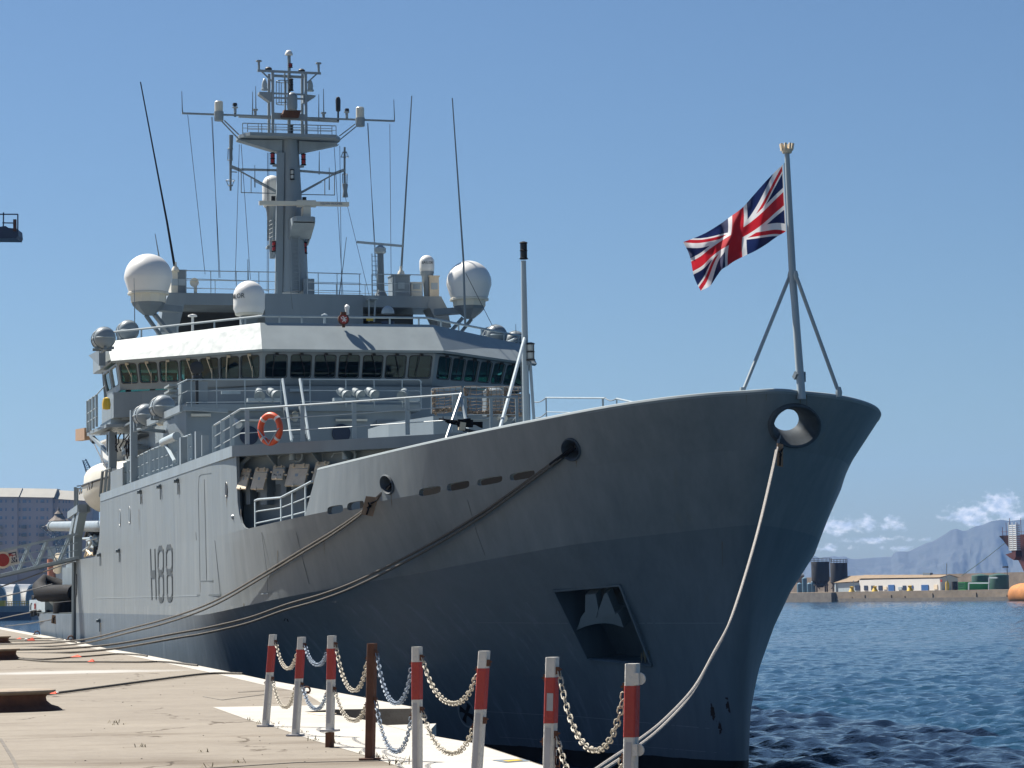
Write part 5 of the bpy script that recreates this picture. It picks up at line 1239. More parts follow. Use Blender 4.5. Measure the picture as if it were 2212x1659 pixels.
for (x, y) in [(559.5, 151), (688.5, 156)]:
    mb = MB(); a = q_(x, y, MS - .4); b = q_(x - .5, y - 18, MS - .4); mb.tube([a, b], .05, 7); mb.lathe([(.02, 0), (.13, .0), (.12, .05), (.02, .06)], b, 12); part('top_aerial', mb, 'mast', mast)
for (x, y) in [(580, 151), (651.5, 155)]:
    mb = MB(); mb.lathe([(.04, -.08), (.14, -.04), (.15, .06), (.08, .12), (.02, .13)], q_(x, y, MS), 12); part('top_receiver', mb, 'dark', mast)
mb = MB(); 
for y in (176, 224):
    c = q_(610, y, MS + .2); 
    mb.torus(c, .26, .02, (0, 0, 1), 18, 5)
for k in range(4): a = k * 1.2; mb.tube([q_(610, 176, MS + .2) + Vector((.26 * math.cos(a), .26 * math.sin(a), 0)), q_(610, 224, MS + .2) + Vector((.26 * math.cos(a), .26 * math.sin(a), 0))], .018, 4)
part('ladder_cage', mb, 'mast', mast)
c, r, o = capsule_dome('front_radome', 620.5, 642.5, 199, 237, MS - 1.0, 'grey', mast)
mb = MB(); mb.ext([q_(x, y, MS - .9) for x, y in [(609, 254), (616, 237.5), (651, 238), (645, 255)]], (.45, 0, .08)); part('radome_shelf', mb, 'rust', mast)
for (x, y, pts) in [(571.5, 196, [(560, 198), (586, 199), (586, 219), (582, 219), (560, 203)]), (670.5, 198, [(655, 203), (682, 206), (682, 208), (662, 221), (655, 221)])]:
    mb = MB(); mb.lathe([(.05, 0), (.15, .02), (.15, .08), (.11, .1), (.12, .25), (.09, .4), (.03, .52), (.01, .53)], q_(x, y, MS - .2), 14); part('cone_radome', mb, 'rail', mast)
    mb = MB(); mb.ext([q_(px, py, MS - .4) for px, py in pts], (.4, 0, 0)); part('cone_bracket', mb, 'mast', mast)
def mlamp(x, y0, y1, s=MS, body='black', lens='red', r=.10):
    c = q_(x, y1, s); lamp2(c, q_(x, y0, s).z - c.z, r, body, lens, 'signal_lantern', mast)
mlamp(589, 330, 355, MS - .2); mlamp(655.7, 332, 357, MS - .2); mlamp(592.5, 520, 544, MS - .2); mlamp(658.5, 523, 548, MS - .2); mlamp(627.5, 137, 146, MS - .1, r=.085)
mlamp(629, 170, 196, MS - .3, lens='dark', r=.09); mlamp(629, 270, 296, MS - .5, lens='dark', r=.09); mlamp(631.5, 366, 388, MS - .5, lens='lens', r=.085); mlamp(590.5, 424, 436, MS, lens='dark', r=.09); mlamp(657.5, 426, 436, MS, lens='dark', r=.09)
for (x, y, x2) in [(589, 357, 606), (656, 359, 645), (592, 546, 603), (659, 550, 652)]:
    mb = MB(); beam(mb, (x, y), (x2, y + 1), .14, .1, MS - .2); part('lantern_arm', mb, 'mast', mast)
# lower yard with its braces and hanging aerials
mb = MB(); beam(mb, (521, 366), (606, 368), .09, .09); beam(mb, (646, 369), (722, 375), .09, .09); beam(mb, (497, 359), (522, 369), .12, .12); beam(mb, (744, 367), (720, 376), .12, .12); beam(mb, (498, 371), (512, 372), .04, .04)
beam(mb, (521, 371), (601, 415), .06, .06); beam(mb, (548, 390), (601, 418), .04, .04); beam(mb, (722, 376), (650, 415), .06, .06); beam(mb, (695, 393), (650, 418), .04, .04)
beam(mb, (520.5, 415.8), (601, 418), .035, .035); beam(mb, (650, 420), (723, 421.4), .035, .035)
for x, y0, y1 in [(521, 372, 416), (542.3, 384, 417), (701.5, 388, 421), (722.5, 377, 421)]: beam(mb, (x, y0), (x, y1), .035, .035)
part('lower_yard', mb, 'mast', mast)
def basket(x, y0, y1, r0, r1, n=6):
    mb = MB(); a, b = q_(x, y0), q_(x, y1)
    for c_, r_ in ((a, r0), (b, r1)): mb.torus(c_, r_, .012, (0, 0, 1), 14, 4)
    for k in range(n): an_ = 2 * math.pi * k / n; d = Vector((math.cos(an_), math.sin(an_), 0)); mb.tube([a + d * r0, b + d * r1], .010, 4)
    part('aerial_basket', mb, 'greyd', mast)
mb = MB(); mb.tube([q_(499.5, 292), q_(498, 360), q_(498, 412)], [.09, .055, .045], 8); mb.lathe([(.02, 0), (.1, .0), (.1, .04), (.02, .06)], q_(498.5, 322), 10); mb.lathe([(.02, 0), (.1, .0), (.1, .04), (.02, .06)], q_(498, 402), 10); part('dipole_aerial', mb, 'greyd', mast)
basket(497, 321, 346, .09, .11); basket(497.5, 390, 401, .19, .09)
mb = MB(); mb.tube([q_(744.5, 318), q_(744.3, 368), q_(745, 400)], .045, 8); mb.lathe([(.02, 0), (.1, .0), (.1, .04), (.02, .06)], q_(744.5, 330), 10); part('dipole_aerial', mb, 'greyd', mast)
basket(744.5, 329, 339, .09, .17); basket(745, 376, 398, .11, .10)
mb = MB(); mb.lathe([(.02, -.54), (.12, -.54), (.12, -.48), (.085, -.28), (.125, -.02), (.125, 0), (.02, 0)], q_(745.4, 398.5), 14); part('hourglass_aerial', mb, 'grey', mast)
# whips, ship's halyards
whip([(377, 574), (361, 480), (340, 370), (303.5, 177)], .055, GS0 + .5, parent=ship, mat='black'); lathe_part('aerial_base', [(.16, 0), (.13, .12), (.06, .2), (.05, .35)], sp(379, 585, s=GS0 + .5), 'cream', ship, 12)
whip([(867, 582), (872, 500), (882, 330), (889.5, 207)], .05, GS0 + .5, parent=ship); lathe_part('aerial_base', [(.16, 0), (.13, .12), (.06, .2), (.05, .35)], sp(866.5, 593, s=GS0 + .5), 'cream', ship, 12)
whip([(1005, 700), (1001, 560), (990, 400), (977, 212)], .05, 45.5, parent=ship)
whip([(345, 562), (335, 505)], .03, 49.5, parent=ship); whip([(291, 700), (290.5, 640), (289.5, 600)], .02, 47, parent=ship); whip([(632, 668), (629, 640), (627.5, 620)], .02, 43, parent=ship)
whip([(733, 636), (741, 575), (748.5, 512)], .025, GS0, parent=ship); whip([(1130 - 15, 735 - 5), (1129 - 15, 700)], .02, 47, parent=ship); whip([(536, 605), (535.5, 560)], .03, GS0 + .3, parent=ship)
wires = [((405.5, 248), (443, 592)), ((457, 253), (475.5, 600)), ((459, 253), (473, 600)), ((517, 312), (508, 606)), ((521, 312), (541, 604)), ((793.5, 266), (817, 640)), ((795, 266), (812, 600)), ((842, 268), (845, 610)), ((722, 318), (741, 640)), ((734, 315), (738, 636)), ((742, 410), (798, 640)), ((578, 330), (577, 630)), ((581, 330), (580, 630)), ((1009, 700), (1002, 590))]
for a, b in wires[:-1]:
    mb = MB(); mb.tube([q_(*a), q_(*b, GS0 + .4)], .011, 4); part('halyard', mb, 'dark', ship)
mb = MB(); mb.tube([sp(1006, 590, s=46), sp(1068, 712, s=46)], .012, 4); part('halyard', mb, 'dark', ship)
# second radar on its post
c = sp(823, 638, s=GS0 + .6); t_ = sp(822.5, 548, s=GS0 + .6)
mb = MB(); mb.tube([c, Vector((c.x, c.y, t_.z))], [.16, .13], 12); mb.lathe([(.3, 0), (.16, .3)], Vector((c.x, c.y, gt)), 12)
for k in range(9): p = Vector((c.x, c.y, gt)).lerp(Vector((c.x, c.y, t_.z)), k / 9 + .05); mb.bar(p + Vector((0, .14, 0)), p + Vector((0, .36, 0)), .02, .02)
mb.bar(Vector((c.x, c.y + .36, gt)), Vector((c.x, c.y + .36, t_.z)), .03, .03); rm = part('radar_post', mb, 'greyd', ship)
mb = MB(); mb.lathe([(.18, 0), (.24, .06), (.24, .22), (.14, .3), (.06, .36)], Vector((c.x, c.y, t_.z)), 16); part('radar_gearbox', mb, 'rail', rm)
mb = MB(); a, b = sp(773, 521, s=GS0 + .6), sp(868, 533, s=GS0 + .6); a.x += .25; b.x -= .2; mb.bar(a, b, .12, .09); part('radar_scanner', mb, 'rail', rm)

# ------------------------------------------------------------------ jackstaff and its flag
JT = -.62
jb, jm, jt = sp(1731, 850, t=JT), sp(1713, 602, t=JT), sp(1700, 331, t=JT)
mb = MB(); mb.tube([jb - Vector((0, 0, .12)), jb, jm, jt], [.1, .09, .075, .055], 12); js = part('jackstaff', mb, 'rail', ship)
mb = MB(); mb.lathe([(.02, 0), (.1, .0), (.115, .05), (.12, .09), (.02, .09)], jt, 16)
for k in range(8):
    a = k * math.pi / 4 + .2; d = Vector((math.cos(a), math.sin(a), 0)); mb.bar(jt + d * .11 + Vector((0, 0, .06)), jt + d * .135 + Vector((0, 0, .21)), .05, .045)
part('naval_crown', mb, 'tan', js)
for (x0, y0, x1, y1, t_) in [(1706.5, 595, 1603.5, 849, 1), (1719.5, 595, 1812, 848, -1)]:
    a = sp(x0, y0, t=JT); b = wz(x1, y1, 8.27); b = w2s(b); mb = MB(); mb.tube([a, b], .042, 8); mb.lathe([(.06, -.1), (.08, 0), (.05, .12)], b, 8); mb.lathe([(.03, -.1), (.06, 0), (.03, .1)], a, 8); part('staff_strut', mb, 'rail', js)
mb = MB(); mb.bar(sp(1725.5, 806, t=JT) + Vector((-.1, .06, 0)), sp(1722, 818, t=JT) + Vector((-.1, .08, 0)), .12, .1); mb.bar(sp(1738, 803, t=JT - .1), sp(1738.5, 825, t=JT - .1), .04, .03); mb.bar(sp(1730, 812, t=JT - .05), sp(1738, 812, t=JT - .1), .03, .03); part('halyard_cleat', mb, 'greyd', js)
mb = MB(); mb.tube([sp(1694, 352, t=JT), sp(1700.5, 500, t=JT), sp(1706, 610, t=JT), sp(1724, 812, t=JT)], .012, 4); part('flag_halyard', mb, 'rail', js)
def flag():
    Z = lambda x, y: (1455.4 + .3656 * x, 272.9 + .3656 * y)
    U_ = [0, .12, .25, .36, .45, .5, .55, .65, .78, .9, 1]
    T_ = [(645, 225), (585, 282), (520, 352), (462, 418), (412, 474), (382, 500), (345, 526), (270, 580), (180, 634), (110, 664), (55, 684)]
    B_ = [(665, 620), (610, 652), (545, 698), (478, 738), (405, 772), (352, 800), (318, 824), (285, 845), (258, 880), (212, 944), (160, 972)]
    fx = [pchip(U_, [Z(*p)[k] for p in P]) for P in (T_, B_) for k in (0, 1)]
    nu, nv = 96, 48; V = []; uv = []
    for j in range(nv + 1):
        v = j / nv
        for i in range(nu + 1):
            u = i / nu; x = fx[0](u) * (1 - v) + fx[2](u) * v; y = fx[1](u) * (1 - v) + fx[3](u) * v
            # hanging folds: diagonal waves, deepest toward the fly
            ph = 11.5 * u - 2.4 * v; dep = (.20 * math.sin(ph) + .07 * math.sin(2.7 * ph + 1.2 + 3 * v)) * min(1, u * 2.5) + .05 * math.sin(14 * v + 6 * u) * u
            y += 5 * math.sin(math.pi * v) * math.sin(2 * math.pi * u) * .8; x += 3.5 * math.sin(2 * math.pi * v) * u
            P = wpl(x, y, s2w(sp(1697, 430, t=JT)) + Vector((0, dep, 0)), Vector((.25, 1, 0)).normalized()); V.append(P); uv.append((u, 1 - v))
    base = V[0].copy(); me = bpy.data.meshes.new('flag'); F = [(j * (nu + 1) + i, j * (nu + 1) + i + 1, (j + 1) * (nu + 1) + i + 1, (j + 1) * (nu + 1) + i) for j in range(nv) for i in range(nu)]
    me.from_pydata([tuple(v - base) for v in V], [], F)
    for p in me.polygons: p.use_smooth = True
    L = me.uv_layers.new(name='UVMap')
    for l in me.loops: L.data[l.index].uv = uv[l.vertex_index]
    m, t, b = newmat('union_flag_cloth'); uvn = N('ShaderNodeUVMap', t); s_ = N('ShaderNodeSeparateXYZ', t); t.links.new(uvn.outputs[0], s_.inputs[0])
    X = M('MULTIPLY', M('SUBTRACT', s_.outputs[0], .5, t), 60, t); Y = M('MULTIPLY', M('SUBTRACT', s_.outputs[1], .5, t), 30, t)
    AND = lambda a, b_: M('MULTIPLY', a, b_, t); OR = lambda a, b_: M('MAXIMUM', a, b_, t); LT = lambda a, b_: M('LESS_THAN', a, b_, t); GT = lambda a, b_: M('GREATER_THAN', a, b_, t); AB = lambda a: M('ABSOLUTE', a, t=t)
    d1 = M('DIVIDE', M('ADD', X, M('MULTIPLY', Y, 2, t), t), 2.236, t); d2 = M('DIVIDE', M('SUBTRACT', X, M('MULTIPLY', Y, 2, t), t), 2.236, t)
    wd = OR(LT(AB(d1), 3), LT(AB(d2), 3)); wc = OR(LT(AB(X), 5), LT(AB(Y), 5)); rc = OR(LT(AB(X), 3), LT(AB(Y), 3))
    band = lambda d, lo, hi: AND(GT(d, lo), LT(d, hi))
    l_, r_, u_, o_ = LT(X, 0), GT(X, 0), GT(Y, 0), LT(Y, 0)
    rd = OR(OR(AND(AND(l_, u_), band(d1, -2, 0)), AND(AND(l_, o_), band(d2, 0, 2))), OR(AND(AND(r_, o_), band(d1, 0, 2)), AND(AND(r_, u_), band(d2, -2, 0))))
    c = (.012, .022, .085, 1)
    def mixc(prev, f, colr):
        n = N('ShaderNodeMixRGB', t); n.inputs[2].default_value = colr
        if isinstance(prev, tuple): n.inputs[1].default_value = prev
        else: t.links.new(prev, n.inputs[1])
        t.links.new(f, n.inputs[0]); return n.outputs[0]
    o = mixc(c, wd, (.66, .66, .68, 1)); o = mixc(o, rd, (.44, .018, .03, 1)); o = mixc(o, wc, (.66, .66, .68, 1)); o = mixc(o, rc, (.44, .018, .03, 1)); o = mixc(o, LT(s_.outputs[0], .012), (.66, .64, .62, 1))
    t.links.new(o, b.inputs['Base Color']); b.inputs['Roughness'].default_value = .85
    tr = N('ShaderNodeBsdfTranslucent', t); t.links.new(o, tr.inputs[0]); ms = N('ShaderNodeMixShader', t); ms.inputs[0].default_value = .35
    t.links.new(b.outputs[0], ms.inputs[1]); t.links.new(tr.outputs[0], ms.inputs[2]); t.links.new(ms.outputs[0], t.nodes['Material Output'].inputs[0])
    me.materials.append(m); ob = bpy.data.objects.new('flag', me); col.objects.link(ob); ob.location = base
    tag(ob, 'red white and blue Union flag flying from the jackstaff at the bow', 'flag')
flag()
# ------------------------------------------------------------------ ship's side: marks and fittings
def side_pt(x, y, out_=.0):
    t = 8.42
    for _ in range(20):
        p = sp(x, y, t=t); t = .5 * t + .5 * (tA_(p.x) + (.05 * (p.z - zA(p.x)) / 2.4 if p.z > zA(p.x) else 0) + out_)
        if p.z < zA(p.x) - .02:
            a = lev_pt(1, p.x); b = lev_pt(2, p.x); k = (p.z - a.z) / (b.z - a.z); t = .5 * t + .5 * (a.y + (b.y - a.y) * k + out_) if k > -.3 else t
    return sp(x, y, t=t)
# pennant number
def strk(*pts, w_=.19):
    P = [side_pt(x, y, .012) for x, y in pts]
    for a, b in zip(P, P[1:]): mb.bar(a, b, w_, .012, up=(0, 1, 0))
mb = MB(); strk((324.5, 1186.5), (328, 1295)); strk((334, 1186), (337, 1294)); strk((326, 1241), (336, 1240), w_=.26); part('pennant_letter', mb, 'text', ship)
for (xa, xb, ya, yb) in [(341, 352.5, 1183.5, 1296), (359, 371.5, 1181, 1294.5)]:
    m_ = (ya + yb) / 2 - 2; mb = MB()
    strk((xa + 3, ya + 1), (xb - 3, ya), w_=.16); strk((xa + 3, m_), (xb - 3, m_ - .5), w_=.20); strk((xa + 4.5, yb), (xb - 2.5, yb - .5), w_=.16)
    strk((xa + 3, ya + 1), (xa, ya + 10), (xa, m_ - 9), (xa + 3.5, m_), (xa + 1.5, m_ + 9), (xa + 2, yb - 9), (xa + 4.5, yb)); strk((xb - 3, ya), (xb, ya + 9), (xb, m_ - 9), (xb - 3, m_), (xb, m_ + 9), (xb + .5, yb - 9), (xb - 2, yb)); part('pennant_figure', mb, 'text', ship)
# thin weld lines and the outline of the side door
def line(pts, name='weld_seam', mat='seam', w_=.02):
    mb = MB(); P = [side_pt(x, y, .004) for x, y in pts]
    for a, b in zip(P, P[1:]): mb.bar(a, b, w_, .008, up=(0, 1, 0))
    part(name, mb, mat, ship)
line([(432, 1255), (428, 1060), (430, 1029), (435, 1025), (456, 1022)], 'side_door_outline'); line([(441, 1035), (446, 1254)], 'side_door_outline', w_=.03); line([(432, 1255.5), (460, 1254.5)], 'side_door_outline', w_=.03)
line([(464, 1168), (475.5, 1285)], w_=.03); line([(425, 1286), (475.5, 1285)], 'side_step', w_=.05); line([(200, 1292.5), (340, 1289), (425, 1287), (578, 1282.5)], mat='seaml'); line([(565, 1150), (577, 1240), (579, 1296)]); line([(424, 1167), (423, 1150)])
for x, y in [(305.6, 1063), (348, 1051.5), (386, 1039), (259, 1190), (217.5, 1199), (216.5, 1341)]:
    p = side_pt(x, y, .0); mb = MB(); mb.tube([p, p + Vector((0, .16, 0))], .06, 8); mb.bar(p + Vector((.12, .05, .05)), p + Vector((-.1, .05, .05)), .1, .03); mb.bar(p + Vector((0, .03, .1)), p + Vector((0, .03, -.42)), .03, .04); part('overboard_discharge', mb, 'greyd', ship)
for x, y, r_ in [(259, 1118, .24), (280, 1112.5, .24), (489, 1057.6, .16)]:
    p = side_pt(x, y, .0); mb = MB(); mb.torus(p + Vector((0, .0, 0)), r_, .018, (0, 1, 0), 20, 6, sy=1.3); mb.lathe([(.01, -.02), (r_, -.02), (r_, .012), (.01, .014)], p, 20, (0, 1, 0), sy=1.0); part('side_scuttle', mb, 'dark' if r_ < .2 else 'greyd', ship)
# stern quarter: rub rails, slot, recess
mb = MB(); a, b = side_pt(165, 1240), side_pt(171, 1285); mb.bb((a.x - .25, 8.36, b.z), (a.x + .5, 8.43, a.z)); part('side_port', mb, 'dark', ship)
mb = MB(); a, b = side_pt(163.5, 1212), side_pt(170, 1394); mb.bar(Vector((a.x, 8.46, 5.8)), Vector((a.x + .3, 8.46, 1.6)), .16, .1, up=(0, 1, 0)); mb.bar(Vector((a.x + .9, 8.44, 5.8)), Vector((a.x + 1.2, 8.44, 1.6)), .08, .06, up=(0, 1, 0)); part('rubbing_strake', mb, 'greyd', ship)
# quarter deck: bulwark, container, tarpaulin, fender and clutter
mb = MB(); mb.bb((59, -8.1, 3.56), (80.5, 8.1, 3.6)); part('quarter_deck', mb, 'deckp', ship)
a, b = sp(62.4, 1334, t=7.9), sp(97, 1295, t=7.9); 
mb = MB(); mb.bb((b.x, 6.2, 3.6), (a.x - .3, 7.9, b.z)); k = sp(97, 1310, t=7.9).x; ct = part('stores_container', mb, 'rail', ship)
mb = MB(); c = sp(75.5, 1316, t=7.93); put_text(mb, 'SAFE', .42, c + Vector((0, 0, .14)), (-1, 0, 0), (0, 0, 1), .01); put_text(mb, 'STORE', .34, c - Vector((0, 0, .3)), (-1, 0, 0), (0, 0, 1), .01) if False else None; part('red_lettering', mb, 'postr', ct)
def drape():
    a, b = sp(98, 1323, t=7.3), sp(119, 1291, t=7.3); s0, s1 = b.x, a.x; z0, z1 = a.z - .1, b.z; mb = MB(); n = 18; V = []; r = random.Random(2)
    rings = [(1, .0), (.98, .25), (.9, .6), (.75, .88), (.4, 1.0)]
    for f, h in rings:
        for k in range(n):
            an_ = 2 * math.pi * k / n; wv = 1 + .14 * math.sin(5 * an_ + 1) * (1 - h * .7); V.append(((s0 + s1) / 2 + (s1 - s0) / 2 * f * wv * math.cos(an_), 6.9 + .55 * f * wv * math.sin(an_), z0 + (z1 - z0) * h + (r.uniform(-.08, .02) if h == 0 else 0)))
    mb.smooth = True; mb.add(V, [(i * n + k, i * n + (k + 1) % n, (i + 1) * n + (k + 1) % n, (i + 1) * n + k) for i in range(4) for k in range(n)] + [tuple(range(4 * n, 5 * n))])
    return mb
MT['tarp'] = paint('tarpaulin', (.42, .38, .36), .9, .2, scale=(1, 1, .3), nscale=4)
part('tarpaulin_cover', drape(), 'tarp', ship)
c = sp(144, 1327, t=7.7); mb = MB(); mb.lathe([(.1, -.62), (.55, -.6), (.62, -.3), (.62, .3), (.55, .6), (.1, .62)], c, 16, (.15, .1, 1)); part('fender', mb, 'black', ship)
mb = MB()
for (x0, y0, x1, y1, t_) in [(122, 1296, 133, 1330, 6.6), (136, 1292, 156, 1312, 6.4), (120, 1318, 134, 1336, 7.2)]:
    a, b = sp(x0, y1, t=t_), sp(x1, y0, t=t_); mb.bb((b.x, t_ - .8, a.z), (a.x, t_, b.z))
part('winch', mb, 'greyd', ship)
mb = MB(); c = sp(127, 1322, t=7.5); mb.lathe([(.1, -.3), (.3, -.25), (.2, 0), (.3, .25), (.1, .3)], c, 14, (1, .3, 0)); part('warping_drum', mb, 'visor', ship)
for (x, y) in [(70, 1332), (85, 1331), (104, 1332), (76, 1330)]:
    mb = MB(); mb.lathe([(.02, 0), (.12, 0), (.1, .2), (.16, .28), (.02, .34)], sp(x, y, t=8.0), 10); part('mooring_bitt', mb, 'dark', ship)
mb = MB(); mb.tube([sp(66, 1318, t=8.1), sp(66, 1308, t=8.1), sp(68, 1304, t=8.1)], .05, 6); part('stern_rail_post', mb, 'rail', ship)
mb = MB(); c = sp(72, 1291, t=7.4); mb.bar(c - Vector((.7, 0, 0)), c + Vector((.9, 0, .12)), .09, .12); mb.tube([c, c - Vector((0, 0, .5))], .05, 6); root = sthing('machine_gun', c, 'small black machine gun above the grey container at the stern', 'gun'); part('barrel', MB() if False else (lambda q: (q.bar((-.9, 0, 0), (.5, 0, .08), .09, .12), q.bar((.5, 0, .08), (.9, 0, -.05), .05, .16), q)[2])(MB()), 'black', root); part('pintle_mount', (lambda q: (q.tube([(0, 0, -.02), (0, 0, -.55)], .06, 8), q)[1])(MB()), 'dark', root)
# davit frames with the lifeboat
mb = MB()
for pts in ([(179, 1098), (168, 1154), (167, 1210)], [(169, 1110), (158, 1162), (158.5, 1211)]):
    P = [sp(x, y, t=8.15) for x, y in pts]
    for a, b in zip(P, P[1:]): mb.bar(a, b, .42, .35, up=(0, 1, 0))
mb.bar(sp(159, 1113, t=8.1), sp(181, 1098, t=8.1), .3, .55, up=(0, 1, 0)); part('boat_davit', mb, 'grey', ship)
mb = MB()
for x in (162.5, 166.5): mb.tube([sp(x, 1098, t=8.1), sp(x, 1052 + (x - 162) * .5, t=8.1)], .06, 6)
mb.tube([sp(162.5, 1054, t=8.1), sp(183, 1058, t=7.6)], .03, 5); mb.tube([sp(166.5, 1050, t=8.1), sp(183, 1048, t=7.4)], .03, 5); part('railing', mb, 'greyd', ship)
def boat_hull(name, sections, mats, parent, close=True):
    mb = MB(); mb.smooth = True; n = len(sections[0]); V = [p for s_ in sections for p in s_]
    F = [(i * n + k, i * n + k + 1, (i + 1) * n + k + 1, (i + 1) * n + k) for i in range(len(sections) - 1) for k in range(n - 1)]
    F.append(tuple(range(n))); F.append(tuple((len(sections) - 1) * n + k for k in range(n - 1, -1, -1)))
    if close: F += [(i * n, (i + 1) * n, (i + 1) * n + n - 1, i * n + n - 1) for i in range(len(sections) - 1)]
    mb.add(V, F); return part(name, mb, mats, parent)
LB0 = Vector((55.3, 6.9, sp(205, 1066, t=7.0).z)); lb = sthing('lifeboat', LB0, 'cream and white enclosed lifeboat slung in davits on the starboard quarter', 'lifeboat')
def sect(f, L=8.6):
    x = -L / 2 + L * f; fu = max(.02, math.sin(math.pi * min(max(f, .012), .988))) ** .42; return x, fu
secH, secC = [], []
for f in np.linspace(.0, 1, 22):
    x, fu = sect(f); W_ = 1.5 * fu; D_ = 1.25 * fu ** .8; sh = .25 * (2 * f - 1) ** 2
    secH.append([Vector((x, W_ * math.sin(a), sh - D_ * (math.cos(a)) ** .75)) for a in np.linspace(-math.pi / 2, math.pi / 2, 15)])
    secC.append([Vector((x * .97, W_ * .96 * math.sin(a), sh + .02 + 1.0 * fu * max(0, math.cos(a)) ** .6)) for a in np.linspace(-math.pi / 2, math.pi / 2, 15)])
boat_hull('boat_hull', secH, 'cream', lb); boat_hull('canopy', secC, 'cream', lb)
mb = MB(); P = [s_[0] for s_ in secH] + [s_[-1] for s_ in secH[::-1]]; mb.tube(P, .05, 6, False); part('gunwale_fender', mb, 'dark', lb)
mb = MB(); mb.prism([(-2.2, -.7), (-.3, -.8), (-.1, .8), (-2.2, .7)], .8, 1.75); mb.prism([(-2.3, -.8), (-.2, -.9), (0, .9), (-2.3, .8)], 1.72, 1.8); part('steering_house', mb, 'white', lb)
mb = MB()
for k in range(7):
    x0 = -3.2 + k * .95; mb.tube([Vector((x0 + .95 * u, 1.47 - .02 * k, .02 - .28 * math.sin(math.pi * u))) for u in even(6)], .02, 4)
part('grab_line', mb, 'dark', lb)
mb = MB(); mb.tube([Vector((1.5, 1.36, .05)), Vector((1.2, 1.15, -.6)), Vector((.4, .7, -1.0))], .03, 5); mb.bar((3.4, .9, .15), (3.3, .6, 1.0), .05, .05); part('boat_fitting', mb, 'dark', lb)
# workboat slung at the quarter (black sponsons)
RB = sp(147, 1281, t=7.0); rb = sthing('workboat', RB, 'black-tubed grey workboat slung below the gangway at the stern quarter', 'boat')
rb.rotation_euler = (0, 0, SHIP_ROT + .35)
mb = MB(); L = 2.6; mb.tube([Vector((-L, .9, 0)), Vector((L * .35, .95, .0)), Vector((L * .75, .6, .3)), Vector((L, .05, .7)), Vector((L * .75, -.6, .3)), Vector((L * .35, -.95, 0)), Vector((-L, -.9, 0))], [.40, .42, .38, .28, .38, .42, .40], 12); part('sponson', mb, 'black', rb)
mb = MB(); mb.smooth = False; mb.ext([(-L, -.7, -.1), (-L, 0, -.85), (-L, .7, -.1)], (L * 1.5, 0, 0)); mb.add([(L * .5, -.7, -.1), (L * .5, 0, -.85), (L * .5, .7, -.1), (L, 0, .3)], [(0, 1, 3), (1, 2, 3), (0, 3, 2), (0, 2, 1)]); part('boat_hull', mb, 'rail', rb)
mb = MB(); mb.box((-1.0, 0, .65), (1.4, .9, 1.2)); mb.box((-1.1, 0, 1.45), (1.0, .8, .5)); part('console', mb, 'rail', rb)
lb2 = [(111.7, 1245, .2), (125, 1238, -.5)]
for i, (x, y, k) in enumerate(lb2):
    mb = MB(); c = sp(x, y, t=6.8); mb.tube([c + Vector((k, 0, .9)), c + Vector((-k * .4, 0, -.6 if i == 0 else .1))], .22, 10); 
    o = sthing('rolled_hose', c, ['faded orange roll standing at the bow of the black-tubed workboat', 'faded orange roll leaning by the console of the black-tubed workboat'][i], 'hose', mb=mb, mats=paint('faded_orange', (.5, .2, .13), .8, .2) if i == 0 else 'tan')
# stowed crane jib, gear in the waist
mb = MB(); a, b = sp(113, 1137, t=7.0), sp(240, 1137, t=7.0); mb.tube([a, b], .25, 18); mb.tube([a, a.lerp(b, .02)], .29, 18); jib = part('crane_jib', mb, 'grey', ship)
r = random.Random(11)
for (x0, y0, x1, y1, t_, m_) in [(192, 1142, 218, 1152, 6.5, 'visor'), (186, 1148, 200, 1160, 6.8, 'dark'), (200, 1160, 217, 1172, 6.8, 'greyd'), (183, 1183, 213, 1190, 6.9, 'grey'), (190, 1170, 200, 1184, 6.9, 'rail'), (206, 1178, 214, 1198, 7.2, 'dark'), (186, 1192, 200, 1202, 7.2, 'tan')]:
    a, b = sp(x0, y1, t=t_), sp(x1, y0, t=t_); mb = MB(); mb.bb((b.x, t_ - .7, a.z), (a.x, t_, b.z)); s0, s1 = a.x, b.x
    mb.tube([Vector((s1, t_ + .06, a.z)), Vector(((s0 + s1) / 2, t_ + .1, b.z + .1)), Vector((s0, t_ + .06, a.z))], .06, 6); part('davit_machinery', mb, m_, ship)
mb = MB(); 
for (x0, y0, x1, y1) in [(188, 1168, 212, 1162), (190, 1186, 204, 1158), (196, 1160, 206, 1178), (176, 1164, 196, 1163)]: mb.tube([sp(x0, y0, t=7.4), sp(x1, y1, t=7.4)], .06, 6)
part('davit_pipework', mb, 'rail', ship)
# lamp boom on its post abaft the wing
BT = 8.2
mb = MB(); mb.bar(sp(243.3, 1012, t=BT), sp(243.3, 934, t=BT), .3, .3); part('lamp_boom_post', mb, 'grey', ship)
mb = MB(); mb.bar(sp(190, 938.5, t=BT), sp(240, 935, t=BT), .14, .12, up=(0, 1, 0)); mb.bar(sp(196, 940, t=BT), sp(235.5, 981, t=BT), .14, .12, up=(0, 1, 0)); mb.bar(sp(234, 936, t=BT), sp(234, 982, t=BT), .2, .14, up=(0, 1, 0)); bm_ = part('lamp_boom', mb, 'grey', ship)
mb = MB(); mb.bar(sp(170.5, 940, t=BT), sp(190, 937, t=BT), .5, .3, up=(0, 1, 0)); part('boom_lamp', mb, 'wood', bm_)
mb = MB(); mb.tube([sp(192, 940, t=BT), sp(199, 951, t=BT), sp(229, 1010, t=BT)], .025, 4); mb.bar(sp(198, 949, t=BT), sp(203, 955, t=BT), .15, .12); part('boom_tackle', mb, 'dark', bm_)
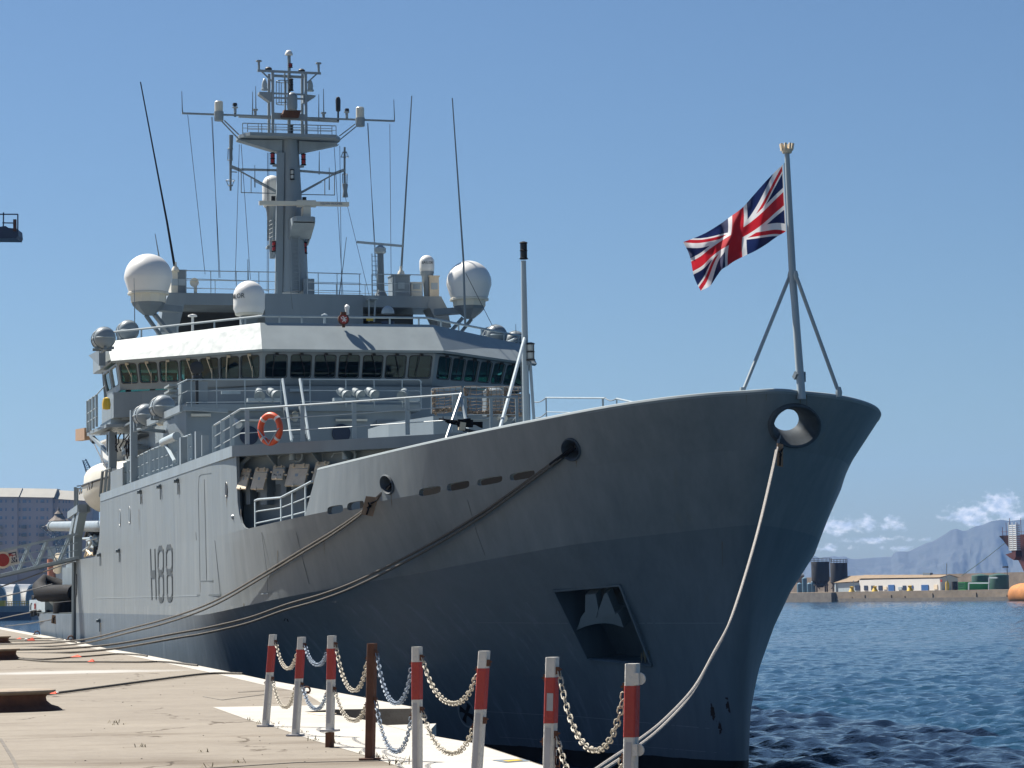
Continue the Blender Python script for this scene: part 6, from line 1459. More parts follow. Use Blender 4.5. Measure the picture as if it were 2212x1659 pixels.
# side rail and boarding fittings on the first deck
def dk(x, y, t=8.2): return sp(x, y, t=t)
zz = 8.29
for a, b, n_ in [((268.6, 1000.7), (325.6, 972), 7), ((325.6, 972), (413, 938.5), 9)]:
    A, B = dk(*a), dk(*b); rail('railing', [A, B], 1.05, even(n_, .03, .97), flat=.15, mids=(.36, .72), z_base=zz)
mb = MB(); A, B = dk(362, 956), dk(392, 942); mb.tube([A + Vector((0, .15, 0)), B + Vector((0, .15, 0))], .14, 10); mb.tube([dk(366, 957) + Vector((0, .15, 0)), dk(391, 996) + Vector((0, .2, 0))], .06, 6); part('boarding_roller', mb, 'rail', ship)
for (x0, y0, x1, y1, w_) in [(284.5, 932, 286, 1041, .14), (288.5, 886, 291, 1038, .3), (397, 945, 399, 985, .3), (429, 932, 430, 994, .26)]:
    mb = MB(); mb.bar(dk(x0, y0, 8.3), Vector((dk(x0, y0, 8.3).x, 8.3, zz)), w_ * .8, w_); part('stanchion', mb, 'grey' if w_ > .2 else 'rail', ship)
mb = MB(); A = dk(242, 1015, 8.3); B = dk(268, 1000, 8.3); mb.bb((B.x, 8.28, 8.2), (A.x, 8.36, B.z - .15)); part('screen_panel', mb, 'hull', ship)
mb = MB()
for x in (222, 231, 239): mb.tube([Vector((dk(x, 1040).x, 8.3, 8.25)), dk(x, 1018 - (x - 222) * .4, 8.3)], .06, 5)
mb.tube([dk(221, 1019, 8.3), dk(240, 1011, 8.3)], .03, 5); part('railing', mb, 'greyd', ship)
# boxes and shadowed gear abaft the wing, between the decks
for (x0, y0, x1, y1, t_, m_) in [(263, 962, 280, 985, 7.4, 'rail'), (232, 1012, 262, 1000, 7.0, 'greyd'), (262, 985, 300, 1010, 6.6, 'greyd'), (300, 935, 330, 990, 6.9, 'grey')]:
    a, b = sp(x0, max(y0, y1), t=t_), sp(x1, min(y0, y1), t=t_); mb = MB(); mb.bb((b.x, t_ - .6, a.z), (a.x, t_, b.z)); mb.bb((b.x - .03, t_ - .63, b.z), (a.x + .03, t_ + .03, b.z + .06)); part('deck_box', mb, m_, ship)
mb = MB(); mb.bar(sp(443, 985, t=8.25), sp(443, 940, t=8.25), .2, .12); part('stanchion', mb, 'grey', ship)

# ------------------------------------------------------------------ anchor in its pocket
AC = (AP[0] + AP[1] + AP[2] + AP[3]) / 4
anch = sthing('anchor', AC, 'grey stockless anchor stowed in the square recess in the bow', 'anchor')
dd = -into * 1.0
def ap(x, y, d=0.0):
    p0 = s2w(AC - an * .42); n = sA * an.x + sB * an.y + Vector((0, 0, an.z)); return w2s(wpl(x, y, p0, n)) + an * d - AC
mb = MB(); mb.smooth = False; mb.ext([ap(x, y) for x, y in [(1270, 1318), (1276, 1309), (1290, 1303), (1312, 1301), (1335, 1302), (1350, 1309), (1356, 1320), (1362, 1339), (1354, 1337), (1340, 1332), (1322, 1330), (1300, 1332), (1280, 1337), (1260, 1346), (1266, 1332)]], an * .3); part('crown', mb, 'greyd', anch)
mb = MB(); mb.ext([ap(x, y, .1) for x, y in [(1281, 1268), (1303, 1266), (1309, 1300), (1304, 1318), (1280, 1314)]], an * .22); part('fluke', mb, 'greyd', anch)
mb = MB(); mb.ext([ap(x, y, .1) for x, y in [(1322, 1265), (1328, 1264), (1346, 1310), (1312, 1318), (1308, 1305)]], an * .22); part('fluke', mb, 'greyd', anch)
mb = MB(); mb.tube([ap(1310, 1262, -.1), ap(1307, 1312, -.02)], .09, 8); part('shank', mb, 'greyd', anch)

# thruster mark painted on the bow
def decal(name, polys, mat, parent, off=.006):
    mb = MB()
    for poly in polys:
        P = []
        for x, y in poly:
            p, n, d = hit(HB, x, y)
            if p is None: return
            P.append(p + n * off)
        mb.add(P, [tuple(range(len(P)))])
    me = mb.mesh(name, mat, fix=False); part(name, None, None, parent, me=me)
cx, cy, rx, ry, rot = 1008, 1540, 17.5, 33, -.28
def el(k, a): x, y = rx * k * math.cos(a), ry * k * math.sin(a); return (cx + x * math.cos(rot) - y * math.sin(rot), cy + x * math.sin(rot) + y * math.cos(rot))
A_ = [2 * math.pi * i / 32 for i in range(33)]
decal('thruster_ring', [[el(1, a), el(1, b), el(.88, b), el(.88, a)] for a, b in zip(A_, A_[1:])], 'seaml', ship)
bl = []
for q in range(4):
    a0 = rad(45 + 90 * q + (8 if q % 2 else -8)); bl.append([el(.12, a0 - 1.2), el(.5, a0 - .38), el(.78, a0 - .42), el(.80, a0 + .2), el(.5, a0 + .30), el(.12, a0 + 1.2)])
decal('thruster_propeller', bl + [[el(.2, a) for a in A_[:-1]]], 'black', ship)
decal('bulb_mark', [[(613, 1341), (616, 1335), (617.5, 1335.5), (615, 1341)], [(619, 1336), (622, 1337), (624, 1343), (622, 1343), (620, 1338)]], 'black', ship)
for pts in ([(1560, 1140), (1600, 1135)],): pass
def hline(pts, w_=1.2, mat='seaml', name='weld_seam'):
    P = [];
    for (x0, y0), (x1, y1) in zip(pts, pts[1:]):
        n = max(2, int(abs(x1 - x0) / 25)); P += [[(x0 + (x1 - x0) * i / n, y0 + (y1 - y0) * i / n - w_ / 2), (x0 + (x1 - x0) * (i + 1) / n, y0 + (y1 - y0) * (i + 1) / n - w_ / 2), (x0 + (x1 - x0) * (i + 1) / n, y0 + (y1 - y0) * (i + 1) / n + w_ / 2), (x0 + (x1 - x0) * i / n, y0 + (y1 - y0) * i / n + w_ / 2)] for i in range(n)]
    decal(name, P, mat, ship, .003)
MT['seamf'] = paint('faint_seam', (.235, .265, .28), .5, .05, nscale=3)
MT['seamd'] = paint('faint_dark_seam', (.10, .115, .125), .6, .1, nscale=3)
def vline(pts, bv):
    P = [hit(bv, x, y) for x, y in pts]; P = [p + n * .004 for p, n, d in P if p is not None]; mb = MB()
    for a, b in zip(P, P[1:]): mb.bar(a, b, .012, .006, up=(0, 1, 0))
    if len(P) > 1: part('weld_seam', mb, 'seamd', ship)
vline([(640, 1150), (652, 1200), (668, 1262)], HB); vline([(1010, 1080), (1030, 1150), (1048, 1200)], HB)
hline([(1380, 1346), (1660, 1346)], 1.0, 'seamf'); hline([(1030, 1345), (1228, 1346)], .8, 'seamf'); hline([(1050, 1537), (1250, 1548), (1580, 1578)], 1.0, 'seamf'); hline([(1080, 1592), (1330, 1608), (1600, 1630)], .9, 'seamf')
decal('rust_stain', [[(1384, 1395), (1392, 1388), (1398, 1396), (1400, 1430), (1392, 1437), (1383, 1428)]], 'rust', ship) if False else None

# rust runs below the openings
def run(x, y0, y1, w_, bv, dx=0):
    k = 6; L = []; R_ = []
    for i in range(k + 1):
        u = i / k; ww = w_ * (1 - u) ** .7 * (1 + .3 * math.sin(7 * u + x)); 
        for A, sg in ((L, -1), (R_, 1)):
            p, n, d = hit(bv, x + dx * u + sg * ww / 2, y0 + (y1 - y0) * u)
            if p is None: return
            A.append(p + n * .004)
    mb = MB(); mb.add(L + R_, [(i, i + 1, k + 2 + i, k + 1 + i) for i in range(k)]); me = mb.mesh('rust_run', 'streak', fix=False); part('rust_run', None, None, ship, me=me)
for a in [(1393, 1398, 1436, 9, HB, 1), (1401, 1405, 1440, 4, HB, 1), (1386, 1410, 1432, 5, HB, 0), (1728, 852, 884, 3, BB, 1), (1742, 853, 880, 2, BB, 1), (1655, 852, 868, 1.5, BB, 0), (1612, 853, 872, 1.4, BB, 0), (1560, 1170, 1230, 1.5, HB, 1),
          (845, 1068, 1096, 2, BB, 2), (1245, 996, 1010, 2, BB, 1), (925, 1075, 1090, 1.2, BB, 0), (990, 1064, 1080, 1.0, BB, 0), (1060, 1053, 1072, 1.2, BB, 0), (700, 1160, 1200, 1.2, HB, 1), (600, 1190, 1230, 1.2, HB, 0), (527, 1303, 1318, 1.5, HB, 0), (1720, 966, 1000, 2.5, HB, 2), (1735, 962, 985, 1.5, HB, 1)]: run(*a)
for x, y0, y1 in [(217.5, 1346, 1385), (489, 1064, 1096), (432, 1258, 1280), (259, 1196, 1215), (305, 1072, 1090), (386, 1048, 1075), (300, 1100, 1150), (520, 1100, 1120)]:
    P = [side_pt(x, y0, .006), side_pt(x + .5, y1, .006)]; mb = MB(); w_ = .09 if y0 != 1346 else .3
    mb.add([P[0] + Vector((w_ / 2, 0, 0)), P[0] - Vector((w_ / 2, 0, 0)), P[1] - Vector((w_ * .12, 0, 0)), P[1] + Vector((w_ * .12, 0, 0))], [(0, 1, 2, 3)]); part('rust_run', mb, 'streak', ship)

# ================================================================== MOORING LINES
def rope_path(px, A, B, r, strands=1, gap=.0):
    P = []
    for x, y in px:
        p = vplane(x, y, A, B); best = None
        for bv in (HB, BB):      # a taut line lies against the plating where the hull swells out past it
            q, n, d = hit(bv, x, y)
            if q is not None:
                qw = s2w(q + n * .1)
                if (qw - EYE).length < (p - EYE).length and (best is None or (qw - EYE).length < (best - EYE).length): best = qw
        P.append(best if best is not None else p)
    P[0] = A
    return P
def smooth_path(P, n=6):
    out_ = []
    for i in range(len(P) - 1):
        p0, p1, p2, p3 = P[max(i - 1, 0)], P[i], P[i + 1], P[min(i + 2, len(P) - 1)]
        for k in range(n):
            t = k / n; out_.append(.5 * ((2 * p1) + (p2 - p0) * t + (2 * p0 - 5 * p1 + 4 * p2 - p3) * t * t + (3 * p1 - p0 - 3 * p2 + p3) * t ** 3))
    return out_ + [P[-1]]
def rope(name, P, r, mat, label, group='mooring lines', cat='rope', strands=1, gap=0.0, chafe=None):
    P = smooth_path(P); mb = MB()
    root = empty(name, P[0]); tag(root, label, cat, group)
    for q in range(strands):
        o = (q - (strands - 1) / 2) * gap; m2 = MB(); L = 0; PP = []
        for i, p in enumerate(P):
            w_ = math.sin(math.pi * i / (len(P) - 1)) ** .5; PP.append(p + Vector((0, 0, o * (.45 + .9 * w_))) + Vector((o * .6, 0, 0)) - P[0])
        m2.tube(PP, r, 7); part('strand', m2, mat, root)
    if chafe: m3 = MB(); m3.tube([p - P[0] for p in P[:chafe]], r * 1.8, 8); part('chafing_sleeve', m3, 'black', root)
    return root
b3 = qp(-8, 1394); b3.z += .25
A1 = s2w(FL_[2][0] - FL_[2][1] * .12)
px1 = [(838, 1055), (800, 1093), (778, 1112), (726, 1148), (657.5, 1190.5), (567, 1247), (487.5, 1290.6), (424.5, 1319.4), (350, 1344), (285, 1360.7), (199.6, 1382), (140, 1390), (85.5, 1393), (0, 1394), (-20, 1394)]
rope('mooring_line', rope_path(px1, A1, b3, .03), .028, 'rope', 'upper double mooring line running through the square board on the bow', strands=2, gap=.10, chafe=7)
A2 = s2w(FL_[1][0] - FL_[1][1] * .12); b2 = qp(-25, 1409); b2.z += .25
px2 = [(1238.5, 972), (1204, 995.4), (1156, 1031), (1101.5, 1070.8), (1031, 1119), (907, 1192), (781, 1256), (700, 1288), (616, 1312.5), (534.6, 1341), (441, 1363), (392, 1371.4), (249.5, 1396), (142.6, 1405), (60, 1407), (0, 1407), (-25, 1407)]
rope('mooring_line', rope_path(px2, A2, b2, .03), .032, 'rope', 'lower double mooring line from the forward side fairlead down across the hull', strands=2, gap=.11, chafe=8)
A3 = s2w(sp(1684, 940, s=-1.6)); b4 = qp(1150, 1760)
px3 = [(1685, 935), (1681.5, 951.8), (1671, 1003.5), (1652.7, 1084), (1634, 1158.6), (1606, 1255), (1574, 1348.7), (1538, 1418), (1495.7, 1493.5), (1432, 1563), (1372, 1611), (1302.7, 1658), (1240, 1700), (1150, 1752)]
rope('mooring_line', rope_path(px3, A3, b4, .03), .018, 'ropew', 'pale head line hanging from the big bow fairlead to the near quay', strands=2, gap=.07)
def ground_rope(px, label, r=.022, z=QZ + .03, mat='rope', name='mooring_line'):
    rope(name, [qp(x, y, z) for x, y in px], r, mat, label)
ground_rope([(30, 1421), (96, 1424), (157.5, 1419.5), (210, 1416), (256, 1412.4), (303, 1414.5), (318, 1417)], 'thin line lying on the quay from the middle bollard, the farther of two')
ground_rope([(38, 1423), (110, 1429), (197, 1429.5), (303, 1430), (356, 1429.5), (427, 1437)], 'thin line lying on the quay from the middle bollard, the nearer of two')
ground_rope([(64, 1501.5), (121, 1497), (324, 1470), (449, 1455), (524, 1455)], 'thin line lying on the quay from the nearest bollard to the coping')
ground_rope([(-20, 1383), (0, 1382), (89, 1379), (137, 1381)], 'farther of two thin lines on the quay beyond the bollards')
ground_rope([(-20, 1386), (0, 1385), (119, 1384), (159, 1387), (165, 1388)], 'nearer of two thin lines on the quay beyond the bollards')
Q1 = s2w(sp(66, 1323, t=8.2)); e1 = qp(-40, 1345)
rope('stern_line', rope_path([(66, 1323), (30, 1330), (0, 1336.6), (-40, 1344)], Q1, e1, .03), .03, 'rope', 'stern line from the after end of the ship to the quay')
Q2 = s2w(sp(112, 1338, t=8.3)); e2 = qp(10, 1354)
rope('stern_line', rope_path([(113, 1338), (70, 1346), (30, 1351), (10, 1353)], Q2, e2, .03), .025, 'rope', 'line low over the water from the board at the stern to the quay')
Q3 = s2w(sp(164, 1211, t=8.3)); e3 = wy(-60, 1286, Q3.y - 4)
rope('gangway_stay', rope_path([(164, 1211), (114.6, 1228), (60, 1248), (0, 1268), (-60, 1289)], Q3, e3, .03), .03, 'ropew', 'rope stay below the gangway running to the shore', group=None)
e4 = wy(-60, 1312, Q3.y - 4); Q4 = s2w(sp(112, 1262, t=8.0))
rope('gangway_stay', rope_path([(112, 1261), (60, 1276), (0, 1290), (-60, 1304)], Q4, e4, .03), .03, 'ropew', 'lower rope stay running from the workboat to the shore', group=None)
# boards hung on the lines against rats
def board(c, q, label, name='rat_guard', nrm=None):
    root = empty(name, c); tag(root, label, 'board', 'boards on the mooring lines'); P = [p - c for p in q]; n_ = (P[1] - P[0]).cross(P[3] - P[0]).normalized(); mb = MB(); mb.ext(P, n_ * .03); part('board', mb, 'wood', root)
    m_ = sum(P, Vector()) / 4; mb = MB(); d = (P[0] + P[1]) / 2 - m_; e = (P[1] + P[2]) / 2 - m_
    if n_.y > 0: n_ = -n_
    for a, b in (((.1, 0), (-.95, -.1)), ((-.12, .3), (.35, -.35)), ((.12, .3), (-.25, -.3)), ((.25, .1), (.7, .9))): mb.tube([m_ + d * a[0] + e * a[1] + n_ * .04, m_ + d * b[0] + e * b[1] + n_ * .04], .02, 5)
    part('lashing', mb, 'black', root)
bc = s2w(hit(BB, 800, 1088)[0])
qd = [wy(x, y, bc.y - .55) for x, y in [(790.5, 1071.5), (816, 1074.5), (805.5, 1115.5), (780, 1111)]]
board(bc, qd, 'square brown board lashed on the upper mooring line beside the bulwark')
bc = s2w(sp(116, 1338, t=8.7)); board(bc, [wy(x, y, bc.y) for x, y in [(112.5, 1328), (120, 1329), (121, 1348), (110.5, 1346)]], 'weathered board hung on a line at the stern quarter')
bc = s2w(sp(1690, 980, s=-1.5)) ; bc = wy(1688, 978, s2w(Vector((-2.4, 1, 7))).y - .3); board(bc, [wy(x, y, bc.y) for x, y in [(1679, 957), (1692, 960), (1691.5, 1009), (1678, 1006)]], 'narrow dark board hanging under the big bow fairlead')
# orange floats tied on the lines
for i, (x, y, lab) in enumerate([(41, 1380, 'small orange marker on the farthest rope lying on the quay'), (67, 1383.5, 'orange marker with a white tip on the quay beside the far bollard'), (164, 1419, 'flat orange marker on the rope from the middle bollard'), (197, 1429, 'small orange marker on the nearer rope of the middle bollard'), (116, 1498, 'orange marker with a white tip on the rope behind the nearest bollard')]):
    c = qp(x, y, QZ + .05); root = empty('rope_marker', c); tag(root, lab, 'marker', 'orange markers on the quay ropes')
    k = (wy(x + 1, y, c.y) - wy(x, y, c.y)).x; sz = {0: 5, 1: 8, 2: 11, 3: 7, 4: 7}[i] * k; h = {0: 3, 1: 7, 2: 5, 3: 6, 4: 5}[i] * k
    mb = MB(); mb.add([(-sz, -.1, 0), (sz, -.1, 0), (sz, .12, 0), (-sz, .12, 0), (sz * .35, 0, h)], [(0, 1, 2, 3), (0, 1, 4), (1, 2, 4), (2, 3, 4), (3, 0, 4)]); part('flag_cloth', mb, paint('orange_cloth', (.85, .08, .02), .7, .1) if i == 0 else bpy.data.materials['orange_cloth'], root)
    if i in (1, 4): mb = MB(); q = -sz * 1.3 if i == 1 else sz * 1.2; mb.lathe([(.01, 0), (.12 * h / .2, .02), (.13 * h / .2, h * .5), (.01, h * .7)], (q, 0, 0), 8); part('float', mb, 'white', root)

# ================================================================== QUAY FURNITURE
def bollard(cx_, cy_, rx, ry, H, label, sc=1):
    c = qp(cx_, cy_); root = empty('bollard', c); tag(root, label, 'bollard', 'mooring bollards on the quay')
    mb = MB(); mb.lathe([(1.06, 0), (1.06, .02 * H), (1.0, .16 * H), (.90, .26 * H), (.83, .45 * H), (.82, .62 * H), (.85, .8 * H)], (0, 0, 0), 40, sx=rx, sy=ry); part('bollard_body', mb, 'rust', root)
    mb = MB(); mb.lathe([(.84, .78 * H), (.93, .84 * H), (.965, .90 * H), (.96, .97 * H), (.93, H), (.4, H * 1.01), (.02, H * 1.01)], (0, 0, 0), 40, sx=rx, sy=ry); part('bollard_cap', mb, 'rustcap', root)
bollard(-22, 1536, .95, .62, .29, 'nearest rusty mooring bollard with a worn pale cap at the quay edge of the picture')
bollard(-10, 1426, .66, .5, .30, 'middle rusty bollard on the quay with two ropes leading from it')
bollard(-12, 1392, .62, .5, .30, 'farthest rusty bollard at the left where the upper mooring line ends')

LN = None
def link_mesh(L, W_, r, n=10, k=5):
    """one stadium-shaped chain link lying along x"""
    pts = []
    for i in range(n):
        a = 2 * math.pi * i / n; x, y = math.cos(a), math.sin(a); pts.append(Vector(((L / 2 - W_ / 2) * (1 if x > 0 else -1) * min(1, abs(x) * 3) + W_ / 2 * x, W_ / 2 * y, 0)))
    V, F = [], []
    for i in range(n):
        t = (pts[(i + 1) % n] - pts[i - 1]).normalized(); nn = Vector((t.y, -t.x, 0))
        for j in range(k):
            b = 2 * math.pi * j / k; V.append(pts[i] + nn * r * math.cos(b) + Vector((0, 0, 1)) * r * math.sin(b))
    for i in range(n):
        for j in range(k): F.append((i * k + j, ((i + 1) % n) * k + j, ((i + 1) % n) * k + (j + 1) % k, i * k + (j + 1) % k))
    return V, F
def chain(A, B, sag, mat, label, L=.070, W_=.040, r=.0048, cat='chain', group='chains between the barrier posts', tail=0, sk=0):
    A, B = Vector(A), Vector(B); n = 60; P = []
    for i in range(n + 1):
        u = i / n; a = 2.2; s_ = (math.cosh(a) - math.cosh(a * (2 * u - 1))) / (math.cosh(a) - 1)
        P.append(A.lerp(B, u) - Vector((0, 0, sag * s_)))
    if tail: P += [P[-1] - Vector((0, 0, tail * k / 6)) for k in range(1, 7)]
    D = [0]
    for a, b in zip(P, P[1:]): D.append(D[-1] + (b - a).length)
    pitch = L - 2 * r * 1.15; m_ = int(D[-1] / pitch); V0, F0 = link_mesh(L, W_, r); mb = MB(); mb.smooth = True; j = 0; rr = random.Random(int(A.x * 1000))
    for q in range(m_):
        d = (q + .5) * pitch
        while D[j + 1] < d: j += 1
        u = (d - D[j]) / (D[j + 1] - D[j]); c = P[j].lerp(P[j + 1], u); x = (P[j + 1] - P[j]).normalized(); up = Vector((0, 0, 1)) if abs(x.z) < .97 else Vector((1, 0, 0))
        y = x.cross(up).normalized(); z = x.cross(y); an_ = (math.pi / 4 if q % 2 else -math.pi / 4) + rr.uniform(-.25, .25); y2 = y * math.cos(an_) + z * math.sin(an_); z2 = x.cross(y2)
        mb.add([c - A + x * v.x + y2 * v.y + z2 * v.z for v in V0], F0)
    o = bpy.data.objects.new('chain', mb.mesh('chain', mat)); col.objects.link(o); o.location = A; return tag(o, label, cat, group)
POST = [  # top x, top y, base x, base y, red band y0, y1, distance, kind
    (590, 1370.5, 573.5, 1568, 1395, 1452, 30.6, 'w'), (652, 1376, 638, 1587, 1403, 1465.5, 28.4, 'w'), (717, 1373, 712, 1612, 1401, 1467.5, 26.2, 'w'), (804, 1389.5, 799, 1641.5, 0, 0, 24.0, 'r'),
    (901, 1397, 901.5, None, 1430, 1511, 21.6, 'w'), (1046.5, 1406, 1030, None, 1443.5, 1532, 19.6, 'w'), (1193.5, 1419.5, 1187, None, 1463, 1562, 17.5, 'w'), (1366.5, 1433.5, 1362, None, 1481, 1592, 15.7, 'w')]
names = ['first white and red barrier post from the left, leaning slightly', 'second white and red barrier post from the left', 'third white and red barrier post, on a dark raised foot', 'rusty brown barrier post between the white and red ones', 'fifth barrier post, white and red, just right of the rusty one', 'white and red barrier post leaning right, before the gap in the chains', 'white and red barrier post with a patch of old stickers on its red band', 'nearest white and red barrier post with two pale lugs on its right side']
TOPS = []
def post_make(kind):
    """a post one unit wide: square tube with a channel in the face, base plate, lugs"""
    return None
for i, (tx, ty, bx, by, r0, r1, Y, kd) in enumerate(POST):
    if by is None:
        k1 = 1659; base = None
        T = wy(tx, ty, Y); Bv = wy(bx, 1659, Y); d = (Bv - T); base = T + d * ((T.z - QZ) / (T.z - Bv.z))
    else: T = wy(tx, ty, Y); base = wy(bx, by, Y); base.z = QZ; 
    h = T.z - QZ; H = Vector((T.x, T.y, T.z)); W_ = .072 if i < 6 else .074
    root = empty('barrier_post', base); tag(root, names[i], 'post', 'barrier posts along the quay')
    Lp = lambda z: (T - base) * (z / h)
    rz = -.45; ux = Vector((math.cos(rz), math.sin(rz), 0)); uy = Vector((-math.sin(rz), math.cos(rz), 0))
    def seg(z0, z1, w_, mat, nm, bev=.006):
        mb = MB(); V = []; n8 = [(1, .8), (.8, 1), (-.8, 1), (-1, .8), (-1, -.8), (-.8, -1), (.8, -1), (1, -.8)]
        zs = [z0 + (z1 - z0) * k / 6 for k in range(7)]
        for z in zs: V += [Lp(z) + ux * a * w_ / 2 + uy * b * w_ / 2 for a, b in n8]
        F = [(q * 8 + k, q * 8 + (k + 1) % 8, (q + 1) * 8 + (k + 1) % 8, (q + 1) * 8 + k) for q in range(6) for k in range(8)] + [tuple(range(7, -1, -1)), tuple(48 + k for k in range(8))]
        mb.add(V, F); return part(nm, mb, mat, root)
    if kd == 'w':
        z1 = (wy(tx, r0, Y).z - QZ); z0 = (wy(tx, r1, Y).z - QZ); f0 = .0 if i != 2 else .16
        seg(f0, h, W_, 'postw', 'shaft'); seg(z0, z1, W_ + .003, 'postr', 'red_band')
        if i == 2: seg(0, .15, W_ * 1.0, 'rust', 'foot')
        mb = MB(); c0_, c1_ = Lp(.08 + f0), Lp(z0 - .03); mb.bar(c0_ - uy * (W_ / 2 + .001), c1_ - uy * (W_ / 2 + .001), W_ * .5, .004, up=uy); part('face_channel', mb, 'postg', root)
    else: seg(0, h, W_ + .004, 'rust', 'shaft')
    zb = .155 if i == 2 else 0.0
    mb = MB(); mb.box(Lp(zb) + Vector((0, 0, .012)), (.15, .15, .02), rz); part('base_plate', mb, 'rust' if kd == 'r' else 'postg', root)
    for zz_ in (h - .09, h * .52):
        for sd_ in (1, -1):
            if i == 7 and sd_ == 1:
                mb = MB(); c = Lp(zz_) + ux * (W_ / 2) - uy * .02; mb.lathe([(.01, -.006), (.036, -.006), (.036, .006), (.01, .006)], c + ux * .022, 20, uy); mb.box(c + ux * .008, (.03, .05, .072), rz); part('chain_lug', mb, 'postw', root)
            else:
                mb = MB(); c = Lp(zz_ - (.05 if sd_ < 0 else 0)) + ux * sd_ * (W_ / 2 + .01) - uy * (.015 if sd_ > 0 else -.01); mb.box(c, (.03, .02, .05), rz); mb.bar(c - ux * .03, c + ux * .03 + Vector((0, 0, .01)), .012, .012); part('chain_lug', mb, 'rust', root)
    if i == 6:
        mb = MB(); c0_, c1_ = Lp(wy(tx, 1560 - 25, Y).z - QZ), Lp(wy(tx, 1497, Y).z - QZ); mb.bar(c0_ - uy * (W_ / 2 + .003) + ux * .008, c1_ - uy * (W_ / 2 + .003) + ux * .008, W_ * .62, .003, up=uy); part('worn_sticker', mb, 'postg', root)
    TOPS.append((base, T, h))
def att(i, z, side): 
    b, T, h = TOPS[i]; p = b + (T - b) * ((h - z) / h); return p + Vector((side * .045, -.02 * side, 0))
CH_ = [(0, 1, .24, .26, 'chainw', 'pale chain'), (1, 2, .17, .20, 'chainb', 'bluish chain'), (2, 3, .36, .22, 'chainw', 'pale chain'), (3, 4, .38, .38, 'chainb', 'bluish chain'), (4, 5, .30, .27, 'chainw', 'pale chain'), (6, 7, .44, .33, 'chainw', 'pale chain')]
lbl = {0: 'first and second posts from the left', 1: 'second and third posts from the left', 2: 'third post and the rusty post', 3: 'rusty post and the fifth post', 4: 'fifth post and the leaning post', 5: 'two nearest posts'}
for k, (i, j, s1, s2, mt, nm) in enumerate(CH_):
    A, B = att(i, .09, 1), att(j, .16, -1); lk = dict(L=.070, W_=.040, r=.0048)
    chain(A, B, s1, mt, 'upper %s hanging between the %s' % (nm, lbl[k]), **lk)
    A, B = att(i, TOPS[i][2] * .49, 1), att(j, TOPS[j][2] * .52, -1)
    chain(A, B, s2, mt, 'lower %s hanging between the %s' % (nm, lbl[k]), **lk)
p = att(6, TOPS[6][2] * .49, 1) + Vector((.0, -.01, -.02)); chain(p, p - Vector((.0, 0, .12)), .0, 'rust', 'short loose end of rusty chain hanging from the post with stickers', tail=.3)
# weeds in the slab joints
MT['weed'] = paint('dry_weed', (.16, .13, .06), .9, .3, scale=(1, 1, 1), nscale=10)
r = random.Random(21)
wd_px = [(613, 1573), (655, 1583), (679, 1600), (723, 1607), (820, 1640), (786, 1628), (858, 1652), (592, 1565), (542, 1556), (560, 1563), (245, 1562), (257, 1566), (436, 1625), (515, 1648), (450, 1658), (303, 1614)]
mb = MB(); nn = 0
for (x, y) in wd_px:
    if y < 1500: continue
    c = qp(x, y, QZ); s_ = {(820, 1640): 1.3, (858, 1652): 1.6, (245, 1562): 1.0}.get((x, y), 1.0)
    for q in range(int(9 * s_)):
        a = r.uniform(0, 6.28); L = r.uniform(.02, .07) * s_; d = Vector((math.cos(a) * r.uniform(.3, 1.2), math.sin(a) * .5, r.uniform(.4, 1))).normalized(); o = c + Vector((r.uniform(-.07, .07) * s_, r.uniform(-.05, .05), 0)); w_ = Vector((-d.y, d.x, 0)).normalized() * .004
        mb.add([o - w_, o + w_, o + d * L + w_ * .2, o + d * L * .6 - w_ * 2], [(0, 1, 2, 3)])
struct('weeds', mb, 'weed', fix=False, kind='stuff')
r = random.Random(5); mb = MB()
for q in range(90):
    x, y = r.uniform(0, 900), r.uniform(1400, 1659)
    p = qp(x, y, QZ)
    if p.x > (-.2 - .1 * (p.y - 24)) - .8 : continue
    s_ = r.uniform(.004, .012); mb.box(p + Vector((0, 0, s_ * .3)), (s_ * 1.6, s_, s_ * .7), r.uniform(0, 3))
struct('grit', mb, 'quayside', fix=False, kind='stuff')
# steel ring and cleat at the coping, painted berth marks
for x, y, lab, nm in [(80, 1371.5, 'small blue-grey mooring ring at the far quay edge', 'mooring_ring'), (153, 1385 - 2, 'small brown iron fitting on the coping by the ship', 'coping_fitting'), (663, 1494 + 5, 'small dark iron fitting at the edge of the white coping', 'coping_fitting')]:
    c = qp(x, y); mb = MB(); mb.torus(c + Vector((0, 0, .06)), .05 if x > 600 else .11, .015 if x > 600 else .028, (0, 1, 0), 14, 6); mb.box(c + Vector((-.08, 0, .02)), (.22, .12, .04)); wthing(nm, mb, 'rust', lab, 'quay fitting', base=c)
mb = MB(); P = [qp(x, y, QZ + .009) for x, y in [(1063, 1643), (1090, 1640), (1128, 1638), (1143, 1646), (1090, 1652)]]; P = [qp(x, y, QZ + .009) for x, y in [(1122, 1642.5), (1200, 1640), (1250, 1646), (1170, 1651)]]
def patch(name, px, mat, z): mb = MB(); mb.add([qp(x, y, z) for x, y in px], [tuple(range(len(px)))]); o = struct(name, mb, mat, fix=False)
patch('painted_berth_mark', [(1062, 1641.5), (1125, 1638.5), (1146, 1643.5), (1092, 1647)], 'greyd', QZ + .008); patch('painted_berth_mark', [(1085, 1643), (1118, 1640), (1130, 1642), (1098, 1644.8)], 'yellow', QZ + .012)
patch('painted_berth_mark', [(662, 1539.5), (700, 1538.5), (728, 1541), (690, 1545)], 'tan', QZ + .008)
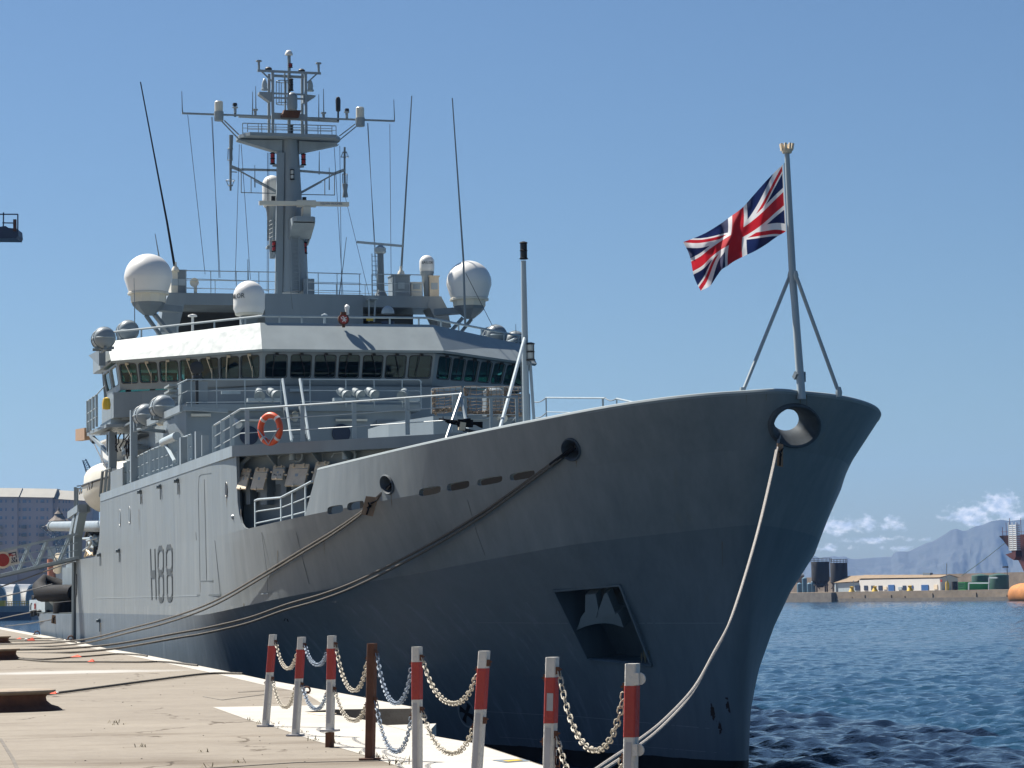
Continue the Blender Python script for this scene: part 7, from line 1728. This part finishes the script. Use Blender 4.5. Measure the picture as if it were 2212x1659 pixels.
# gangway
gs = 57.4
G0, G1 = sp(168, 1153, s=gs), sp(-60, 1204, s=gs); K0, K1 = sp(170, 1206, s=gs), sp(-60, 1259, s=gs)
gw = sthing('gangway', G0, 'pale aluminium gangway sloping from the ship to the shore', 'gangway')
g2 = lambda x, y, o=0: sp(x, y, s=gs - o) - G0
for o, nm in ((0, 'truss'), (1.0, 'truss')):
    mb = MB(); sh = Vector((-o, 0, 0)) if o else Vector()
    f = lambda x, y: sp(x, y, s=gs) - G0 + Vector((o, 0, 0))
    mb.bar(f(168, 1153), f(-60, 1204), .1, .12, up=(1, 0, 0)); mb.bar(f(170, 1204), f(-60, 1257), .12, .28, up=(1, 0, 0)); mb.bar(f(168, 1172), f(-60, 1222), .04, .04, up=(1, 0, 0)); mb.bar(f(168, 1188), f(-60, 1240), .04, .04, up=(1, 0, 0))
    for k in range(6):
        x = 160 - k * 44; yt = 1153 + (168 - x) * .2237; yb2 = 1204 + (170 - x) * .2304; mb.bar(f(x - 36, yb2 + 8), f(x - 12, yt + 2.5), .09, .09, up=(1, 0, 0)) if k % 2 == 1 else mb.bar(f(x - 6, yt + 2), f(x - 30, yb2 + 7), .09, .09, up=(1, 0, 0))
        mb.bar(f(x - 36, yb2 + 8), f(x - 62, yt + 12), .05, .05, up=(1, 0, 0))
    part('truss', mb, 'rail', gw)
mb = MB(); f = lambda x, y, o=0: sp(x, y, s=gs) - G0 + Vector((o, 0, 0)); mb.hexa([f(170, 1210), f(170, 1210, 1), f(-60, 1263, 1), f(-60, 1263), f(170, 1207), f(170, 1207, 1), f(-60, 1260, 1), f(-60, 1260)]); part('walkway', mb, 'greyd', gw)
f = lambda x, y, o=-.08: sp(x, y, s=gs) - G0 + Vector((o, 0, 0))
MT['banner'] = paint('banner_cloth', (.55, .53, .5), .8, .06, scale=(1, 1, 1), nscale=2)
mb = MB(); mb.ext([f(-62, 1209), f(36, 1185.5), (f(42, 1217)), f(-62, 1242)], (.02, 0, 0)); part('banner', mb, 'banner', gw)
mb = MB(); q_b = [f(15.5, 1195.5, -.10), f(33.8, 1191.8, -.10), f(37, 1213.5, -.10), f(19.5, 1217, -.10)]; mb.ext(q_b, (.02, 0, 0)); part('banner_badge', mb, 'navy', gw)
def in_q(u, v, o=-.02): a = q_b[0].lerp(q_b[1], u); b = q_b[3].lerp(q_b[2], u); return a.lerp(b, v) + Vector((o, 0, 0))
mb = MB(); mb.ext([in_q(.1, .1), in_q(.9, .1), in_q(.9, .5), in_q(.1, .5)], (.01, 0, 0)); part('banner_flag', mb, 'whiteband', gw)
mb = MB()
for a, b, c, d in [(.1, .26, .9, .34), (.46, .1, .54, .5), (.1, .1, .42, .24)]: mb.ext([in_q(a, b, -.03), in_q(c, b, -.03), in_q(c, d, -.03), in_q(a, d, -.03)], (.008, 0, 0))
part('banner_flag_cross', mb, 'postr', gw)
mb = MB(); ux_ = (in_q(.9, .5) - in_q(.1, .5)); uy_ = in_q(.5, 0) - in_q(.5, 1)
put_text(mb, 'ROYAL', .17, in_q(.5, .64, -.03), ux_, uy_, .003); put_text(mb, 'NAVY', .21, in_q(.5, .83, -.03), ux_, uy_, .003); part('banner_lettering', mb, 'whiteband', gw)
mb = MB(); mb.lathe([(.02, 0), (.36, 0), (.36, .02), (.02, .025)], f(5.5, 1210, -.1), 20, (-1, 0, 0)); mb.box(f(5.5, 1200.5, -.11), (.02, .3, .16)); part('banner_crest', mb, 'tan', gw); 
mb = MB(); mb.lathe([(.02, 0), (.27, 0), (.27, .02), (.02, .025)], f(5.5, 1210, -.13), 20, (-1, 0, 0)); part('banner_crest_field', mb, 'postr', gw)
# ================================================================== FAR SHORES
# --- left: apartment block, sheds, pontoon
BY = 900.0
def by(x, y, dy=0): return wy(x, y, BY + dy)
MT['aptwall'] = paint('pink_grey_render', (.46, .41, .42), .9, .06, scale=(1, 1, 1), nscale=.05)
MT['aptroof'] = paint('pale_roof', (.30, .29, .26), .8, .06, scale=(1, 1, 1), nscale=.1)
MT['aptglass'] = paint('apartment_window', (.24, .32, .44), .2, .2, scale=(1, 1, 1), nscale=.3)
def block(name, x0, x1, yt0, yt1, dep, label, wins, dy=0, base_z=1.5, roof_px=None):
    a, b = by(x0, yt0, dy), by(x1, yt1, dy); zt = (a.z + b.z) / 2; root = empty(name, (a.x, BY + dy, base_z)); tag(root, label, 'building', 'apartment blocks across the harbour'); O = Vector(root.location)
    mb = MB(); mb.hexa([Vector(p) - O for p in [(a.x, BY + dy, base_z), (b.x, BY + dy, base_z), (b.x, BY + dy + dep, base_z), (a.x, BY + dy + dep, base_z), (a.x, BY + dy, a.z), (b.x, BY + dy, b.z), (b.x, BY + dy + dep, b.z), (a.x, BY + dy + dep, a.z)]]); part('wall', mb, 'aptwall', root)
    rh = 3.3; mb = MB(); V = [(a.x - .6, BY + dy - .8, a.z), (b.x + .6, BY + dy - .8, b.z), (b.x + .6, BY + dy + dep, b.z), (a.x - .6, BY + dy + dep, a.z), (a.x - .6, BY + dy + 6, a.z + rh), (b.x + .6, BY + dy + 6, b.z + rh), (b.x + .6, BY + dy + dep - 4, b.z + rh), (a.x - .6, BY + dy + dep - 4, a.z + rh)]
    mb.hexa([Vector(p) - O for p in V]); part('roof', mb, 'aptroof', root)
    first = None
    for (x, y, w_, h_) in wins:
        c = by(x, y, dy) - O; k = FL / (BY + dy); W_, H_ = w_ / k, h_ / k
        if first is None:
            mb = MB(); mb.bb((-.5, -.06, -.5), (.5, .05, .5)); me = mb.mesh('window', 'aptglass'); first = me
        o = bpy.data.objects.new('window', first); col.objects.link(o); o.parent = root; o.location = (c.x, c.y - .04, c.z); o.scale = (W_, 1, H_)
    return root, O
rows = [1082.5, 1100.5, 1118.5, 1136.5, 1154, 1172, 1190, 1208, 1226]
w1 = [(x, y, w_, 6.5) for y in rows for x, w_ in [(2, 6), (13, 3), (27.5, 4)]]
w2 = [(x, y + .3, w_, 6.5) for y in rows for x, w_ in [(42.5, 3.6), (53, 8.5), (64.5, 4), (80, 3), (91.5, 8.5), (102.5, 3.5)]]
w3 = [(x, y + 1, w_, 6) for y in rows for x, w_ in [(117, 3), (128, 2.6), (137, 3), (143, 3), (150, 3)]]
b1, O1 = block('apartment_building', -150, 37.5, 1072, 1073.5, 16, 'pinkish apartment block at the left edge of the picture behind the gangway', w1, dy=0)
b2, O2 = block('apartment_building', 37.8, 113.4, 1073.5, 1075, 16, 'pinkish apartment block with balconies, the middle one behind the harbour cranes', w2, dy=.8)
b3_, O3 = block('apartment_building', 113.8, 200, 1077, 1083, 14, 'pinkish apartment block partly hidden behind the ship lifeboat', w3, dy=3, base_z=1.5)
for x, y0, y1 in [(37.6, 1073, 1246), (113.6, 1076, 1246), (131.5, 1077, 1130)]:
    pass
for root, O, cols_, dy in ((b1, O1, [(2, 9)], 0), (b2, O2, [(53, 11), (91.5, 11)], .8)):
    for x, w_ in cols_:
        for y in rows[3:]:
            c = by(x, y + 4.2, dy) - O; k = FL / BY; mb = MB(); mb.bb((c.x - w_ / k / 2, c.y - 1.3, c.z - .15), (c.x + w_ / k / 2, c.y - .1, c.z)); mb.bb((c.x - w_ / k / 2, c.y - 1.3, c.z), (c.x + w_ / k / 2, c.y - 1.25, c.z + .9)); part('balcony', mb, 'greyd' if x > 40 else 'aptroof', root)
mb = MB(); a, b = by(-200, 1248), by(240, 1252); mb.bb((a.x, BY - 40, .0), (b.x, BY + 70, 2.2)); struct('far_shore', mb, 'farquay')
mb = MB(); c = by(0, 1256, -8); mb.bb((a.x, BY - 9, 2.2), (by(165, 1256).x, BY - 8, 8.2)); wthing('harbour_wall', mb, 'navy', 'long dark wall at the foot of the apartment blocks', 'wall', base=c)
# small belfry between the blocks
c = by(127, 1150, -12); mb = MB(); root = empty('bell_tower', (c.x, c.y, 2)); tag(root, 'small cream bell tower with a tiered cap in front of the apartment blocks', 'tower'); mb.box((0, 0, 11.5), (6.5, 6.5, 19)); part('tower_shaft', mb, 'cream', root)
zt = by(127, 1141, -12).z - 2; mb = MB(); mb.lathe([(5, -1.4), (6.0, 0), (4.5, .6), (3.2, 1.5), (3.6, 2.0), (2.0, 3.2), (1.4, 4.0), (1.6, 4.4), (.5, 5.5), (.1, 7)], (0, 0, zt + 0.5), 10, smooth=False); part('tower_cap', mb, 'stone', root)
# sheds with barrel roofs
SY = 760.0
for i, (x0, x1, yt, xe) in enumerate([(-22, 15, 1262, 25), (27, 45, 1261.5, 62), (55, 84.5, 1262, 118)]):
    a, b = wy(x0, 1296, SY), wy(x1, 1296, SY); top = wy((x0 + x1) / 2, yt, SY).z; z0 = 1.5; root = empty('barrel_shed', ((a.x + b.x) / 2, SY, z0)); tag(root, ['white barrel-roofed shed at the left edge of the far shore', 'white barrel-roofed shed, the middle of three on the far shore', 'largest white barrel-roofed shed beside the stern of the ship'][i], 'shed', 'barrel-roofed sheds on the far shore')
    W_ = (b.x - a.x) / 2; H_ = top - z0; n = 14; pr = [(-W_, 0)] + [(-W_ * math.cos(t), H_ * .45 + H_ * .55 * math.sin(t)) for t in np.linspace(0, math.pi, n)] + [(W_, 0)]
    ln = wy(xe, 1296, SY).x - b.x; mb = MB(); mb.ext([(x, .0, z) for x, z in pr], (ln * .9, 22, 0)); part('shell', mb, 'white', root)
    mb = MB(); mb.ext([(x * .9, -.15, z * .92) for x, z in pr], (0, .1, 0)); en = part('end_wall', mb, 'greyd' if i != 1 else 'rail', root)
    mb = MB(); mb.bb((-W_ * .4, -.3, 0), (W_ * .4, -.2, H_ * .5)); part('door', mb, 'rail', root)
# pontoon with its yellow rails
PY = 640.0
a, b = wy(-60, 1338, PY), wy(68, 1338, PY); root = empty('pontoon', (a.x, PY, 0)); tag(root, 'dark blue pontoon with yellow deck rails moored beyond the stern', 'pontoon')
zd = wy(30, 1309, PY).z; zb_ = wy(30, 1322, PY).z; L = b.x - a.x
mb = MB(); mb.bb((0, 0, -.5), (L, 9, zb_)); part('pontoon_hull', mb, 'navy', root)
mb = MB(); mb.bb((.3, .5, zb_), (L - .3, 8.5, zd)); part('deck_house', mb, 'greyd', root)
mb = MB()
for k in range(22): mb.bar((.5 + k * (L - 1) / 21, .6, zd), (.5 + k * (L - 1) / 21, .6, zd + 1.1), .12, .12)
for z in (.55, 1.1): mb.bar((.5, .6, zd + z), (L - .5, .6, zd + z), .12, .12)
mb.box((L * .47, .8, zd + .7), (2.2, 1.2, 1.4)); part('yellow_rails', mb, 'yellow', root)
mb = MB(); mb.tube([(L - 7, 1, zd - 1), (L - 8.5, 1, zd + 0.0), (L - 6, 1, zd - 1)], .08, 5); part('deck_frame', mb, 'aptroof', root)
# lattice cranes behind
def lattice(mb, A, B, w0, w1, n=10, r=.12):
    A, B = Vector(A), Vector(B); d = (B - A).normalized(); x = d.cross(Vector((0, 1, 0))).normalized(); y = Vector((0, 1, 0))
    pr = None
    for k in range(n + 1):
        c = A.lerp(B, k / n); w_ = w0 + (w1 - w0) * k / n; q = [c + x * sx * w_ / 2 + y * sy * w_ / 2 for sx, sy in ((-1, -1), (1, -1), (1, 1), (-1, 1))]
        if pr:
            for i in range(4): mb.bar(pr[i], q[i], r, r); mb.bar(pr[i], q[(i + 1) % 4], r * .6, r * .6)
        pr = q
CY_ = 820.0
def lc(pts, label, w=(2.4, 1.0)):
    P = [wy(x, y, CY_) for x, y in pts]; mb = MB()
    for a, b in zip(P, P[1:]): lattice(mb, a, b, *w, n=11, r=.22)
    o = wthing('harbour_crane', mb, 'greyd', label, 'crane', 'lattice cranes on the far shore', base=P[0]); return o
lc([(204, 1046), (182, 993)], 'dark lattice crane jib standing behind the white lifeboat')
lc([(160, 1182), (90, 1137)], 'slanting lattice crane jib in front of the apartment blocks', (3.4, 1.2))
lc([(140, 1210), (122, 1150)], 'upright lattice crane tower beside the bell tower', (3.2, 2.0))
# crane basket hanging into the picture at the upper left
c = wy(20, 500, 260.0); root = empty('crane_basket', c); tag(root, 'dark crane platform with a rail at the upper left edge', 'crane platform')
cb = lambda x, y, d=0: wy(x, y, 260.0) - c + Vector((0, d * 2.9, 0))
mb = MB(); mb.ext([cb(-60, 498), cb(12, 488), (cb(18, 492)), cb(36, 494), cb(37.5, 508), cb(35, 515), cb(-60, 514)], (0, 3.0, 0)); part('platform_body', mb, 'navy', root)
mb = MB()
for p, q in [((-60, 462), (37.5, 462)), ((37.3, 462), (37.3, 510)), ((6.5, 458), (6, 490)), ((4, 480.5), (30, 481))]: mb.bar(cb(*p, .1), cb(*q, .1), .10 if p[1] > 470 else .15, .11)
part('platform_rail', mb, 'navy', root)
mb = MB(); mb.bar(cb(32.8, 500, -.05), cb(32.6, 474.5, -.05), .3, .3); part('grab_post', mb, 'rust', root)
mb = MB(); mb.tube([cb(-55, 505, .5), cb(-900, 1000, .5)], .8, 10); part('crane_boom', mb, 'navy', root)

# --- right: the far quay runs obliquely away; its things are laid out in its own frame (x along, y inland)
fP0 = Vector((85.6, 814.6, 0)); fe = Vector((49.1, -110.7, 0)).normalized(); fm = Vector((-fe.y, fe.x, 0))
def wl(x, y, YY):
    v = YY - FY; p = wpl(x, y, fP0 + fm * v, fm); d = p - fP0; return Vector((d.dot(fe), YY, p.z))
before = set(col.objects)
mb = MB(); u1 = wl(1806, 1290, FY).x
mb.bb((-260, FY, -3), (260, FY + 120, 3.0)); mb.bb((-260, FY - 1.4, -3), (u1, FY, 2.9))
for q in range(24):
    u = u1 + 4 + q * 7.3; mb.bb((u, FY - .25, -3), (u + 5.5, FY, 1.4 + .9 * math.sin(q * 2.3)))
struct('far_quay', mb, 'farquay')
mb = MB(); mb.bb((-260, FY - 1.6, -3), (u1 - .1, FY - 1.41, 2.8)); struct('quay_facing', mb, 'quayside')
mb = MB(); mb.bb((-260, FY - .3, -3), (260, FY - .26, 1.0)); struct('tide_line', mb, 'quayside')
mb = MB(); mb.bb((-260, FY + 37, 1), (260, FY + 43, 7.9))
wthing('breakwater_wall', mb, 'stone', 'long brown stone breakwater wall behind the white building on the far quay', 'wall', base=(0, FY + 40, 3))
# --- right: sheds, tanks and the red ship on the far quay
Z0 = 3.0
def R(x, y, dy=12): return wl(x, y, FY + dy)
kk = FL / (FY + 12)
def RB_(mb, x0, x1, y0, y1, d0=0, d1=6, z0=Z0):
    a, b = R(x0, y0), R(x1, y1); mb.bb((a.x, FY + 12 + d0, z0 if z0 is not None else b.z), (b.x, FY + 12 + d1, max(a.z, b.z) if False else a.z))
MT['shedwall'] = paint('whitewashed_wall', (.62, .60, .57), .9, .05, scale=(1, 1, 1), nscale=.2)
MT['tileroof'] = paint('brown_tile_roof', (.22, .16, .10), .9, .1, scale=(1, 1, 1), nscale=.3)
MT['gtank'] = paint('dark_green_tank', (.03, .085, .06), .5, .12, nscale=.4); MT['gbox'] = paint('bright_green_steel', (.04, .34, .07), .6, .1, nscale=.5)
MT['btank'] = paint('black_tank', (.008, .007, .008), .8, .25, nscale=.3); MT['bmach'] = paint('blue_grey_steel', (.10, .2, .28), .5, .2, nscale=.4)
root = empty('harbour_building', (R(1856, 1280).x, FY + 12, Z0)); O = Vector(root.location); tag(root, 'long low white building with brown roof and blue doors on the far quay', 'building')
def loc(mb): mb.v = [tuple(Vector(v) - O) for v in mb.v]; return mb
mb = MB(); RB_(mb, 1856, 2031, 1253, 1280); part('wall', loc(mb), 'shedwall', root)
mb = MB(); a, b = R(1806, 1260), R(1856, 1280); mb.bb((a.x, FY + 12, Z0), (b.x, FY + 18, R(1830, 1259).z)); mb.bb((a.x - .3, FY + 11.6, Z0), (a.x + .5, FY + 12, R(1830, 1259).z)); part('store_front', loc(mb), 'rail', root)
ex, wx, mx_, gx = R(1799, 1258).x, R(1856, 1250).x, R(2031, 1248).x, R(2066, 1255).x; ze, zr = R(1900, 1251.5).z, R(1900, 1245).z
mb = MB(); mb.hexa([(wx - .5, FY + 11.85, ze + .4), (mx_, FY + 11.85, ze + .2), (mx_, FY + 19, ze), (wx - .5, FY + 19, ze), (wx - 2, FY + 15, zr + .6), (mx_, FY + 15, zr), (mx_, FY + 15.2, zr), (wx - 2, FY + 15.2, zr + .6)])
zx = R(1830, 1258.5).z; mb.hexa([(ex, FY + 11.4, zx), (wx - .4, FY + 11.4, zx + .3), (wx - .4, FY + 19, zx), (ex, FY + 19, zx), (ex + 5, FY + 15, zr + .4), (wx - 1, FY + 15, zr + .5), (wx - 1, FY + 15.2, zr + .5), (ex + 5, FY + 15.2, zr + .4)]); part('roof', loc(mb), 'tileroof', root)
mb = MB(); mb.ext([(mx_ - .3, FY + 12.1, Z0), (mx_ - .3, FY + 12.1, ze), (mx_ - .3, FY + 15.1, zr - .15), (mx_ - .3, FY + 18, ze - .1), (mx_ - .3, FY + 18, Z0)], (.4, 0, 0)); part('gable_wall', loc(mb), 'shedwall', root)
mb = MB(); c = R(1985, 1244); mb.bb((c.x - 2, FY + 14.6, zr - .2), (c.x + 2, FY + 15.6, zr + .7)); part('roof_vent', loc(mb), 'greyd', root)
for (x0, x1) in [(1867, 1875), (1882.5, 1890), (1898, 1906.5), (1950.5, 1958), (1847.5, 1858)]:
    a, b = R(x0, 1265), R(x1, 1275); mb = MB(); mb.bb((a.x, FY + 11.85, b.z), (b.x, FY + 11.99, a.z)); part('window', loc(mb), 'navy', root)
for (x0, x1) in [(1919.5, 1933), (1991, 2006.5)]:
    a, b = R(x0, 1263.5), R(x1, 1281); mb = MB(); mb.bb((a.x, FY + 11.8, Z0), (b.x, FY + 11.98, a.z)); part('door', loc(mb), 'blue', root)
for (x0, x1, y0, y1, m_) in [(1909, 1916.5, 1267, 1273.5, 'tan'), (1941, 1949, 1268, 1274, 'rail'), (1968, 1973, 1264.5, 1271, 'blue'), (2018, 2026, 1263, 1273, 'tan'), (2035.5, 2039, 1252, 1257, 'postr')]:
    a, b = R(x0, y0), R(x1, y1); mb = MB(); d_ = 0 if x0 < 2030 else -.5; mb.bb((a.x, FY + 11.82 + d_, b.z), (b.x, FY + 11.97 + d_, a.z)); part('wall_notice', loc(mb), m_, root)
def tank(name, x0, x1, yt, yb, mat, label, group=None, dy=14, legs=False, dome=0, rails=False, flat=True):
    a, b = wl(x0, yt, FY + dy), wl(x1, yb, FY + dy); cm = wl((x0 + x1) / 2, yb, FY + dy); YW = (fP0 + fe * cm.x).y; r_ = (x1 - x0) / 2 * YW / FL; c = Vector((cm.x, FY + dy, Z0)); root = empty(name, c); tag(root, label, 'tank', group)
    zt = wl((x0 + x1) / 2, yt, FY + dy).z - Z0; zb_ = (wl((x0 + x1) / 2, yb, FY + dy).z - Z0) if legs else 0
    prof = [(r_ * .25, zb_ - 2.2), (r_, zb_), (r_, zt)] if legs else [(r_, 0), (r_, zt)]
    mb = MB(); mb.lathe(prof + [(r_ * .98, zt + .1), (.05, zt + dome + .15)], (0, 0, 0), 26); part('tank_shell', mb, mat, root)
    if legs:
        mb = MB()
        for an_ in (.4, 2, 3.6, 5.2): mb.bar((r_ * .85 * math.cos(an_), r_ * .85 * math.sin(an_), 0), (r_ * .85 * math.cos(an_), r_ * .85 * math.sin(an_), zb_), .35, .35)
        mb.torus((0, 0, zb_ * .6), r_ * .85, .15, (0, 0, 1), 16, 4); mb.bar((-r_ * .8, -r_ * .6, 1), (r_ * .8, -r_ * .6, zb_), .2, .2); mb.bar((r_ * .8, -r_ * .6, 1), (-r_ * .8, -r_ * .6, zb_), .2, .2); part('legs', mb, 'btank', root)
    if rails:
        mb = MB(); ro = r_ * rails
        for z in (.5, 1.1): mb.torus((0, 0, zt + .1 + z), ro, .05, (0, 0, 1), 24, 4)
        for k in range(16): an_ = k * math.pi / 8; mb.bar((ro * math.cos(an_), ro * math.sin(an_), zt), (ro * math.cos(an_), ro * math.sin(an_), zt + 1.2), .07, .07)
        part('top_rail', mb, 'btank', root)
    return root
tank('silo', 1753, 1792.5, 1214, 1254, 'btank', 'black raised silo nearest the bow of the ship on the far quay', 'black silos on the far quay', legs=True, rails=1.25)
tank('silo', 1794, 1831.5, 1216.5, 1258, 'btank', 'black raised silo beside the brown-roofed building on the far quay', 'black silos on the far quay', legs=True, rails=1.0)
for i, (x0, x1, yt, dy) in enumerate([(1708, 1718.5, 1262, 8), (1719, 1730, 1250, 12), (1729.5, 1739, 1262, 8), (1738, 1748, 1258, 12)]):
    tank('plant_vessel', x0 + 14, x1 + 14, yt, 1280, 'bmach', ['small blue-grey vessel at the left foot of the black silos', 'tall blue-grey vessel behind the smaller ones', 'small blue-grey vessel in front of the tall one', 'blue-grey vessel against the leg of the left black silo'][i], 'blue-grey vessels by the silos', dy=dy, dome=.4)
tank('storage_tank', 2099.8, 2137, 1244, 1277, 'gtank', 'dark green storage tank, the left of two on the far quay', 'dark green tanks on the far quay', dy=20, dome=.5)
tank('storage_tank', 2137.6, 2180, 1243, 1277, 'gtank', 'dark green storage tank nearest the red ship', 'dark green tanks on the far quay', dy=18, dome=.5)
tank('small_tank', 2056, 2069, 1257, 1277, 'btank', 'small black tank between the yellow vessel and green containers', None, dy=12)
tank('small_tank', 2042.6, 2050.6, 1260, 1278, 'yellow', 'small yellow upright vessel beside the white building', None, dy=8, dome=.8)
for i, (x0, x1, d) in enumerate([(2069.5, 2085, 8), (2087, 2103, 11)]):
    a, b = wl(x0, 1257.5, FY + d), wl(x1, 1278, FY + d); c = Vector((a.x, FY + d, Z0)); mb = MB(); mb.bb((a.x, FY + d, Z0), (b.x, FY + d + 6, a.z))
    root = empty('green_container', c); tag(root, ['bright green container beside the small black tank', 'bright green container in front of the dark green tank'][i], 'container', 'green containers on the far quay'); mb.v = [tuple(Vector(v) - c) for v in mb.v]; part('container_body', mb, 'gbox', root)
    mb = MB(); w_ = b.x - a.x
    for k in range(6): mb.bb((w_ * k / 6 + .08, -.1, .1), (w_ * k / 6 + .16, 0, a.z - Z0))
    for k in (.25, .55, .8): mb.bb((0, -.12, (a.z - Z0) * k), (w_, -.02, (a.z - Z0) * k + .1))
    part('door_ribs', mb, 'gtank', root)
mb = MB(); P = [wl(x, y, FY + 5) for x, y in [(2093, 1276), (2093, 1259.5), (2137, 1259.5), (2137, 1248), (2155, 1248)]]
for a, b in zip(P, P[1:]): mb.bar(a, b, .35, .35)
mb.bar(wl(2136, 1277, FY + 5), wl(2136, 1259, FY + 5), .25, .25); wthing('pipe_gantry', mb, 'rail', 'pale stepped pipe run in front of the dark green tanks', 'pipe', base=P[0])
for x, y0, lab in [(2045, 1217, 'thin flag pole beside the white building'), (1837, 1256, 'short lamp post at the left end of the brown-roofed building'), (1868 - 24, 1254, 'short lamp post in front of the brown-roofed building')]:
    mb = MB(); a, b = wl(x, 1279, FY + 4), wl(x, y0, FY + 4); mb.tube([a, b], .12, 6); wthing('pole', mb, 'rail', lab, 'pole', base=a)
a, b = wl(2176, 1245, FY + 10), wl(2175.5, 1227, FY + 10); root = empty('floodlight_mast', a); tag(root, 'small floodlight mast left of the red ship', 'street lamp'); mb = MB(); mb.tube([(0, 0, 0), b - a], .1, 6); part('pole', mb, 'dark', root); mb = MB(); mb.box(b - a + Vector((-.8, 0, .3)), (2, .6, .5)); part('lamp_head', mb, 'dark', root)
mb = MB(); c = wl(1722, 1262, FY + 30); root = empty('gate_tower', (c.x, FY + 30, Z0)); tag(root, 'small stone tower with a pyramid cap on the breakwater beside the bow', 'tower'); z1 = wl(1722 + 5, 1247 - 4, FY + 30).z - Z0; mb.box((1, 0, z1 / 2), (2.8, 2.8, z1)); part('tower_shaft', mb, 'stone', root); mb = MB(); mb.lathe([(2.4, 0), (2.2, .4), (.1, 1.8)], (1, 0, z1), 4, smooth=False); part('tower_cap', mb, 'cream', root)
for i, (x, m_, lab) in enumerate([(1840, 'yellow', 'small yellow mooring bollard at the corner of the store'), (1890 + 20 - 20, 'yellow', 'small yellow bollard left of the first blue door'), (2017 - 3 - 48, 'yellow', 'small yellow bollard by the right windows of the white building')]):
    mb = MB(); c = wl(x, 1280, FY + 2); mb.lathe([(1.0, 0), (.8, .4), (.5, 1.0), (.7, 1.5), (.1, 1.6)], Vector((c.x, c.y, Z0)), 10); wthing('quay_bollard', mb, m_, lab, 'bollard', 'yellow bollards on the far quay', base=(c.x, c.y, Z0))
mb = MB(); P = [wl(2077, 1244, FY + 15), wl(2120, 1213, FY + 8), wl(2172, 1172, FY - 8)]; mb.tube(smooth_path(P), .09, 5); wthing('mooring_line', mb, 'gtank', 'green mooring rope of the red ship reaching down to the far quay', 'rope', base=P[0])
# red ship in dry dock
RY = FY - 12
def rs(x, y, d=0): return wl(x, y, RY + d)
root = empty('red_ship', rs(2200, 1290)); O = Vector(root.location); tag(root, 'dark red ship with white scaffold and orange bulb at the right edge', 'ship')
prof = [(2163, 1158.5), (2172, 1168), (2179, 1177), (2188, 1189), (2196, 1203), (2205, 1219), (2212, 1234), (2222, 1255), (2232, 1290), (2232, 1300)]
secs = []
mb = MB(); V = []; n = 9
for (x, y) in prof:
    p = rs(x, y)
    for k in range(n): u = k / (n - 1); V.append(Vector((p.x + 34 * u, RY + 8.5 * (1 - (1 - u) ** 2) ** .5 * (.9 if y < 1200 else .75) - 0, p.z)) - O)
for (x, y) in prof:
    p = rs(x, y)
    for k in range(n): u = k / (n - 1); V.append(Vector((p.x + 34 * u, RY - 8.5 * (1 - (1 - u) ** 2) ** .5 * (.9 if y < 1200 else .75), p.z)) - O)
m_ = len(prof); F = []
for o_ in (0, m_ * n):
    F += [(o_ + j * n + k, o_ + j * n + k + 1, o_ + (j + 1) * n + k + 1, o_ + (j + 1) * n + k) for j in range(m_ - 1) for k in range(n - 1)]
F += [(k, k + 1, m_ * n + k + 1, m_ * n + k) for k in range(n - 1)]
mb.smooth = True; mb.add(V, F); MT['redhull'] = paint('dark_red_hull', (.10, .016, .012), .7, .2, scale=(1, 1, 1), nscale=.3, rust=.3); part('hull', mb, 'redhull', root)
mb = MB(); p = rs(2212, 1283); mb.lathe([(.1, -4.2), (1.6, -3.8), (2.7, -2.2), (3.1, 0), (3.1, 20)], p - O + Vector((4.5, -4, -.3)), 24, (1, 0, 0)); MT['obulb'] = paint('orange_antifouling', (.45, .17, .035), .8, .2, scale=(1, 1, 1), nscale=.4, rust=.4, dirt=(.5, .38, .3)); part('bulb', mb, 'obulb', root)
mb = MB(); a, b = rs(2187, 1189, -9), rs(2201.6, 1136, -9)
for k in range(13): z = a.z + (b.z - a.z) * k / 12; mb.bb((a.x - O.x, -10, z - O.z), (b.x - O.x, -8.8, z - O.z + .32))
for x in (a.x, (a.x + b.x) / 2, b.x): mb.bar((x - O.x, -10, a.z - O.z), (x - O.x, -10, b.z - O.z + 1), .12, .12)
part('scaffold', mb, 'white', root)
mb = MB(); mb.ext([rs(x, y, -10) - O for x, y in [(2172, 1198), (2178, 1196), (2194, 1190), (2194, 1203), (2190, 1210), (2186, 1208)]], (0, 2, 0)); part('anchor_gear', mb, 'redhull', root)
mb = MB()
for k in range(7): p = rs(2166 + k * 8, 1157) - O; mb.bar(p, p + Vector((0, 0, 2.2 + (k % 3) * 1.2)), .1, .1)
p, q = rs(2163, 1149) - O, rs(2225, 1149) - O; mb.bar(p, q, .1, .1); part('railing', mb, 'redhull', root)

for o in list(col.objects):
    if o in before or o.parent: continue
    l = o.location.copy(); o.location = fP0 + fe * l.x + fm * (l.y - FY) + Vector((0, 0, l.z)); o.rotation_euler = (0, 0, math.atan2(fe.y, fe.x))
